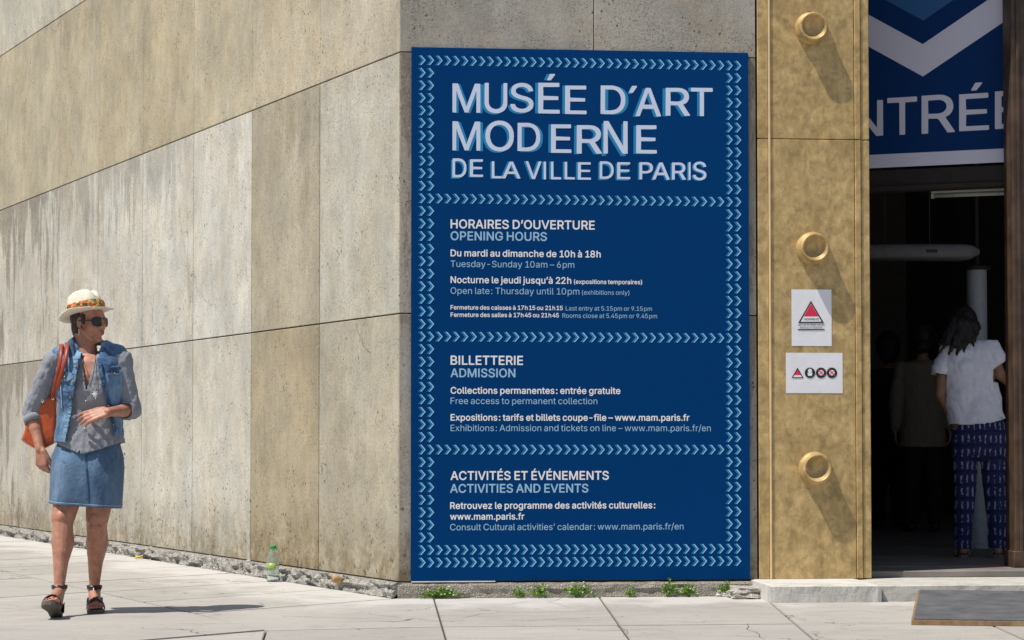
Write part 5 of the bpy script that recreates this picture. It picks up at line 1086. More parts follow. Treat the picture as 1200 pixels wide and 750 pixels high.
flat_px(n2_, f2, [q6(79,600), q6(106,552), q6(134,600)], M['paper'], 'triangle_field', YN-0.0003)
flat_px(n2_, f2, [q6(86,587), q6(106,552), q6(127,587)], M['red'], 'red_triangle', YN-0.0006)
def disc_px(cx, cy, r, n=24): return [q6(cx + r*math.cos(2*math.pi*k/n), cy + r*math.sin(2*math.pi*k/n)) for k in range(n)]
for i, cx in enumerate((184, 254, 322)):
    flat_px(n2_, f2, disc_px(cx, 573, 33), M['black'], 'pictogram_disc', YN)
    flat_px(n2_, f2, disc_px(cx, 560 if i == 0 else 572, 13 if i == 0 else 17), M['paper'], 'pictogram', YN-0.0003)
    if i == 0:
        flat_px(n2_, f2, [q6(168,572), q6(200,572), q6(196,592), q6(172,592)], M['paper'], 'pictogram', YN-0.0003)
    else:
        for sgn in (1, -1):
            flat_px(n2_, f2, [q6(cx-20*sgn-3,554), q6(cx-20*sgn+5,552), q6(cx+20*sgn+3,590), q6(cx+20*sgn-5,592)], M['red'], 'red_cross_bar', YN-0.0006 - 0.0002*(sgn > 0))

# ================================================================== PEOPLE
def hand_shapes(bm, wrist, fdir, palm_n, side, s=1.0, curl=(0.5, 0.6, 0.4), spread=0.08, thumb_out=0.7):
    """wrist: point; fdir: along the fingers; palm_n: the way the palm faces; side: towards the thumb. Fingers close towards palm_n."""
    f = Vector(fdir).normalized(); n = Vector(palm_n); n = (n - f*n.dot(f)).normalized()
    t = Vector(side); t = (t - f*t.dot(f) - n*t.dot(n)).normalized()
    w = Vector(wrist)
    lens = [0.070, 0.078, 0.073, 0.058]; offs = [0.029, 0.0098, -0.0098, -0.029]; pl = [0.088, 0.090, 0.086, 0.080]
    for i in range(4):
        k0 = w + t*(offs[i]*0.55*s) + f*(0.008*s)
        k1 = w + t*(offs[i]*s) + f*(pl[i]*s)
        capsule(bm, k0, 0.0150*s, k1, 0.0110*s, 10)
        d = (f + t*(offs[i]/0.03*spread)).normalized()
        p = k1; r = 0.0098*s; ang = 0
        for sgm, frac in enumerate((0.44, 0.31, 0.25)):
            ang += curl[sgm] * (1 + 0.12*(i-1))
            dd = (d*math.cos(ang) + n*math.sin(ang)).normalized()
            q = p + dd*(lens[i]*frac*s)
            capsule(bm, p, r, q, r*0.88, 10)
            p = q; r *= 0.88
    tb = w + t*(0.022*s) + f*(0.020*s)
    d1 = (f*0.72 + t*thumb_out + n*0.25).normalized(); p1 = tb + d1*(0.042*s)
    d2 = (f*0.90 + t*thumb_out*0.45 + n*0.35).normalized(); p2 = p1 + d2*(0.032*s)
    d3 = (f*1.0 + t*thumb_out*0.2 + n*0.45).normalized(); p3 = p2 + d3*(0.024*s)
    capsule(bm, tb, 0.017*s, p1, 0.0125*s, 10); capsule(bm, p1, 0.012*s, p2, 0.0105*s, 10); capsule(bm, p2, 0.0105*s, p3, 0.0085*s, 10)

def fold(me, amp, sc, seed=0, zs=1.0, mask=None):
    def f(p): 
        q = Vector((p.x*sc, p.y*sc, p.z*sc*zs + seed))
        return amp*(noise.noise(q) + 0.5*noise.noise(q*2.3 + Vector((3, 1, seed))))
    displace(me, f)
def displace(me, fn):
    """move every vertex along its normal by fn(position)"""
    n = len(me.vertices); co = [0.0]*(3*n); no = [0.0]*(3*n)
    me.vertices.foreach_get('co', co); me.vertices.foreach_get('normal', no)
    for i in range(0, 3*n, 3):
        d = fn(Vector(co[i:i+3]))
        co[i] += no[i]*d; co[i+1] += no[i+1]*d; co[i+2] += no[i+2]*d
    me.vertices.foreach_set('co', co); me.update()
def cut(me, test):
    """remove the faces whose centre passes the test"""
    bm = bmesh.new(); bm.from_mesh(me)
    fs = [f for f in bm.faces if test(f.calc_center_median(), f.normal)]
    bmesh.ops.delete(bm, geom=fs, context='FACES')
    bm.to_mesh(me); bm.free()
    return me
def ell(cx, cy, z, rx, ry, n=32, p=2.0, dz=None):
    out = []
    for k in range(n):
        a = 2*math.pi*k/n; c, s_ = math.cos(a), math.sin(a)
        out.append((cx + rx*math.copysign(abs(c)**(2/p), c), cy + ry*math.copysign(abs(s_)**(2/p), s_), z + (dz(c, s_) if dz else 0)))
    return out

M['skin'] = skin_mat('tanned_skin', (0.43, 0.200, 0.130), 0.22)
M['skin2'] = skin_mat('brown_skin', (0.30, 0.16, 0.11))
M['denim'] = denim_mat('faded_denim', (0.032, 0.095, 0.205), (0.21, 0.36, 0.52), 11)
M['denim_skirt'] = denim_mat('skirt_denim', (0.024, 0.062, 0.135), (0.13, 0.225, 0.35), 5)
M['denim_shade_seam'] = denim_mat('shade_and_seam_denim', (0.02, 0.055, 0.13), (0.06, 0.14, 0.27), 16)  # seam colour; also paints shade into the collar and right waistcoat parts
M['grey_shirt'] = simple('grey_cotton', (0.25, 0.26, 0.295), 0.95, 0, 0.04, 12, 0.25, 90, 0.004)
M['stitch'] = simple('pale_stitching', (0.30, 0.42, 0.55), 0.8)
M['hair'] = simple('dark_hair', (0.035, 0.018, 0.010), 0.55, 0, 0.4, 60, 0.6, 120, 0.004)
M['straw'] = simple('cream_straw', (0.74, 0.68, 0.55), 0.85, 0, 0.08, 60, 0.5, 260, 0.002)
M['band'] = hat_band_mat()
M['lens'] = simple('dark_lens', (0.012, 0.012, 0.014), 0.12, 0, 0.0)
M['frame'] = simple('black_frame', (0.02, 0.014, 0.012), 0.3)
M['leather'] = simple('orange_leather', (0.52, 0.085, 0.018), 0.45, 0, 0.25, 14, 0.35, 40, 0.006)
M['strap'] = simple('rust_leather_strap', (0.36, 0.055, 0.022), 0.45, 0, 0.2, 20, 0.2, 90, 0.002)
M['sandal'] = simple('black_sandal_leather', (0.022, 0.020, 0.022), 0.35, 0, 0.3, 40)
M['sole'] = simple('grey_brown_sole', (0.10, 0.085, 0.075), 0.8, 0, 0.2, 50)
M['steel'] = simple('bright_steel', (0.62, 0.60, 0.58), 0.3, 0.8)
M['lip'] = simple('red_lips', (0.36, 0.07, 0.065), 0.45)
M['nail'] = simple('red_nail_varnish', (0.55, 0.02, 0.05), 0.25)
M['button'] = simple('copper_button', (0.25, 0.16, 0.11), 0.4, 0.6)

# ---------------------------------------------------------------- the walking woman
YW = 10.88
def W(px, py, dy=0.0): return at_y(px, py, YW + dy)
K = YW / F * 1.0                                     # metres per photo pixel at her depth
origin = at_ground(100, 716); origin.y = YW; origin.x = W(100, 600).x
woman = empty('person', (origin.x, YW, 0), 0.0, 'woman in straw hat, sunglasses, denim waistcoat and denim skirt walking past the side wall', 'person')
O = Vector((origin.x, YW, 0))
def L(px, py, dy=0.0): return W(px, py, dy) - O          # woman-local
bm = bmesh.new()
# trunk
def ring_px(y, xl, xr, ry, cy=0.0, n=28, p=2.2):
    a = L(xl, y); b = L(xr, y)
    return ell((a.x+b.x)/2, cy, a.z, (b.x-a.x)/2, ry, n, p)
rings_bm(bm, [ring_px(y, a, b, r, c) for y, a, b, r, c in
   ((415, 74, 138, .060, .01), (424, 71, 141, .085, 0), (440, 70, 143, .098, -.01), (462, 71, 142, .100, -.01), (485, 73, 139, .092, 0), (505, 72, 139, .095, 0), (530, 67, 140, .105, 0.005), (552, 68, 139, .105, .01), (566, 76, 132, .07, .01))])
capsule(bm, L(84, 416), .045, L(66, 424), .050); capsule(bm, L(126, 416), .045, L(142, 423), .050)
# upper chest showing in the neckline
ellipsoid(bm, L(104, 434, -0.045), (.080, .048, .085))
# neck
capsule(bm, L(102.5, 414, 0.005), .054, L(102.5, 394, 0.008), .045)
capsule(bm, L(103, 418, 0.02), .055, L(103, 408, 0.03), .045)
# head, turned to the right of the picture
PSI = R(62)
HF = Vector((math.sin(PSI), -math.cos(PSI), 0)); HR = Vector((-math.cos(PSI), -math.sin(PSI), 0)); HU = Vector((0, 0, 1))
HC = L(104.5, 378.0, -0.005)
HS = 0.93
def H(f, r, u): return HC + (HF*f + HR*r + HU*u)*HS
HROT = Matrix((HF, HR, HU)).transposed()
def hel(bm_, f, r, u, a, b, c, tilt=0.0):
    ellipsoid(bm_, H(f, r, u), (a*HS, b*HS, c*HS), HROT @ Matrix.Rotation(tilt, 3, 'Y'))
hel(bm, -0.012, 0, 0.035, .098, .077, .090)
hel(bm, 0.034, 0, -0.015, .056, .060, .088)
hel(bm, 0.062, 0, 0.035, .030, .052, .040)          # forehead
for sd in (-1, 1):
    capsule(bm, H(-0.010, sd*.056, -.045), .017*HS, H(.040, sd*.030, -.094), .019*HS)
    hel(bm, .056, sd*.036, -.028, .028, .022, .028)   # cheeks
    hel(bm, .070, sd*.030, .026, .016, .026, .009)    # brows
    # ear
    hel(bm, -.008, sd*.078, -.004, .018, .008, .031)
    hel(bm, -.005, sd*.078, -.026, .009, .007, .012)
capsule(bm, H(.030, .0, -.098), .028*HS, H(.060, 0, -.100), .020*HS)
hel(bm, .074, 0, -.099, .017, .020, .016)            # chin
capsule(bm, H(.084, 0, .022), .010*HS, H(.113, 0, -.020), .0115*HS)
hel(bm, .108, 0, -.025, .014, .013, .010)
for sd in (-1, 1): hel(bm, .094, sd*.012, -.028, .011, .008, .008)
hel(bm, .078, 0, -.052, .020, .028, .030)            # muzzle
hel(bm, .094, 0, -.055, .008, .022, .0065); hel(bm, .091, 0, -.068, .009, .019, .007)
# nape
capsule(bm, H(-.050, 0, -.02), .052*HS, L(100, 404, 0.02), .050)
# arms
def arm(pts, rs):
    for (a, b), (r, s_) in zip(zip(pts, pts[1:]), zip(rs, rs[1:])): capsule(bm, a, r, b, s_)
RS, RE, RW = L(62, 424, 0), L(38, 484, 0.05), L(47, 526, -0.03)
arm([RS, RE, RW], [.046, .038, .025])
capsule(bm, RE, .040, RE.lerp(RW, .45), .036); 
LS, LE, LW = L(143, 424, 0), L(153, 480, 0.0), L(127, 483, -0.185)
arm([LS, LE, LW], [.046, .038, .024]); capsule(bm, LE, .040, LE.lerp(LW, .45), .034)
# hands: one hangs relaxed beside the skirt, the other is bent in front of the shirt
hand_shapes(bm, RW + Vector((0,0,.004)), (.12, -.06, -1), (.55, .8, 0), (.8, -.6, 0), 1.04, (.55, .75, .45), .03, .30)
hand_shapes(bm, LW, (-1, -.12, -.22), (-.10, .80, -.60), (0, -.45, .9), 1.04, (.20, .32, .25), .14, .40)
# legs
RH, RK, RA = L(87, 548, 0.0), L(74, 607, -.10), L(69.5, 690, -.20)
LH, LK, LA = L(121, 548, 0.01), L(114, 607, -.01), L(110.5, 690, .13)
for Hh, Kk, Aa in ((RH, RK, RA), (LH, LK, LA)):
    capsule(bm, Hh, .090, Kk, .062)
    capsule(bm, Kk, .057, Kk.lerp(Aa, .5), .047); capsule(bm, Kk.lerp(Aa, .5), .045, Aa, .026)
    up = Kk.lerp(Aa, .13); mid = Kk.lerp(Aa, .36); low = Kk.lerp(Aa, .72)
    bk = Vector((0, .022, 0))
    capsule(bm, up + bk*.8, .050, mid + bk*1.1, .061)
    capsule(bm, mid + bk*1.1, .061, low + bk*.3, .030)
    ellipsoid(bm, Kk + Vector((0, -.034, .006)), (.036, .034, .040))
    ellipsoid(bm, Kk + Vector((-.012, -.040, -.050)), (.020, .016, .022)); ellipsoid(bm, Kk + Vector((.014, -.040, -.050)), (.020, .016, .022))
    for sx in (-1, 1): ellipsoid(bm, Aa + Vector((sx*.026, .004, 0)), (.012, .014, .015))
def foot(bm_, ankle, toe, heel, flip=1):
    """foot from heel to toe tip under the ankle; returns its axes"""
    a = Vector(ankle); t = Vector(toe); h = Vector(heel)
    f = (t - h).normalized(); s_ = f.cross(Vector((0, 0, 1))).normalized(); u = s_.cross(f).normalized()
    Lg = (t - h).length
    capsule(bm_, a, .033, h + f*.045 + u*.035, .032)
    ellipsoid(bm_, h + f*.035 + u*.030, (.031, .031, .030))
    capsule(bm_, a + f*.01 - u*.02, .030, h + f*(Lg*.68) + u*.022, .024, flat=None)
    for sd in (-1, 1): capsule(bm_, h + f*.06 + u*.024, .022, h + f*(Lg*.72) + s_*(sd*.022) + u*.017, .019)
    for i in range(5):
        x = -.034 + .0165*i
        ln = (1.0, .985, .95, .905, .85)[i]
        sx = x*flip
        capsule(bm_, h + f*(Lg*.72) + s_*sx + u*.016, .0125, h + f*(Lg*ln - .008) + s_*(sx*1.02) + u*.012, (.0120, .0088, .0085, .0082, .0080)[i], 8)
    return f, s_, u, Lg
RHe = L(67, 719.5, -.235); RT = L(57.5, 704.5, -.44)
LHe = L(111, 707, .175); LHe.z = .022; LT = L(112, 712.5, -.05); LT.z = .020; LHe.x = L(110.5, 700, .17).x; LT.x = L(113, 700, -.05).x
fr = foot(bm, RA, RT, RHe); flf = foot(bm, LA, LT, LHe, -1)
me = voxel(bm, 0.0042, 3)
body = link_mesh('body', me, M['skin'], woman, True)

# hair under the hat
bm = bmesh.new()
hel(bm, -.030, 0, .030, .090, .084, .085)
hel(bm, -.072, 0, -.028, .035, .060, .050)
hel(bm, -.050, .045, -.020, .035, .030, .045)
hel(bm, -.050, -.045, -.020, .035, .030, .045)
capsule(bm, H(-.078, .0, -.05), .034*HS, H(-.070, .02, -.088), .018*HS)
capsule(bm, H(.015, .072, .035), .012*HS, H(.022, .077, -.010), .007*HS)
hme = voxel(bm, 0.004, 2)
displace(hme, lambda p: 0.006*noise.noise(Vector((p.x*70, p.y*70, p.z*18))))
link_mesh('hair', hme, M['hair'], woman, True)
# lips, earring
bm = bmesh.new(); hel(bm, .0975, 0, -.056, .0065, .019, .0045); hel(bm, .0945, 0, -.0655, .0075, .016, .005)
obj('lips', bm, M['lip'], woman, True)
bm = bmesh.new(); 
for k in range(3): ellipsoid(bm, H(-.006, .082, -.045 - .013*k), (.0035, .0035, .0055), n=8, m=6)
obj('earring', bm, M['steel'], woman, True)
# sunglasses
gl = obj('sunglasses', (lambda b: (tube(b, [H(.092, .010, .008), H(.096, 0, .012), H(.092, -.010, .008)], .003*1.0, 8), b)[1])(bmesh.new()), M['frame'], woman, True)
def lens_outline(sd, grow=0.0, off=0.0, n=28):
    pts = []
    for k in range(n):
        a = 2*math.pi*k/n; c, s_ = math.cos(a), math.sin(a)
        r = sd*(.036 + (.027+grow)*math.copysign(abs(c)**.75, c)); u = .002 + (.022+grow)*math.copysign(abs(s_)**.75, s_) * (1.0 if s_ > 0 else 1.08)
        f = .094 - .42*max(0, abs(r) - .008)**1.0*.62 + off
        pts.append(H(f, r, u))
    return pts
for sd in (-1, 1):
    bm = bmesh.new(); rings_bm(bm, [lens_outline(sd, 0, -.002), lens_outline(sd, -.001, .002)]); obj('lens', bm, M['lens'], gl, False)
    bm = bmesh.new()
    o1, o2, i1, i2 = lens_outline(sd, .0045, -.004), lens_outline(sd, .0045, .003), lens_outline(sd, -.0005, -.004), lens_outline(sd, -.0005, .003)
    A_, B_, C_, D_ = [[bm.verts.new(p) for p in q] for q in (o1, o2, i2, i1)]
    n = len(A_)
    for X_, Y_ in ((A_, B_), (B_, C_), (C_, D_), (D_, A_)):
        for k in range(n): bm.faces.new((X_[k], X_[(k+1) % n], Y_[(k+1) % n], Y_[k]))
    obj('lens_frame', bm, M['frame'], gl, True)
    bm = bmesh.new(); ribbon(bm, [H(.078, sd*.066, .012), H(.040, sd*.079, .010), H(-.008, sd*.084, .010)], [H(.078, sd*.066, .002), H(.040, sd*.079, .003), H(-.008, sd*.084, .004)], .004, HR*sd)
    obj('temple', bm, M['frame'], gl)

# hat: crown with a pinched top, curved brim, floral band
hat_tilt = R(-12)
HT = Matrix.Translation(H(-.022, 0, .051)) @ HROT.to_4x4() @ Matrix.Rotation(hat_tilt, 4, 'Y')
def hatp(f, r, u): return HT @ Vector((f, r, u))
n = 48
def hat_ring(rf, rr_, u, mod=None):
    out = []
    for k in range(n):
        a = 2*math.pi*k/n; c, s_ = math.cos(a), math.sin(a)
        f, r, z = rf*c, rr_*s_, u
        if mod: f, r, z = mod(f, r, z, a)
        out.append(hatp(f, r, z))
    return out
def brimmod(f, r, z, a):
    e = math.hypot(f/.150, r/.138)
    k = max(0, (e - .62)/.38)
    dz = k*(-.012*math.cos(a)*0 + (.016 if abs(math.sin(a)) > .7 else .004)*k - .018*max(0, -math.cos(a))*1.0 - .006*max(0, math.cos(a)))
    return f, r, z + dz + k*.0025*math.sin(5*a)
def crownmod(t):
    def m_(f, r, z, a):
        pin = math.exp(-((f-.055)/.035)**2)
        r2 = r*(1 - .36*t*pin)
        crease = t*.042*math.exp(-(r/.030)**2) * (0.5 + 0.5*min(1, (f+.09)/.16))
        return f, r2, z - crease + t*.010*(f/.09)
    return m_
bm = bmesh.new()
under = [hat_ring(.100, .084, .0), hat_ring(.125, .110, -.001, brimmod), hat_ring(.147, .135, -.002, brimmod)]
top = [hat_ring(.150, .138, .001, brimmod), hat_ring(.125, .111, .005, brimmod), hat_ring(.103, .088, .006), hat_ring(.100, .086, .030, crownmod(.05)), hat_ring(.097, .083, .060, crownmod(.25)), hat_ring(.092, .079, .088, crownmod(.6)), hat_ring(.085, .072, .108, crownmod(.9)), hat_ring(.070, .056, .121, crownmod(1)), hat_ring(.040, .030, .126, crownmod(1)), hat_ring(.008, .006, .126, crownmod(1))]
rings_bm(bm, under + top, cap=True)
hat = obj('hat', bm, M['straw'], woman, True)
bm = bmesh.new()
def bandmod(k):
    def m_(f, r, z, a): 
        s_ = 1 + .012*noise.noise(Vector((math.cos(a)*4, math.sin(a)*4, k)))*3
        return f*s_, r*s_, z + .003*noise.noise(Vector((math.cos(a)*3, math.sin(a)*3, k+5)))
    return m_
rings_bm(bm, [hat_ring(.100, .086, .008), hat_ring(.1075, .0935, .008, bandmod(1)), hat_ring(.1100, .0960, .024, bandmod(2)), hat_ring(.1090, .0955, .040, bandmod(4)), hat_ring(.103, .090, .056, bandmod(3)), hat_ring(.093, .080, .057)], cap=False)
obj('hat_band', bm, M['band'], hat, True)
bm = bmesh.new()
for q in ((.100, .035, .020), (.098, .045, .028), (.104, .020, .014)):
    ellipsoid(bm, hatp(*q), (.014, .010, .010), n=10, m=6)
obj('band_knot', bm, M['band'], hat, True)

# grey shirt: trunk and sleeves as one cloth
def trunk_rings(g, b):
    return [ring_px(y, a - g, b_ + g, r + b, c) for y, a, b_, r, c in
     ((412, 82, 126, .050, .012), (420, 70, 141, .090, 0.0), (440, 67.5, 145, .112, -.012), (458, 68, 144.5, .118, -.016), (480, 70, 142, .108, -.006), (500, 68, 142, .118, -.004), (520, 65, 144, .138, 0), (540, 63.5, 145, .152, .004))]
bm = bmesh.new(); rings_bm(bm, trunk_rings(0, 0))
capsule(bm, L(86, 412), .042, L(65, 423), .060); capsule(bm, L(124, 412), .042, L(142, 422), .058)
Rc = RE.lerp(RW, .24); Lc = LE.lerp(LW, .22)
capsule(bm, L(63, 425), .060, RE + Vector((0, 0, .01)), .055); capsule(bm, RE + Vector((0,0,.01)), .055, Rc, .048)
capsule(bm, L(143, 424), .058, LE, .054); capsule(bm, LE, .054, Lc, .048)
sme = voxel(bm, 0.0045, 3)
zneck = L(100, 460).z; xneck = L(103.5, 440, -.09).x
zhl, zhc = L(73, 518).z, L(100, 532).z
def hem_z(x):
    xc = L(101, 500).x
    if x < xc: t = (x - L(68, 500).x)/(xc - L(68, 500).x); return zhl + (zhc - zhl)*max(0, min(1, t))**1.0 + (.022*max(0, 1-abs(t-1.0)/.10))
    t = (x - xc)/(L(142, 500).x - xc); return zhc + (L(142, 519).z - zhc)*max(0, min(1, t))**1.3
def shirt_cut(c, nn):
    if abs(c.x - xneck) < (c.z - zneck)*0.21 and c.z > zneck and c.y < 0.02 and abs(c.x - xneck) < .052: return True
    if c.z > L(100, 408.5).z and abs(c.x - xneck) < .06: return True
    if c.z < hem_z(c.x) and abs(c.x - xneck) < .21 and c.x > L(58, 500).x and c.x < L(146, 500).x: return True
    # sleeve openings
    for E_, W_, C_ in ((RE, RW, Rc), (LE, LW, Lc)):
        d = (W_ - E_).normalized()
        if (c - C_).dot(d) > 0.006 and (c - C_).length < .09 and c.z < E_.z + .035 and (c - (C_ + d*(c - C_).dot(d))).length < .062: return True
    return False
displace(sme, lambda p: .009*noise.noise(Vector((p.x*15 + p.z*4, p.y*12, p.z*6))) + .006*abs(noise.noise(Vector((p.x*28 - p.z*9, p.y*22, p.z*13)))))
fold(sme, .0040, 38, 6, .6)
cut(sme, shirt_cut)
shirt = link_mesh('shirt', sme, M['grey_shirt'], woman, True); solid(shirt, .004, -1)
for E_, C_, r in ((RE, Rc, .050), (LE, Lc, .050)):
    d = (C_ - E_).normalized(); q = d.to_track_quat('Z', 'Y').to_matrix().to_4x4()
    bm = bmesh.new(); lathe(bm, [(r-.004, -.030), (r+.003, -.030), (r+.005, -.015), (r+.002, .005), (r-.006, .006), (r-.006, -.028)], 26, Matrix.Translation(C_) @ q)
    for v in bm.verts: v.co += (v.co - C_).normalized()*noise.noise(v.co*45)*.004
    obj('cuff', bm, M['grey_shirt'], shirt, True)
# neckline facing and pendant
def proj(px, py, infl=0.0):
    """point of the trunk's front surface at a pixel, infl metres proud of it"""
    z = L(px, py, -.12).z; x = L(px, py, -.12).x
    rr_ = trunk_rings(0, 0); zs = [r[0][2] for r in rr_]
    for a in range(len(zs)-1):
        if zs[a] >= z >= zs[a+1] or a == len(zs)-2: break
    t = (zs[a] - z)/(zs[a] - zs[a+1]) if zs[a] != zs[a+1] else 0; t = max(0, min(1, t))
    def prm(r): 
        xs = [q[0] for q in r]; ys = [q[1] for q in r]; return (min(xs)+max(xs))/2, (max(xs)-min(xs))/2, (min(ys)+max(ys))/2, (max(ys)-min(ys))/2
    A_, B_ = prm(rr_[a]), prm(rr_[a+1]); P = [A_[i]*(1-t) + B_[i]*t for i in range(4)]
    k = max(0.0, 1 - abs((x - P[0])/(P[1]+.008))**2.2)**(1/2.2)
    return Vector((x, P[2] - (P[3] + infl)*k - infl*.3, z))
for (px, py) in ((101, 470), (100.5, 486), (100, 502)):
    bm = bmesh.new(); p = proj(px, py, .004); lathe(bm, [(0, 0), (.005, 0), (.005, .003), (0, .004)], 12, Matrix.Translation(p) @ Matrix.Rotation(R(90), 4, 'X'))
    obj('button', bm, M['steel'], shirt, True)
bm = bmesh.new(); tube(bm, [L(94, 412, -.06), proj(97, 425, .012), proj(101, 440, .014), proj(107, 453, .016)], .0016, 6); tube(bm, [L(112, 412, -.06), proj(111, 425, .012), proj(110, 440, .014), proj(107.5, 453, .016)], .0016, 6)
nk = obj('necklace', bm, M['frame'], woman, True)
bm = bmesh.new()
pc = proj(113, 462, .022)
for ang in range(0, 360, 45):
    a = R(ang); capsule(bm, pc, .0035, pc + Vector((math.cos(a)*.016, 0, math.sin(a)*.022)), .0015, 6)
capsule(bm, pc, .0025, pc + Vector((.004, 0, -.03)), .001, 6)
obj('pendant', bm, simple('silver_pendant', (0.80, 0.82, 0.85), 0.35, 0.3), woman, True)

# denim waistcoat
bm = bmesh.new(); rings_bm(bm, trunk_rings(1.6, .013)[:-1])
capsule(bm, L(86, 410), .050, L(71, 417), .052); capsule(bm, L(124, 410), .050, L(138, 416), .052)
vme = voxel(bm, 0.0045, 3)
zl = [(412, 94, 112), (425, 92, 114), (440, 90, 119), (460, 87, 124), (480, 83, 128), (500, 79, 131.5), (519, 76, 134)]
def lerp_tab(tab, y):
    for a, b in zip(tab, tab[1:]):
        if a[0] <= y <= b[0]:
            t = (y-a[0])/(b[0]-a[0]); return [a[i] + (b[i]-a[i])*t for i in (1, 2)]
    return tab[0][1:] if y < tab[0][0] else tab[-1][1:]
def to_px(p):
    q = p + O - CAM
    k = q.y*math.cos(PITCH) + q.z*math.sin(PITCH); u = -q.y*math.sin(PITCH) + q.z*math.cos(PITCH)
    return 600 + F*q.x/k, 436 - F*u/k
open_x = [(L(100, y, -.12).z, L(a, y, -.12).x, L(b, y, -.12).x) for y, a, b in zl]
def vest_cut(c, nn):
    z = c.z
    for (z0, a0, b0), (z1, a1, b1) in zip(open_x, open_x[1:]):
        if z0 >= z >= z1:
            t = (z0-z)/(z0-z1); xa_, xb_ = a0+(a1-a0)*t, b0+(b1-b0)*t
            if c.y < .03 and xa_ < c.x < xb_: return True
    if z > open_x[0][0] and abs(c.x - xneck) < .045 + (c.y < 0)*.01: return True
    t = (c.x - L(66, 500).x)/(L(146, 500).x - L(66, 500).x)
    if z < L(66, 518).z + (L(146, 507).z - L(66, 518).z)*t: return True
    return False
displace(vme, lambda p: .008*noise.noise(Vector((p.x*15 + p.z*6, p.y*14, p.z*17 - p.x*8))) + .006*abs(noise.noise(Vector((p.x*30, p.y*24, p.z*32 + p.x*18)))) - .003)
cut(vme, vest_cut)
vest = link_mesh('waistcoat', vme, M['denim'], woman, True); solid(vest, .006, 0)
def strip_px(name, tab, infl, th, m, parent, wob=0.0, seed=0):
    """cloth strip laid on the trunk; tab rows (y, xa, xb)"""
    bm = bmesh.new(); A_, B_ = [], []
    ys = []
    for a, b in zip(tab, tab[1:]):
        n_ = max(2, int(abs(b[0]-a[0])/2.0))
        for k in range(n_): ys.append([a[i] + (b[i]-a[i])*k/n_ for i in range(3)])
    ys.append(list(tab[-1]))
    for y, xa_, xb_ in ys:
        j = wob*noise.noise(Vector((y*.55, seed, 0)))
        A_.append(proj(xa_ + j, y, infl + .0025*noise.noise(Vector((y*.8, seed, 3)))*(wob > 0)*2)); B_.append(proj(xb_ + j, y, infl + .003*noise.noise(Vector((y*.8, seed, 7)))*(wob > 0)*2))
    ribbon(bm, A_, B_, th, (0, -1, 0))
    return obj(name, bm, m, parent, False)
strip_px('placket', [(418, 87, 92), (440, 86, 91), (460, 83, 88), (480, 79, 84.5), (500, 75, 80.5), (518, 72, 77)], .020, .006, M['denim'], vest, 1.6, 2)
strip_px('placket', [(422, 114, 117.5), (440, 118, 122), (460, 123, 127), (480, 127, 131), (500, 130.5, 134), (511, 133, 136.5)], .020, .006, M['denim_shade_seam'], vest, .5, 5)  # darker than the left placket: shaded side painted in
def patch_px(name, pts, infl, th, m, parent, lab=None):
    bm = bmesh.new()
    P = [proj(x, y, infl) for x, y in pts]
    rings_bm(bm, [[p for p in P], [p + Vector((0, -th, 0)) for p in P]])
    o = obj(name, bm, m, parent); return o
def flap(x0, x1, y0, y1, yt, m, bx, by):
    top_ = [(x0 + (x1-x0)*k/8, y0 + (yt-y0)*k/8) for k in range(9)]
    bot = [(x1 - (x1-x0)*k/8, yt + (y0-yt)*k/8 + (y1-y0)*(0.55 + .45*math.sin(math.pi*k/8)**.8)) for k in range(9)]
    patch_px('pocket_flap', top_ + bot, .019, .006, m, vest)
    bm = bmesh.new(); lathe(bm, [(0, 0), (.0065, 0), (.0065, .004), (0, .005)], 12, Matrix.Translation(proj(bx, by, .028)) @ Matrix.Rotation(R(90), 4, 'X')); obj('button', bm, M['button'], vest, True)
flap(70, 86, 434, 445, 437, M['denim'], 77, 442)
flap(124, 141, 431, 441, 429, M['denim_shade_seam'], 134, 438)  # shade of the right side put into this flap's colour
strip_px('pocket_seam', [(446, 70.5, 71.5), (478, 71, 72)], .0165, .002, M['stitch'], vest)
strip_px('pocket_seam', [(443, 141, 142), (474, 139.5, 140.3)], .0165, .002, M['denim_shade_seam'], vest)
for (px, py) in ((90, 430), (87.5, 448), (84, 466), (120, 450), (127.5, 476), (132, 498)):
    bm = bmesh.new(); lathe(bm, [(0, 0), (.0055, 0), (.0055, .004), (0, .005)], 12, Matrix.Translation(proj(px, py, .028)) @ Matrix.Rotation(R(90), 4, 'X')); obj('button', bm, M['button'], vest, True)
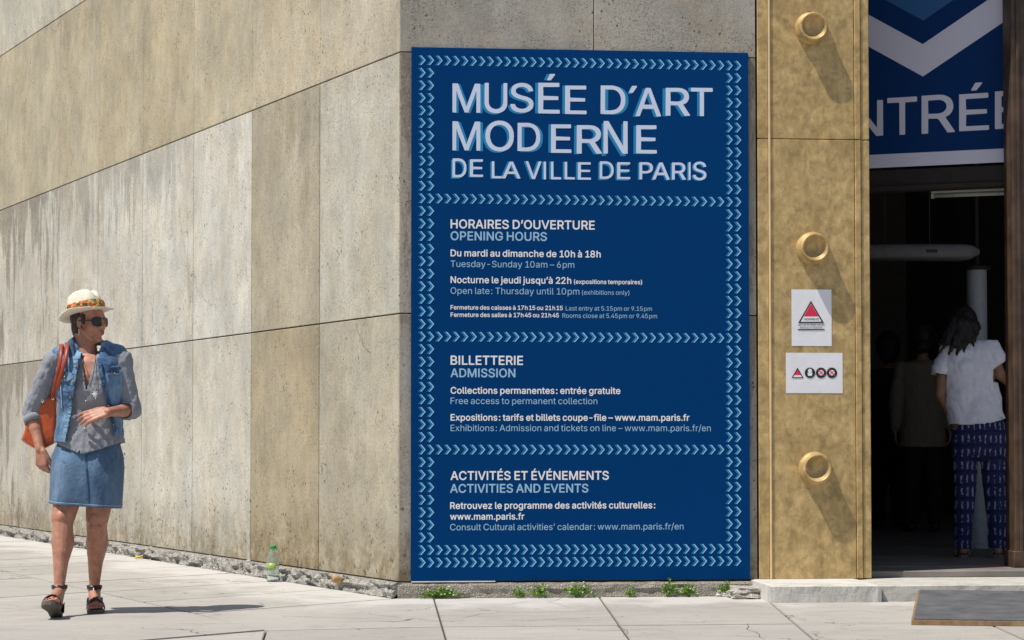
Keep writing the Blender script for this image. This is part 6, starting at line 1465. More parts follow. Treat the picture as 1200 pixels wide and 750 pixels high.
# standing collar: one band round the back of the neck with two leaf-shaped fronts
def collar():
    bm = bmesh.new()
    inn = [L(92, 430, -.098), L(88, 420, -.085), L(86.5, 410, -.062), L(87, 403, -.025), L(89, 398, .020), L(94, 396, .055), L(103, 396, .068), L(112, 397, .058), L(118, 400, .030), L(120, 404, -.015), L(119, 410, -.050), L(117, 418, -.075), L(115, 427, -.092)]
    out = [L(80, 419, -.085), L(78, 409, -.062), L(79, 402, -.040), L(81, 399, -.005), L(84, 399, .035), L(92, 402, .075), L(103, 404, .088), L(114, 405, .078), L(124, 405, .040), L(128, 409, -.005), L(129, 414, -.040), L(129, 421, -.068), L(127, 425, -.085)]
    inn = [v + Vector((0, 0, .006)) for v in inn]
    N_ = []
    for a, b in zip(inn, out): N_.append((b-a).cross(Vector((0,0,1))) if False else Vector((0, 0, 1)))
    mid = [a.lerp(b, .5) + Vector((0, -.006, .010)) for a, b in zip(inn, out)]
    rings = []
    for a, m_, b in zip(inn, mid, out):
        up = Vector((0, -.002, .006)); rings.append([a, m_, b, b + up, m_ + up, a + up])
    rings_bm(bm, rings)
    bmesh.ops.subdivide_edges(bm, edges=bm.edges[:], cuts=1, smooth=0.6)
    return obj('collar', bm, M['denim_shade_seam'], vest, True)  # collar shade painted into its colour
collar()
# waistcoat hem band
tabh = []
bm = bmesh.new(); A_, B_ = [], []
for k in range(14):
    x = 66 + (78-66)*k/13; y = 514 + (x-66)*.10
    A_.append(proj(x, y-5, .019)); B_.append(proj(x, y+3, .021))
ribbon(bm, A_, B_, .005, (0, -1, 0))
obj('hem_band', bm, M['denim'], vest)
bm = bmesh.new(); A_, B_ = [], []
for k in range(12):
    x = 134 + (140.5-134)*k/11; y = 509
    A_.append(proj(x, y-6, .018)); B_.append(proj(x, y+2, .022))
ribbon(bm, A_, B_, .005, (0, -1, 0))
obj('hem_band', bm, M['denim'], vest)

# denim skirt
def skirt_ring(y, xl, xr, ry, cy, k, drop=0.0, inner=0.0):
    a, b = L(xl, y), L(xr, y); cx, rx = (a.x+b.x)/2, (b.x-a.x)/2 - inner
    out = []
    for i in range(64):
        t = 2*math.pi*i/64; c, s_ = math.cos(t), math.sin(t)
        wv = .006*k*noise.noise(Vector((c*2.2, s_*2.2, y*.018))) + .0035*k*noise.noise(Vector((c*5, s_*5, y*.05+4)))
        # thigh pushing forward on the left of the picture
        push = (-.040*k*math.exp(-((c+.45)/.30)**2) - .014*k*math.exp(-((c-.5)/.3)**2) - .008*math.sin(c*9 + y*.09)*k*math.exp(-((y-545)/22)**2))*(s_ < 0)
        out.append((cx + (rx+wv)*math.copysign(abs(c)**.92, c), cy + (ry - inner + wv*2)*math.copysign(abs(s_)**.92, s_) + push, a.z - drop*(c*.5+.5)*(y > 580)))
    return out
tb = [(517, 69, 139, .100, .002, .1), (524, 65, 141.5, .114, .003, .3), (534, 61, 144, .130, .004, .6), (548, 59.5, 144.8, .142, .004, .8), (562, 59, 144.3, .144, .004, 1), (575, 59, 143.4, .145, .002, 1.1), (584, 59, 142.6, .145, 0, 1.2), (588.5, 59, 142, .145, 0, 1.2)]
bm = bmesh.new()
rg = [skirt_ring(y, a, b, r, c, k, .030) for y, a, b, r, c, k in tb]
ri = [skirt_ring(y, a, b, r, c, k, .030, .006) for y, a, b, r, c, k in tb[::-1]]
rings_bm(bm, rg + ri, cap=False)
skirt = obj('skirt', bm, M['denim_skirt'], woman, True)
bm = bmesh.new()
def grow(rr_, g, dz=0): 
    cx = sum(p[0] for p in rr_)/len(rr_); cy = sum(p[1] for p in rr_)/len(rr_)
    return [(cx + (p[0]-cx)*(1+g), cy + (p[1]-cy)*(1+g), p[2]+dz) for p in rr_]
r_ = rg[-1]
rings_bm(bm, [grow(r_, .0, .012), grow(r_, .012, .011), grow(r_, .014, .002), grow(r_, .010, -.003), grow(r_, -.02, -.003)], cap=False)
obj('skirt_hem', bm, M['denim_skirt'], skirt, True)
bm = bmesh.new(); rings_bm(bm, [grow(r_, .013, .0125), grow(r_, .0155, .0115), grow(r_, .0155, .0095), grow(r_, .013, .0085)], cap=False)
obj('hem_stitch', bm, M['stitch'], skirt)
def on_skirt(px, py, out=.002):
    z = L(px, py, -.13).z; x = L(px, py, -.13).x
    best = None
    for ra, rb in zip(rg, rg[1:]):
        if ra[0][2] >= z >= rb[0][2] - .03:
            for i in range(64):
                p, q = Vector(ra[i]), Vector(ra[(i+1) % 64]); t = (ra[i][2]-z)/max(1e-5, ra[i][2]-rb[i][2]); t = max(0, min(1, t))
                P = p.lerp(Vector(rb[i]), t); Q = q.lerp(Vector(rb[(i+1) % 64]), t)
                if P.y < 0.02 and min(P.x, Q.x) <= x <= max(P.x, Q.x):
                    s_ = (x-P.x)/((Q.x-P.x) or 1e-5); v = P.lerp(Q, s_); best = Vector((x, v.y - out, z))
            break
    return best or Vector((x, -.14, z))
for nm, pts, wd, m_ in (('front_seam', [(101, 533), (102, 550), (103, 570), (104, 588)], .7, M['denim_shade_seam']), ('pocket_edge', [(66, 528), (70, 537), (77, 542)], .5, M['denim_shade_seam']), ('pocket_edge', [(138, 526), (135, 536), (129, 541)], .5, M['denim_shade_seam'])):
    bm = bmesh.new()
    ribbon(bm, [on_skirt(x-wd, y) for x, y in pts], [on_skirt(x+wd, y) for x, y in pts], .003, (0, -1, 0))
    obj(nm, bm, m_, skirt)

# sandals
def sandal(f, s_, u, Lg, heel, sole_z=0.0, closed=False):
    sn = obj('sandal', (lambda b: (rings_bm(b, [[heel + f*(Lg*a) + s_*(wd*math.cos(2*math.pi*k/20)*1.0)*0 + p for k, p in enumerate([Vector()])] for a, wd in ()]) if False else None, b)[1])(bmesh.new()), None, None) if False else None
    # sole outline
    prof = [(-.012, .016), (0.0, .028), (.10, .033), (.28, .031), (.45, .029), (.60, .037), (.75, .046), (.88, .043), (.97, .030), (1.03, .010)]
    def outline_(zoff, g=0):
        Lp = [heel + f*(Lg*a) + s_*(-w_-g) + u*zoff for a, w_ in prof]; Rp = [heel + f*(Lg*a) + s_*(w_+g) + u*zoff for a, w_ in prof[::-1]]
        return Lp + Rp
    bm = bmesh.new(); rings_bm(bm, [outline_(-.020), outline_(-.018, .001), outline_(-.004, .001), outline_(0.001, -.001)])
    o = obj('sandal', bm, M['sole'], woman)
    def strap_(a0, a1, wv, h, r0, nm='strap'):
        bm = bmesh.new(); A_, B_, N_ = [], [], []
        for k in range(13):
            t = math.pi*k/12; c, s2 = math.cos(t), math.sin(t)
            A_.append(heel + f*(Lg*a0) + s_*(c*wv) + u*(s2*h + .0)); B_.append(heel + f*(Lg*a1) + s_*(c*wv*r0) + u*(s2*h*.9)); N_.append(s_*c + u*s2 + f*.2)
        ribbon(bm, A_, B_, .005, N_)
        return obj(nm, bm, M['sandal'], o, True)
    strap_(.56, .74, .044, .056, 1.02)
    return o, strap_
s1, st1 = sandal(*fr, RHe); s2_, st2 = sandal(*flf, LHe)
s1['label'] = 'front sandal tipped up on its heel with the grey-brown sole showing'; s2_['label'] = 'rear sandal flat on the pavement'
for (sn, (f, s_, u, Lg), he, an) in ((s1, fr, RHe, RA), (s2_, flf, LHe, LA)):
    # ankle strap, instep bar, heel counter, toe beads
    bm = bmesh.new(); c = an + Vector((0, .004, .010)); ringA = []; 
    A_ = [c + Vector((math.cos(2*math.pi*k/20)*.037, math.sin(2*math.pi*k/20)*.040, .009)) for k in range(21)]
    B_ = [p + Vector((0, 0, -.018)) for p in A_]; N_ = [Vector((math.cos(2*math.pi*k/20), math.sin(2*math.pi*k/20), 0)) for k in range(21)]
    ribbon(bm, A_, B_, .004, N_); obj('ankle_strap', bm, M['sandal'], sn, True)
    top_ = he + f*(Lg*.62) + u*.055; mid = an + f*.034 - u*.035
    bm = bmesh.new(); ribbon(bm, [an + f*.037 - s_*.009 + u*.005, mid - s_*.010 + u*.006, top_ - s_*.014], [an + f*.037 + s_*.009 + u*.005, mid + s_*.010 + u*.006, top_ + s_*.014], .005, f + u)
    obj('instep_strap', bm, M['sandal'], sn, True)
    bm = bmesh.new(); A_, B_, N_ = [], [], []
    for k in range(11):
        t = math.pi*k/10; d = s_*math.cos(t) - f*math.sin(t); A_.append(he + f*.040 + d*.038 + u*.050); B_.append(he + f*.040 + d*.040 + u*.0); N_.append(d)
    ribbon(bm, A_, B_, .004, N_); obj('heel_counter', bm, M['sandal'], sn, True)
    for i in range(5):
        x = -.034 + .0165*i; ln = (1.0, .985, .95, .905, .85)[i]; 
        if (sn is s2_): x = -x
        bm = bmesh.new(); ellipsoid(bm, he + f*(Lg*ln - .005) + s_*(x*1.02) + u*.020, (.006, .006, .0035), n=8, m=6); obj('toenail', bm, M['nail'], woman, True)
bm = bmesh.new()
for k in range(6): ellipsoid(bm, LHe + flf[0]*(flf[3]*(.40 + .05*k)) + flf[2]*(.072 - .004*k), (.005, .005, .004), n=8, m=6)
obj('strap_stud', bm, M['steel'], s2_, True)

# shoulder bag under her arm
bag = empty('shoulder_bag', tuple(O + L(50, 522, .03)), 0.0, 'orange red leather shoulder bag under the walking woman\'s arm', 'bag')
BO = L(50, 522, .03)
def Bp(px, py, dy): return L(px, py, dy) - BO
bm = bmesh.new()
outl = [(41, 470), (53, 463.5), (66, 465), (66.5, 490), (63, 520), (52, 526), (39, 524.5), (31, 520), (26, 515), (32, 492)]
N1 = len(outl)
def bagring(dy, k):
    cx = sum(p[0] for p in outl)/N1; cy = sum(p[1] for p in outl)/N1
    return [Bp(cx + (x-cx)*k, cy + (y-cy)*k, dy) for x, y in outl]
rings_bm(bm, [bagring(.005, .80), bagring(.010, .95), bagring(.03, 1.0), bagring(.10, 1.0), bagring(.125, .93)])
bmesh.ops.subdivide_edges(bm, edges=bm.edges[:], cuts=2, smooth=0.3, use_grid_fill=True)
for v in bm.verts: v.co += Vector((1, 1, .5))*noise.noise(v.co*16)*.006
obj('bag_body', bm, M['leather'], bag, True)
bm = bmesh.new(); tube(bm, [Bp(41, 470, .012), Bp(47, 467, .008), Bp(56, 464.5, .008), Bp(66, 466, .012)], .0035, 8); obj('bag_rim', bm, M['strap'], bag, True)
def bag_strap(xs, wd=2.2):
    bm = bmesh.new()
    A_ = [Bp(x-wd, y, d) for x, y, d in xs]; B_ = [Bp(x+wd, y, d - .004) for x, y, d in xs]
    ribbon(bm, A_, B_, .006, (-.2, -1, .25))
    bmesh.ops.subdivide_edges(bm, edges=[e for e in bm.edges], cuts=1, smooth=.5)
    o = obj('bag_strap', bm, M['strap'], bag, True); return o
bag_strap([(62, 466, -.02), (64.5, 452, -.10), (68, 437, -.13), (70.5, 424, -.13), (71.5, 414, -.115), (72, 406.5, -.075), (72, 403.5, -.02), (72, 406, .05), (70, 420, .11), (66, 450, .14), (60, 468, .10)])
bag_strap([(66, 466, -.03), (68.5, 452, -.11), (72.5, 437, -.137), (76, 424, -.138), (78, 414, -.120), (79, 405.5, -.080), (79, 401.5, -.02), (78, 404, .05), (76, 420, .11), (70, 450, .14), (62, 468, .10)])
for (px, py) in ((62, 467), (50, 470)):
    bm = bmesh.new(); c = Bp(px, py, -.014)
    tube(bm, [c + Vector((math.cos(R(a))*.007, -.002, math.sin(R(a))*.007)) for a in range(0, 361, 30)], .002, 6); obj('ring', bm, M['steel'], bag, True)

# ---------------------------------------------------------------- visitors in the hall, seen from behind
YV = 13.72
vis = empty('person', (at_y(1150, 500, YV).x, YV, 0.135), 0.0, 'woman with long dark hair, white T-shirt and blue patterned trousers standing in the doorway', 'person')
OV = Vector(vis.location)
def V_(px, py, dy=0.0): return at_y(px, py, YV - dy) - OV      # here dy counts towards the street
bm = bmesh.new()
def vring(y, xl, xr, ry, cy=0.0, n=24, p=2.2):
    a, b = V_(xl, y), V_(xr, y); return ell((a.x+b.x)/2, -cy, a.z, (b.x-a.x)/2, ry, n, p)
rings_bm(bm, [vring(*q) for q in ((398, 1124, 1150, .05, -.03), (406, 1108, 1160, .085, -.02), (420, 1104, 1166, .10, -.01), (445, 1108, 1165, .10, 0), (470, 1113, 1165, .095, 0), (495, 1114, 1174, .11, .01), (515, 1117, 1176, .115, .02), (530, 1121, 1176, .09, .01))])
capsule(bm, V_(1133, 402, -.03), .05, V_(1129, 388, -.06), .048)
ellipsoid(bm, V_(1127, 379, -.09), (.078, .10, .105)); ellipsoid(bm, V_(1125, 386, -.14), (.055, .05, .07))
eR, wR = V_(1102, 462, .02), V_(1118, 493, -.06); sR = V_(1108, 414, 0)
sL, eL, wL = V_(1162, 410, 0), V_(1171, 438, .03), V_(1184, 450, -.14)
capsule(bm, sR, .048, eR, .038); capsule(bm, eR, .038, wR, .026); capsule(bm, V_(1160, 410), .050, eL, .040); capsule(bm, eL, .040, wL, .028)
hand_shapes(bm, wR, (.45, .5, -.7), (.8, -.3, -.3), (.2, 1, .1), .95, (.5, .6, .4))
hand_shapes(bm, wL, (.35, 1, .15), (-.6, .2, -.5), (-.7, 0, .6), .95, (.4, .5, .4))
kneeA, ankA = V_(1129, 583, 0), V_(1129, 640, .03); kneeB, ankB = V_(1166, 580, 0), V_(1168, 640, .04)
for h_, k_, a_ in ((V_(1131, 525), kneeA, ankA), (V_(1161, 525), kneeB, ankB)):
    capsule(bm, h_, .085, k_, .055); capsule(bm, k_, .054, a_, .034)
def vfoot(a, tx, ty):
    h = Vector((a.x, a.y + .045, .014)); t = Vector((a.x + tx, a.y - .045 + ty, .012)); return h, t
hA, tA = Vector((ankA.x - .005, -.075, .016)), Vector((ankA.x + .015, .15, .014)); hB, tB = Vector((ankB.x - .01, -.085, .016)), Vector((ankB.x + .08, .12, .014))
fA = foot(bm, ankA, tA, hA); fB = foot(bm, ankB, tB, hB)
link_mesh('body', voxel(bm, .006, 3), M['skin2'], vis, True)
# T-shirt
bm = bmesh.new(); rings_bm(bm, [vring(*q) for q in ((397, 1125, 1152, .055, -.03), (403, 1112, 1160, .085, -.02), (412, 1104, 1166, .105, -.01), (428, 1102, 1168, .118, 0), (450, 1105, 1169, .118, 0), (470, 1109, 1171, .118, .004), (486, 1111.5, 1175.5, .126, .01), (500, 1113, 1179, .133, .012), (508, 1113.5, 1180, .13, .012))])
capsule(bm, V_(1112, 412), .060, V_(1103.5, 434, .01), .062); capsule(bm, V_(1158, 406), .062, V_(1168, 419, .02), .066)
tme = voxel(bm, .006, 4)
displace(tme, lambda p: .018*noise.noise(Vector((p.x*8 + p.z*5, p.y*5, p.z*7 - p.x*6))) + .014*abs(noise.noise(Vector((p.x*17 + p.z*9, p.y*8, p.z*10 - p.x*5)))))
def tcut(c, nn):
    t = (c.x - V_(1114, 490).x)/(V_(1178, 490).x - V_(1114, 490).x)
    if c.z < V_(1114, 497).z + (V_(1178, 490).z - V_(1114, 497).z)*t - .018*math.sin(math.pi*max(0, min(1, t))): return True
    if (c - V_(1101, 441, .015)).dot((eR - sR).normalized()) > -.012 and c.x < V_(1107.5, 440).x and c.z < V_(1101, 435).z: return True
    d = (Vector((.55, 0, -.83))); q = V_(1168, 421, .02)
    if (c - q).dot(d) > .036 and c.x > V_(1160, 420).x and c.z > V_(1160, 448).z: return True
    if c.z > V_(1130, 399).z: return True
    return False
cut(tme, tcut)
M['tee'] = simple('white_jersey', (0.82, 0.83, 0.95), 0.9, 0, 0.05, 30, 0.4, 40, 0.008)
tee = link_mesh('shirt', tme, M['tee'], vis, True); solid(tee, .004, 0)
# trousers
bm = bmesh.new()
rings_bm(bm, [vring(*q) for q in ((488, 1117, 1174, .112, .008), (500, 1115, 1177, .122, .014), (515, 1114.5, 1179, .126, .018), (530, 1114.5, 1180, .112, .012), (540, 1117, 1179, .08, .005))])
for pts in (((1131, 528, .088), (1131, 560, .076), (1130.5, 590, .066), (1129.5, 615, .059), (1128.8, 640, .055)), ((1163.5, 528, .090), (1164.5, 560, .080), (1167, 590, .071), (1168.3, 615, .063), (1168.3, 640, .058))):
    for a, b in zip(pts, pts[1:]): capsule(bm, V_(a[0], a[1], .005 + .02*(a[1] > 580)), a[2], V_(b[0], b[1], .005 + .02*(b[1] > 580)), b[2])
pme = voxel(bm, .006, 3); fold(pme, .005, 14, 5, .6); fold(pme, .003, 30, 8, 1)
cut(pme, lambda c, nn: c.z < V_(1130, 642).z)
M['print_trousers'] = trouser_print_mat()
pt = link_mesh('trousers', pme, M['print_trousers'], vis, True); solid(pt, .004, -1)
# hair
bm = bmesh.new(); ellipsoid(bm, V_(1129, 378, -.05), (.092, .115, .118))
for (xa_, ya_, da_, ra_, xb_, yb_, db_, rb_) in ((1120, 380, .03, .062, 1110, 400, .085, .030), (1127, 382, .04, .070, 1119, 402, .10, .034), (1134, 383, .035, .066, 1130, 402, .10, .030), (1140, 384, .02, .055, 1139, 398, .085, .026),
    (1112, 396, .085, .026, 1103, 411, .085, .007), (1118, 400, .10, .024, 1112, 415, .115, .006), (1126, 402, .10, .024, 1121, 416, .12, .006), (1132, 400, .10, .022, 1130, 412, .118, .006), (1139, 397, .09, .020, 1141, 406, .10, .006), (1109, 392, .07, .024, 1101, 404, .06, .007)):
    capsule(bm, V_(xa_, ya_, da_), ra_, V_(xb_, yb_, db_), rb_, 10)
hm = voxel(bm, .005, 2)
displace(hm, lambda p: .008*noise.noise(Vector((p.x*60 + p.z*22, p.y*50, p.z*9))))
link_mesh('hair', hm, simple('black_hair', (0.010, 0.007, 0.008), 0.6, 0, .3, 40, .6, 90, .004), vis, True)
M['mule'] = simple('pale_slipper', (0.45, 0.45, 0.47), 0.7); M['mule_sole'] = simple('cork_sole', (0.16, 0.12, 0.10), 0.8)
for (f, s_, u, Lg), he in ((fA, hA), (fB, hB)):
    bm = bmesh.new()
    prof = [(-.03, .020), (.05, .032), (.3, .034), (.55, .038), (.75, .046), (.95, .032), (1.03, .01)]
    rings_bm(bm, [[he + f*(Lg*a) - s_*w_ + u*z for a, w_ in prof] + [he + f*(Lg*a) + s_*w_ + u*z for a, w_ in prof[::-1]] for z in (-.015, .004)])
    sh = obj('slipper', bm, M['mule_sole'], vis)
    bm = bmesh.new(); A_, B_, N_ = [], [], []
    for k in range(11):
        t = math.pi*k/10; c, s2 = math.cos(t), math.sin(t); A_.append(he + f*(Lg*.35) + s_*(c*.042) + u*(s2*.072)); B_.append(he + f*(Lg*.95) + s_*(c*.034) + u*(s2*.035)); N_.append(s_*c + u*s2)
    ribbon(bm, A_, B_, .006, N_); obj('slipper_upper', bm, M['mule'], sh, True)

# two visitors deeper in the dark
def dark_visitor(label, Y, cx, ytop, yfoot, half, top_m, leg_m, hair_m, hem, headr=.10, lean=0.0, cap=False):
    e = empty('person', (at_y(cx, 500, Y).x, Y, .135), 0.0, label, 'person')
    OO = Vector(e.location)
    P = lambda px, py, dy=0.0: at_y(px, py, Y - dy) - OO
    Hh = yfoot - ytop
    s_ = Hh/7.6
    ysh = ytop + s_*1.45; yhip = ytop + Hh*.50; ykn = ytop + Hh*.74
    def rg_(y, hw, ry, n=20): a, b = P(cx-hw, y), P(cx+hw, y); return ell((a.x+b.x)/2, 0, a.z, (b.x-a.x)/2, ry, n, 2.2)
    bm = bmesh.new()
    rings_bm(bm, [rg_(ysh-4, half*.35, .06), rg_(ysh+2, half*.75, .09), rg_(ysh+Hh*.09, half*.80, .11), rg_(yhip-12, half*.66, .10), rg_(yhip, half*.70, .11), rg_(yhip+10, half*.5, .08)])
    capsule(bm, P(cx, ysh), .055, P(cx+lean*.5, ysh-s_*.4), .05); ellipsoid(bm, P(cx+lean, ytop+s_*.52, -.02), (headr*.8, headr, headr*1.15))
    arms = []
    for sd in (-1, 1):
        S_, E_, W_ = P(cx+sd*half*.80, ysh+6), P(cx+sd*half*1.02, ysh+Hh*.19, .02), P(cx+sd*half*1.04, ysh+Hh*.33, -.05)
        arms.append((S_, E_, W_)); capsule(bm, S_, .05, E_, .042); capsule(bm, E_, .04, W_, .028)
        hand_shapes(bm, W_, (0, .15, -1), (-sd, .1, 0), (0, 1, 0), 1.0, (.4, .5, .3))
        K_, A_ = P(cx+sd*half*.42, ykn, -.02), P(cx+sd*half*.45, yfoot-8, .04)
        capsule(bm, P(cx+sd*half*.36, yhip), .09, K_, .06); capsule(bm, K_, .058, A_, .036)
        he = Vector((A_.x, A_.y-.05, .012)); foot(bm, A_, he + Vector((sd*.03, .24, 0)), he)
    link_mesh('body', voxel(bm, .010, 2), M['skin2'], e, True)
    bm = bmesh.new()
    rings_bm(bm, [rg_(ysh-4, half*.4, .07), rg_(ysh+1, half*.80, .11), rg_(ysh+Hh*.09, half*.90, .14), rg_(yhip-16, half*.82, .135), rg_(hem, half*.90, .15)])
    for S_, E_, W_ in arms: capsule(bm, S_, .068, E_, .060); capsule(bm, E_, .060, E_.lerp(W_, .85), .045)
    me_ = voxel(bm, .010, 2); fold(me_, .010, 11, 3, .5); cut(me_, lambda c, nn: c.z > P(cx, ysh-3).z and abs(c.x - P(cx, 400).x) < .06)
    link_mesh('jacket', me_, top_m, e, True)
    bm = bmesh.new(); rings_bm(bm, [rg_(yhip-14, half*.70, .125), rg_(yhip+4, half*.76, .135), rg_(yhip+16, half*.55, .10)])
    for sd in (-1, 1):
        capsule(bm, P(cx+sd*half*.36, yhip+3), .098, P(cx+sd*half*.42, ykn, -.01), .078); capsule(bm, P(cx+sd*half*.42, ykn, -.01), .078, P(cx+sd*half*.45, yfoot-9, .03), .060)
    me_ = voxel(bm, .010, 2); fold(me_, .007, 12, 9, .6); link_mesh('trousers', me_, leg_m, e, True)
    bm = bmesh.new(); ellipsoid(bm, P(cx+lean, ytop+s_*.42, .01), (headr*.92, headr*1.05, headr*1.1)); ellipsoid(bm, P(cx+lean, ytop+s_*.85, .05), (headr*.7, headr*.6, headr*.5))
    me_ = voxel(bm, .010, 1); fold(me_, .012, 22, 2); link_mesh('hair', me_, hair_m, e, True)
    for sd in (-1, 1):
        bm = bmesh.new(); A_ = P(cx+sd*half*.45, yfoot-8, .04)
        capsule(bm, Vector((A_.x, A_.y-.04, .045)), .042, Vector((A_.x+sd*.03, A_.y+.19, .035)), .034); mm = voxel(bm, .010, 2); cut(mm, lambda c, nn: False); link_mesh('shoe', mm, M['sandal'], e, True)
    return e
taupe = simple('taupe_wool', (0.20, 0.165, 0.13), 0.95); blk = simple('black_cloth', (0.010, 0.010, 0.013), 0.95); navy = simple('navy_cloth', (0.018, 0.022, 0.045), 0.95); hr = simple('brown_hair', (0.018, 0.011, 0.008), 0.6)
dark_visitor('dim figure in a loose taupe jacket and black trousers walking away down the hall', 17.6, 1081, 380, 619, 31, taupe, blk, hr, 524, .115)
dark_visitor('dim figure in dark navy clothes with curly hair behind the taupe jacket, nearest the pillar', 18.6, 1041, 393, 613, 25, navy, blk, hr, 512, .125)

# ================================================================== SMALL THINGS
# ramp
rp = at_ground(1068, 732.5); rt = at_ground(1075, 691.5, 0.082)
ra = R(5.2 - 14)
rx = Vector((math.cos(ra), math.sin(ra), 0)); ry_ = Vector((-math.sin(ra), math.cos(ra), 0))
ramp = empty('ramp', (rp.x, rp.y, 0), ra, 'grey felt-topped wooden ramp board leading up to the door step', 'ramp')
Lr = (rt - rp).dot(ry_); xs = (rt - rp).dot(rx)
def ramp_slab(z0, z1, ins, m, nm):
    bm = bmesh.new()
    P = []
    for (x, y, zb) in ((ins, ins, .0), (1.15 - ins, ins, .0), (1.15 + xs - ins, Lr - ins, .055), (xs + ins, Lr - ins, .055)): P.append((x, y, zb))
    rings_bm(bm, [[(x, y, zb + z0) for x, y, zb in P], [(x, y, zb + z1) for x, y, zb in P]])
    return obj(nm, bm, m, ramp)
ramp_slab(0.001, 0.024, 0, simple('weathered_plywood', (0.26, 0.165, 0.085), 0.85, 0, .3, 25), 'ramp_board')
M['felt'] = simple('grey_felt', (0.095, 0.098, 0.105), 0.95, 0, .28, 9, .6, 140, .004)
ramp_slab(0.0242, 0.030, 0.012, M['felt'], 'felt_cover')

# bottle
bp = at_ground(320, 681.5)
bot = empty('plastic_bottle', tuple(bp + Vector((0, -.01, 0))), 0.0, 'empty clear plastic bottle with a green cap standing at the foot of the side wall', 'bottle')
x = NT('clear_plastic'); x.base((0.86, 0.93, 0.90)); x.rough(0.08); x.b.inputs['Transmission Weight'].default_value = 0.93; x.b.inputs['IOR'].default_value = 1.12
bm = bmesh.new(); lathe(bm, [(0, .004), (.022, .001), (.031, .008), (.032, .03), (.0295, .038), (.032, .046), (.032, .075), (.030, .078), (.030, .120), (.032, .124), (.031, .140), (.024, .172), (.015, .198), (.0135, .212), (.0135, .222), (.0115, .222), (.0115, .198), (.022, .170), (.0295, .138), (.0305, .05), (.0295, .01), (0, .007)], 28)
obj('bottle_body', bm, x.m, bot, True)
bm = bmesh.new(); lathe(bm, [(0, .236), (.0135, .236), (.0155, .233), (.0158, .213), (.0142, .213), (.0142, .2225), (0, .2225)], 24); obj('cap', bm, simple('green_cap', (0.01, 0.36, 0.10), 0.4), bot, True)
x = NT('bottle_label'); p = x.pos(); v = x.vor(p, 60, out='Color'); x.base(x.mix(x.mr(x.sep(p)[2], .075, .125, 0, 1), x.mix(x.sep(v)[0], (0.62, 0.50, 0.04), (0.05, 0.35, 0.45)), (0.22, 0.42, 0.04))); x.rough(.4)
bm = bmesh.new(); n = 20
rings = []
for z in (.076, .122):
    rings.append([bm.verts.new((.0325*math.cos(a), .0325*math.sin(a), z)) for a in [R(150 + 150*k/n) for k in range(n+1)]])
for k in range(n): bm.faces.new((rings[0][k], rings[0][k+1], rings[1][k+1], rings[1][k]))
lb = obj('bottle_label', bm, x.m, bot, True); solid(lb, .0006, 1)

for o in list(bot.children):
    for v in o.data.vertices: v.co.x *= 1.32; v.co.y *= 1.32
# fallen leaves
def fallen(px, py, m, sz, label, seed, up):
    p = at_ground(px, py)
    bm = bmesh.new(); n_ = 8
    V = []
    for i in range(n_+1):
        t = i/n_; wd = math.sin(math.pi*min(1, t*1.02))**.7*sz*.42; row = []
        for k in (-1, -.5, 0, .5, 1):
            q = noise.noise(Vector((i*.6, k*1.5, seed)))
            row.append(bm.verts.new((wd*k*(1+.2*q) , (t-.5)*sz, .004 + up*abs(k)**1.5*sz*.5 + up*t*sz*.55 + .006*q)))
        V.append(row)
    for a, b in zip(V, V[1:]):
        for k in range(4): bm.faces.new((a[k], a[k+1], b[k+1], b[k]))
    o = obj('fallen_leaf', bm, m, None, True); solid(o, .0008, 0)
    zm = min(v.co.z for v in o.data.vertices)
    for v in o.data.vertices: v.co.z -= zm
    o.location = (p.x, p.y, .001); o.rotation_euler = (0, 0, seed*1.1)
    return tag(o, label, 'leaf')
fallen(398, 691.5, simple('tan_leaf', (0.48, 0.30, 0.14), .8, 0, .3, 60), .105, 'curled tan dry leaf on the pavement against the plinth right of the bottle', 2, .9)
fallen(163, 655, simple('yellow_leaf', (0.55, 0.42, 0.05), .8, 0, .3, 60), .07, 'small yellow fallen leaf by the plinth behind the walking woman', 5, .35)
fallen(543, 699.5, simple('rust_leaf', (0.50, 0.16, 0.03), .8), .026, 'tiny rust coloured leaf scrap below the sign near the leftmost weed', 3, .5)

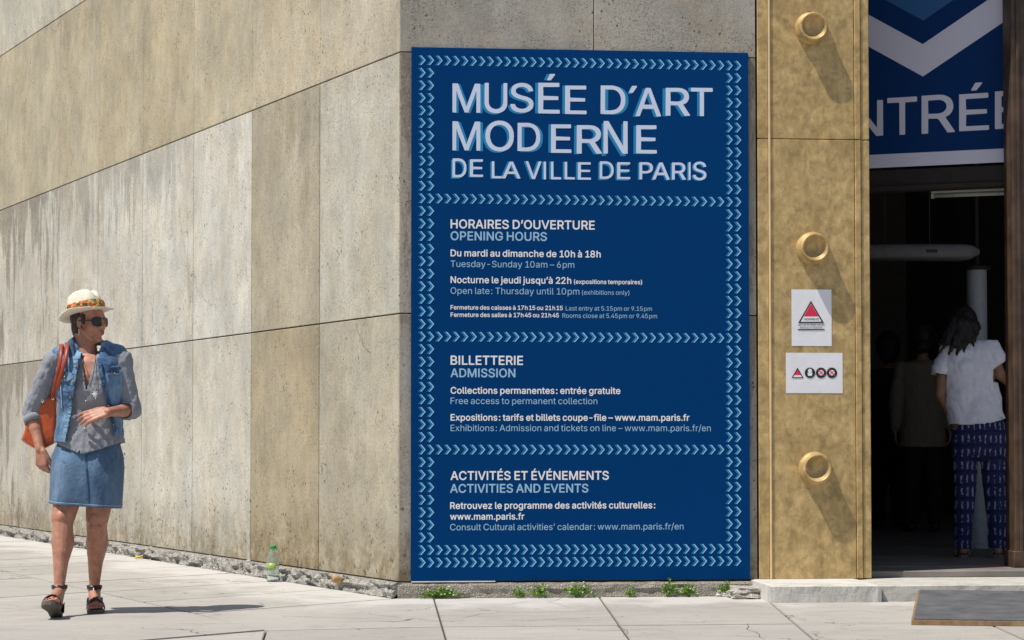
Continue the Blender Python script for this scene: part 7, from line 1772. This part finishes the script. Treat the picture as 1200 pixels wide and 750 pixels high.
# weeds along the foot of the front wall
M['leafm'] = simple('weed_leaf', (0.15, 0.29, 0.03), .6, 0, .35, 80)
M['flower'] = simple('tiny_white_petal', (0.75, 0.75, 0.62), .7)
def weed(px, py, wd, ht, nl, label, seed, flowers=0, sparse=False):
    rnd = random.Random(seed)
    p = at_ground(px, py); u, d = (p - CORNER).dot(UF), (p - CORNER).dot(NF)
    e = empty('weed', tuple(fw(u, .062, 0)), AF, label, 'weed')
    bm = bmesh.new(); bs = bmesh.new(); heads = []
    for k in range(nl):
        sx = rnd.uniform(-.25, .25)*wd*.6
        tipx = rnd.uniform(-.5, .5)*wd; tipz = ht*(1 - (2*abs(tipx)/wd)**1.5*.6)*rnd.uniform(.25, 1.0); ty = -rnd.uniform(0, .035)
        a = Vector((sx, 0, 0)); b = Vector((tipx, ty, tipz)); mid = a.lerp(b, .55) + Vector((0, -.004, ht*.12))
        if k % 3 == 0: tube(bs, [a, mid, b], .0011, 4)
        for q in (mid.lerp(b, .3), b, a.lerp(mid, .8)):
            L_ = rnd.uniform(.009, .017); W_ = L_*rnd.uniform(.38, .6)
            d1 = Vector((rnd.uniform(-1, 1), rnd.uniform(-1, .3), rnd.uniform(-.3, .9))).normalized(); nn = d1.cross(Vector((rnd.uniform(-1, 1), rnd.uniform(-1, 1), rnd.uniform(.2, 1)))).normalized()
            c = q + Vector((rnd.uniform(-.006, .006), rnd.uniform(-.006, .006), rnd.uniform(-.004, .006))); c.z = max(c.z, .003)
            vs = [bm.verts.new(c), bm.verts.new(c + d1*L_*.5 + nn*W_), bm.verts.new(c + d1*L_), bm.verts.new(c + d1*L_*.5 - nn*W_)]
            bm.faces.new(vs)
        heads.append(b)
    o = obj('foliage', bm, M['leafm'], e); o['kind'] = 'stuff'
    obj('stems', bs, M['leafm'], e)['kind'] = 'stuff'
    for k in range(flowers):
        b = rnd.choice(heads); bm = bmesh.new(); c = b + Vector((0, -.008, .006))
        ellipsoid(bm, c, (.0045, .003, .0045), n=6, m=4); obj('flower', bm, M['flower'], e)
WD = [(515, 699, .24, .060, 90, 'leftmost low mat of green weed with tiny white flowers under the sign', 1, 9),
 (604, 698, .06, .050, 20, 'small yellow-green weed tuft between the low mat and the pointed weed under the sign', 2, 0),
 (629, 699, .13, .085, 34, 'weed with one upright pointed shoot at the foot of the wall under the sign', 3, 3),
 (674, 697, .17, .080, 62, 'bushiest flowering weed under the middle of the sign', 4, 8),
 (735, 698, .08, .050, 18, 'small sparse weed between the bushy weed and the pair further right', 5, 0),
 (779, 697, .11, .085, 44, 'left one of the pair of weeds under the right half of the sign', 6, 4),
 (800, 697, .12, .065, 44, 'right one of the pair of weeds under the right half of the sign', 7, 6),
 (837, 694, .10, .080, 40, 'green weed under the lower right corner of the sign by the white stone chip', 8, 0),
 (891, 690, .045, .045, 12, 'tiny weed growing on the broken kerb stone at the pillar foot', 9, 0)]
for q in WD: weed(q[0], q[1], q[2]*1.0, q[3]*1.3, int(q[4]*1.3), *q[5:])
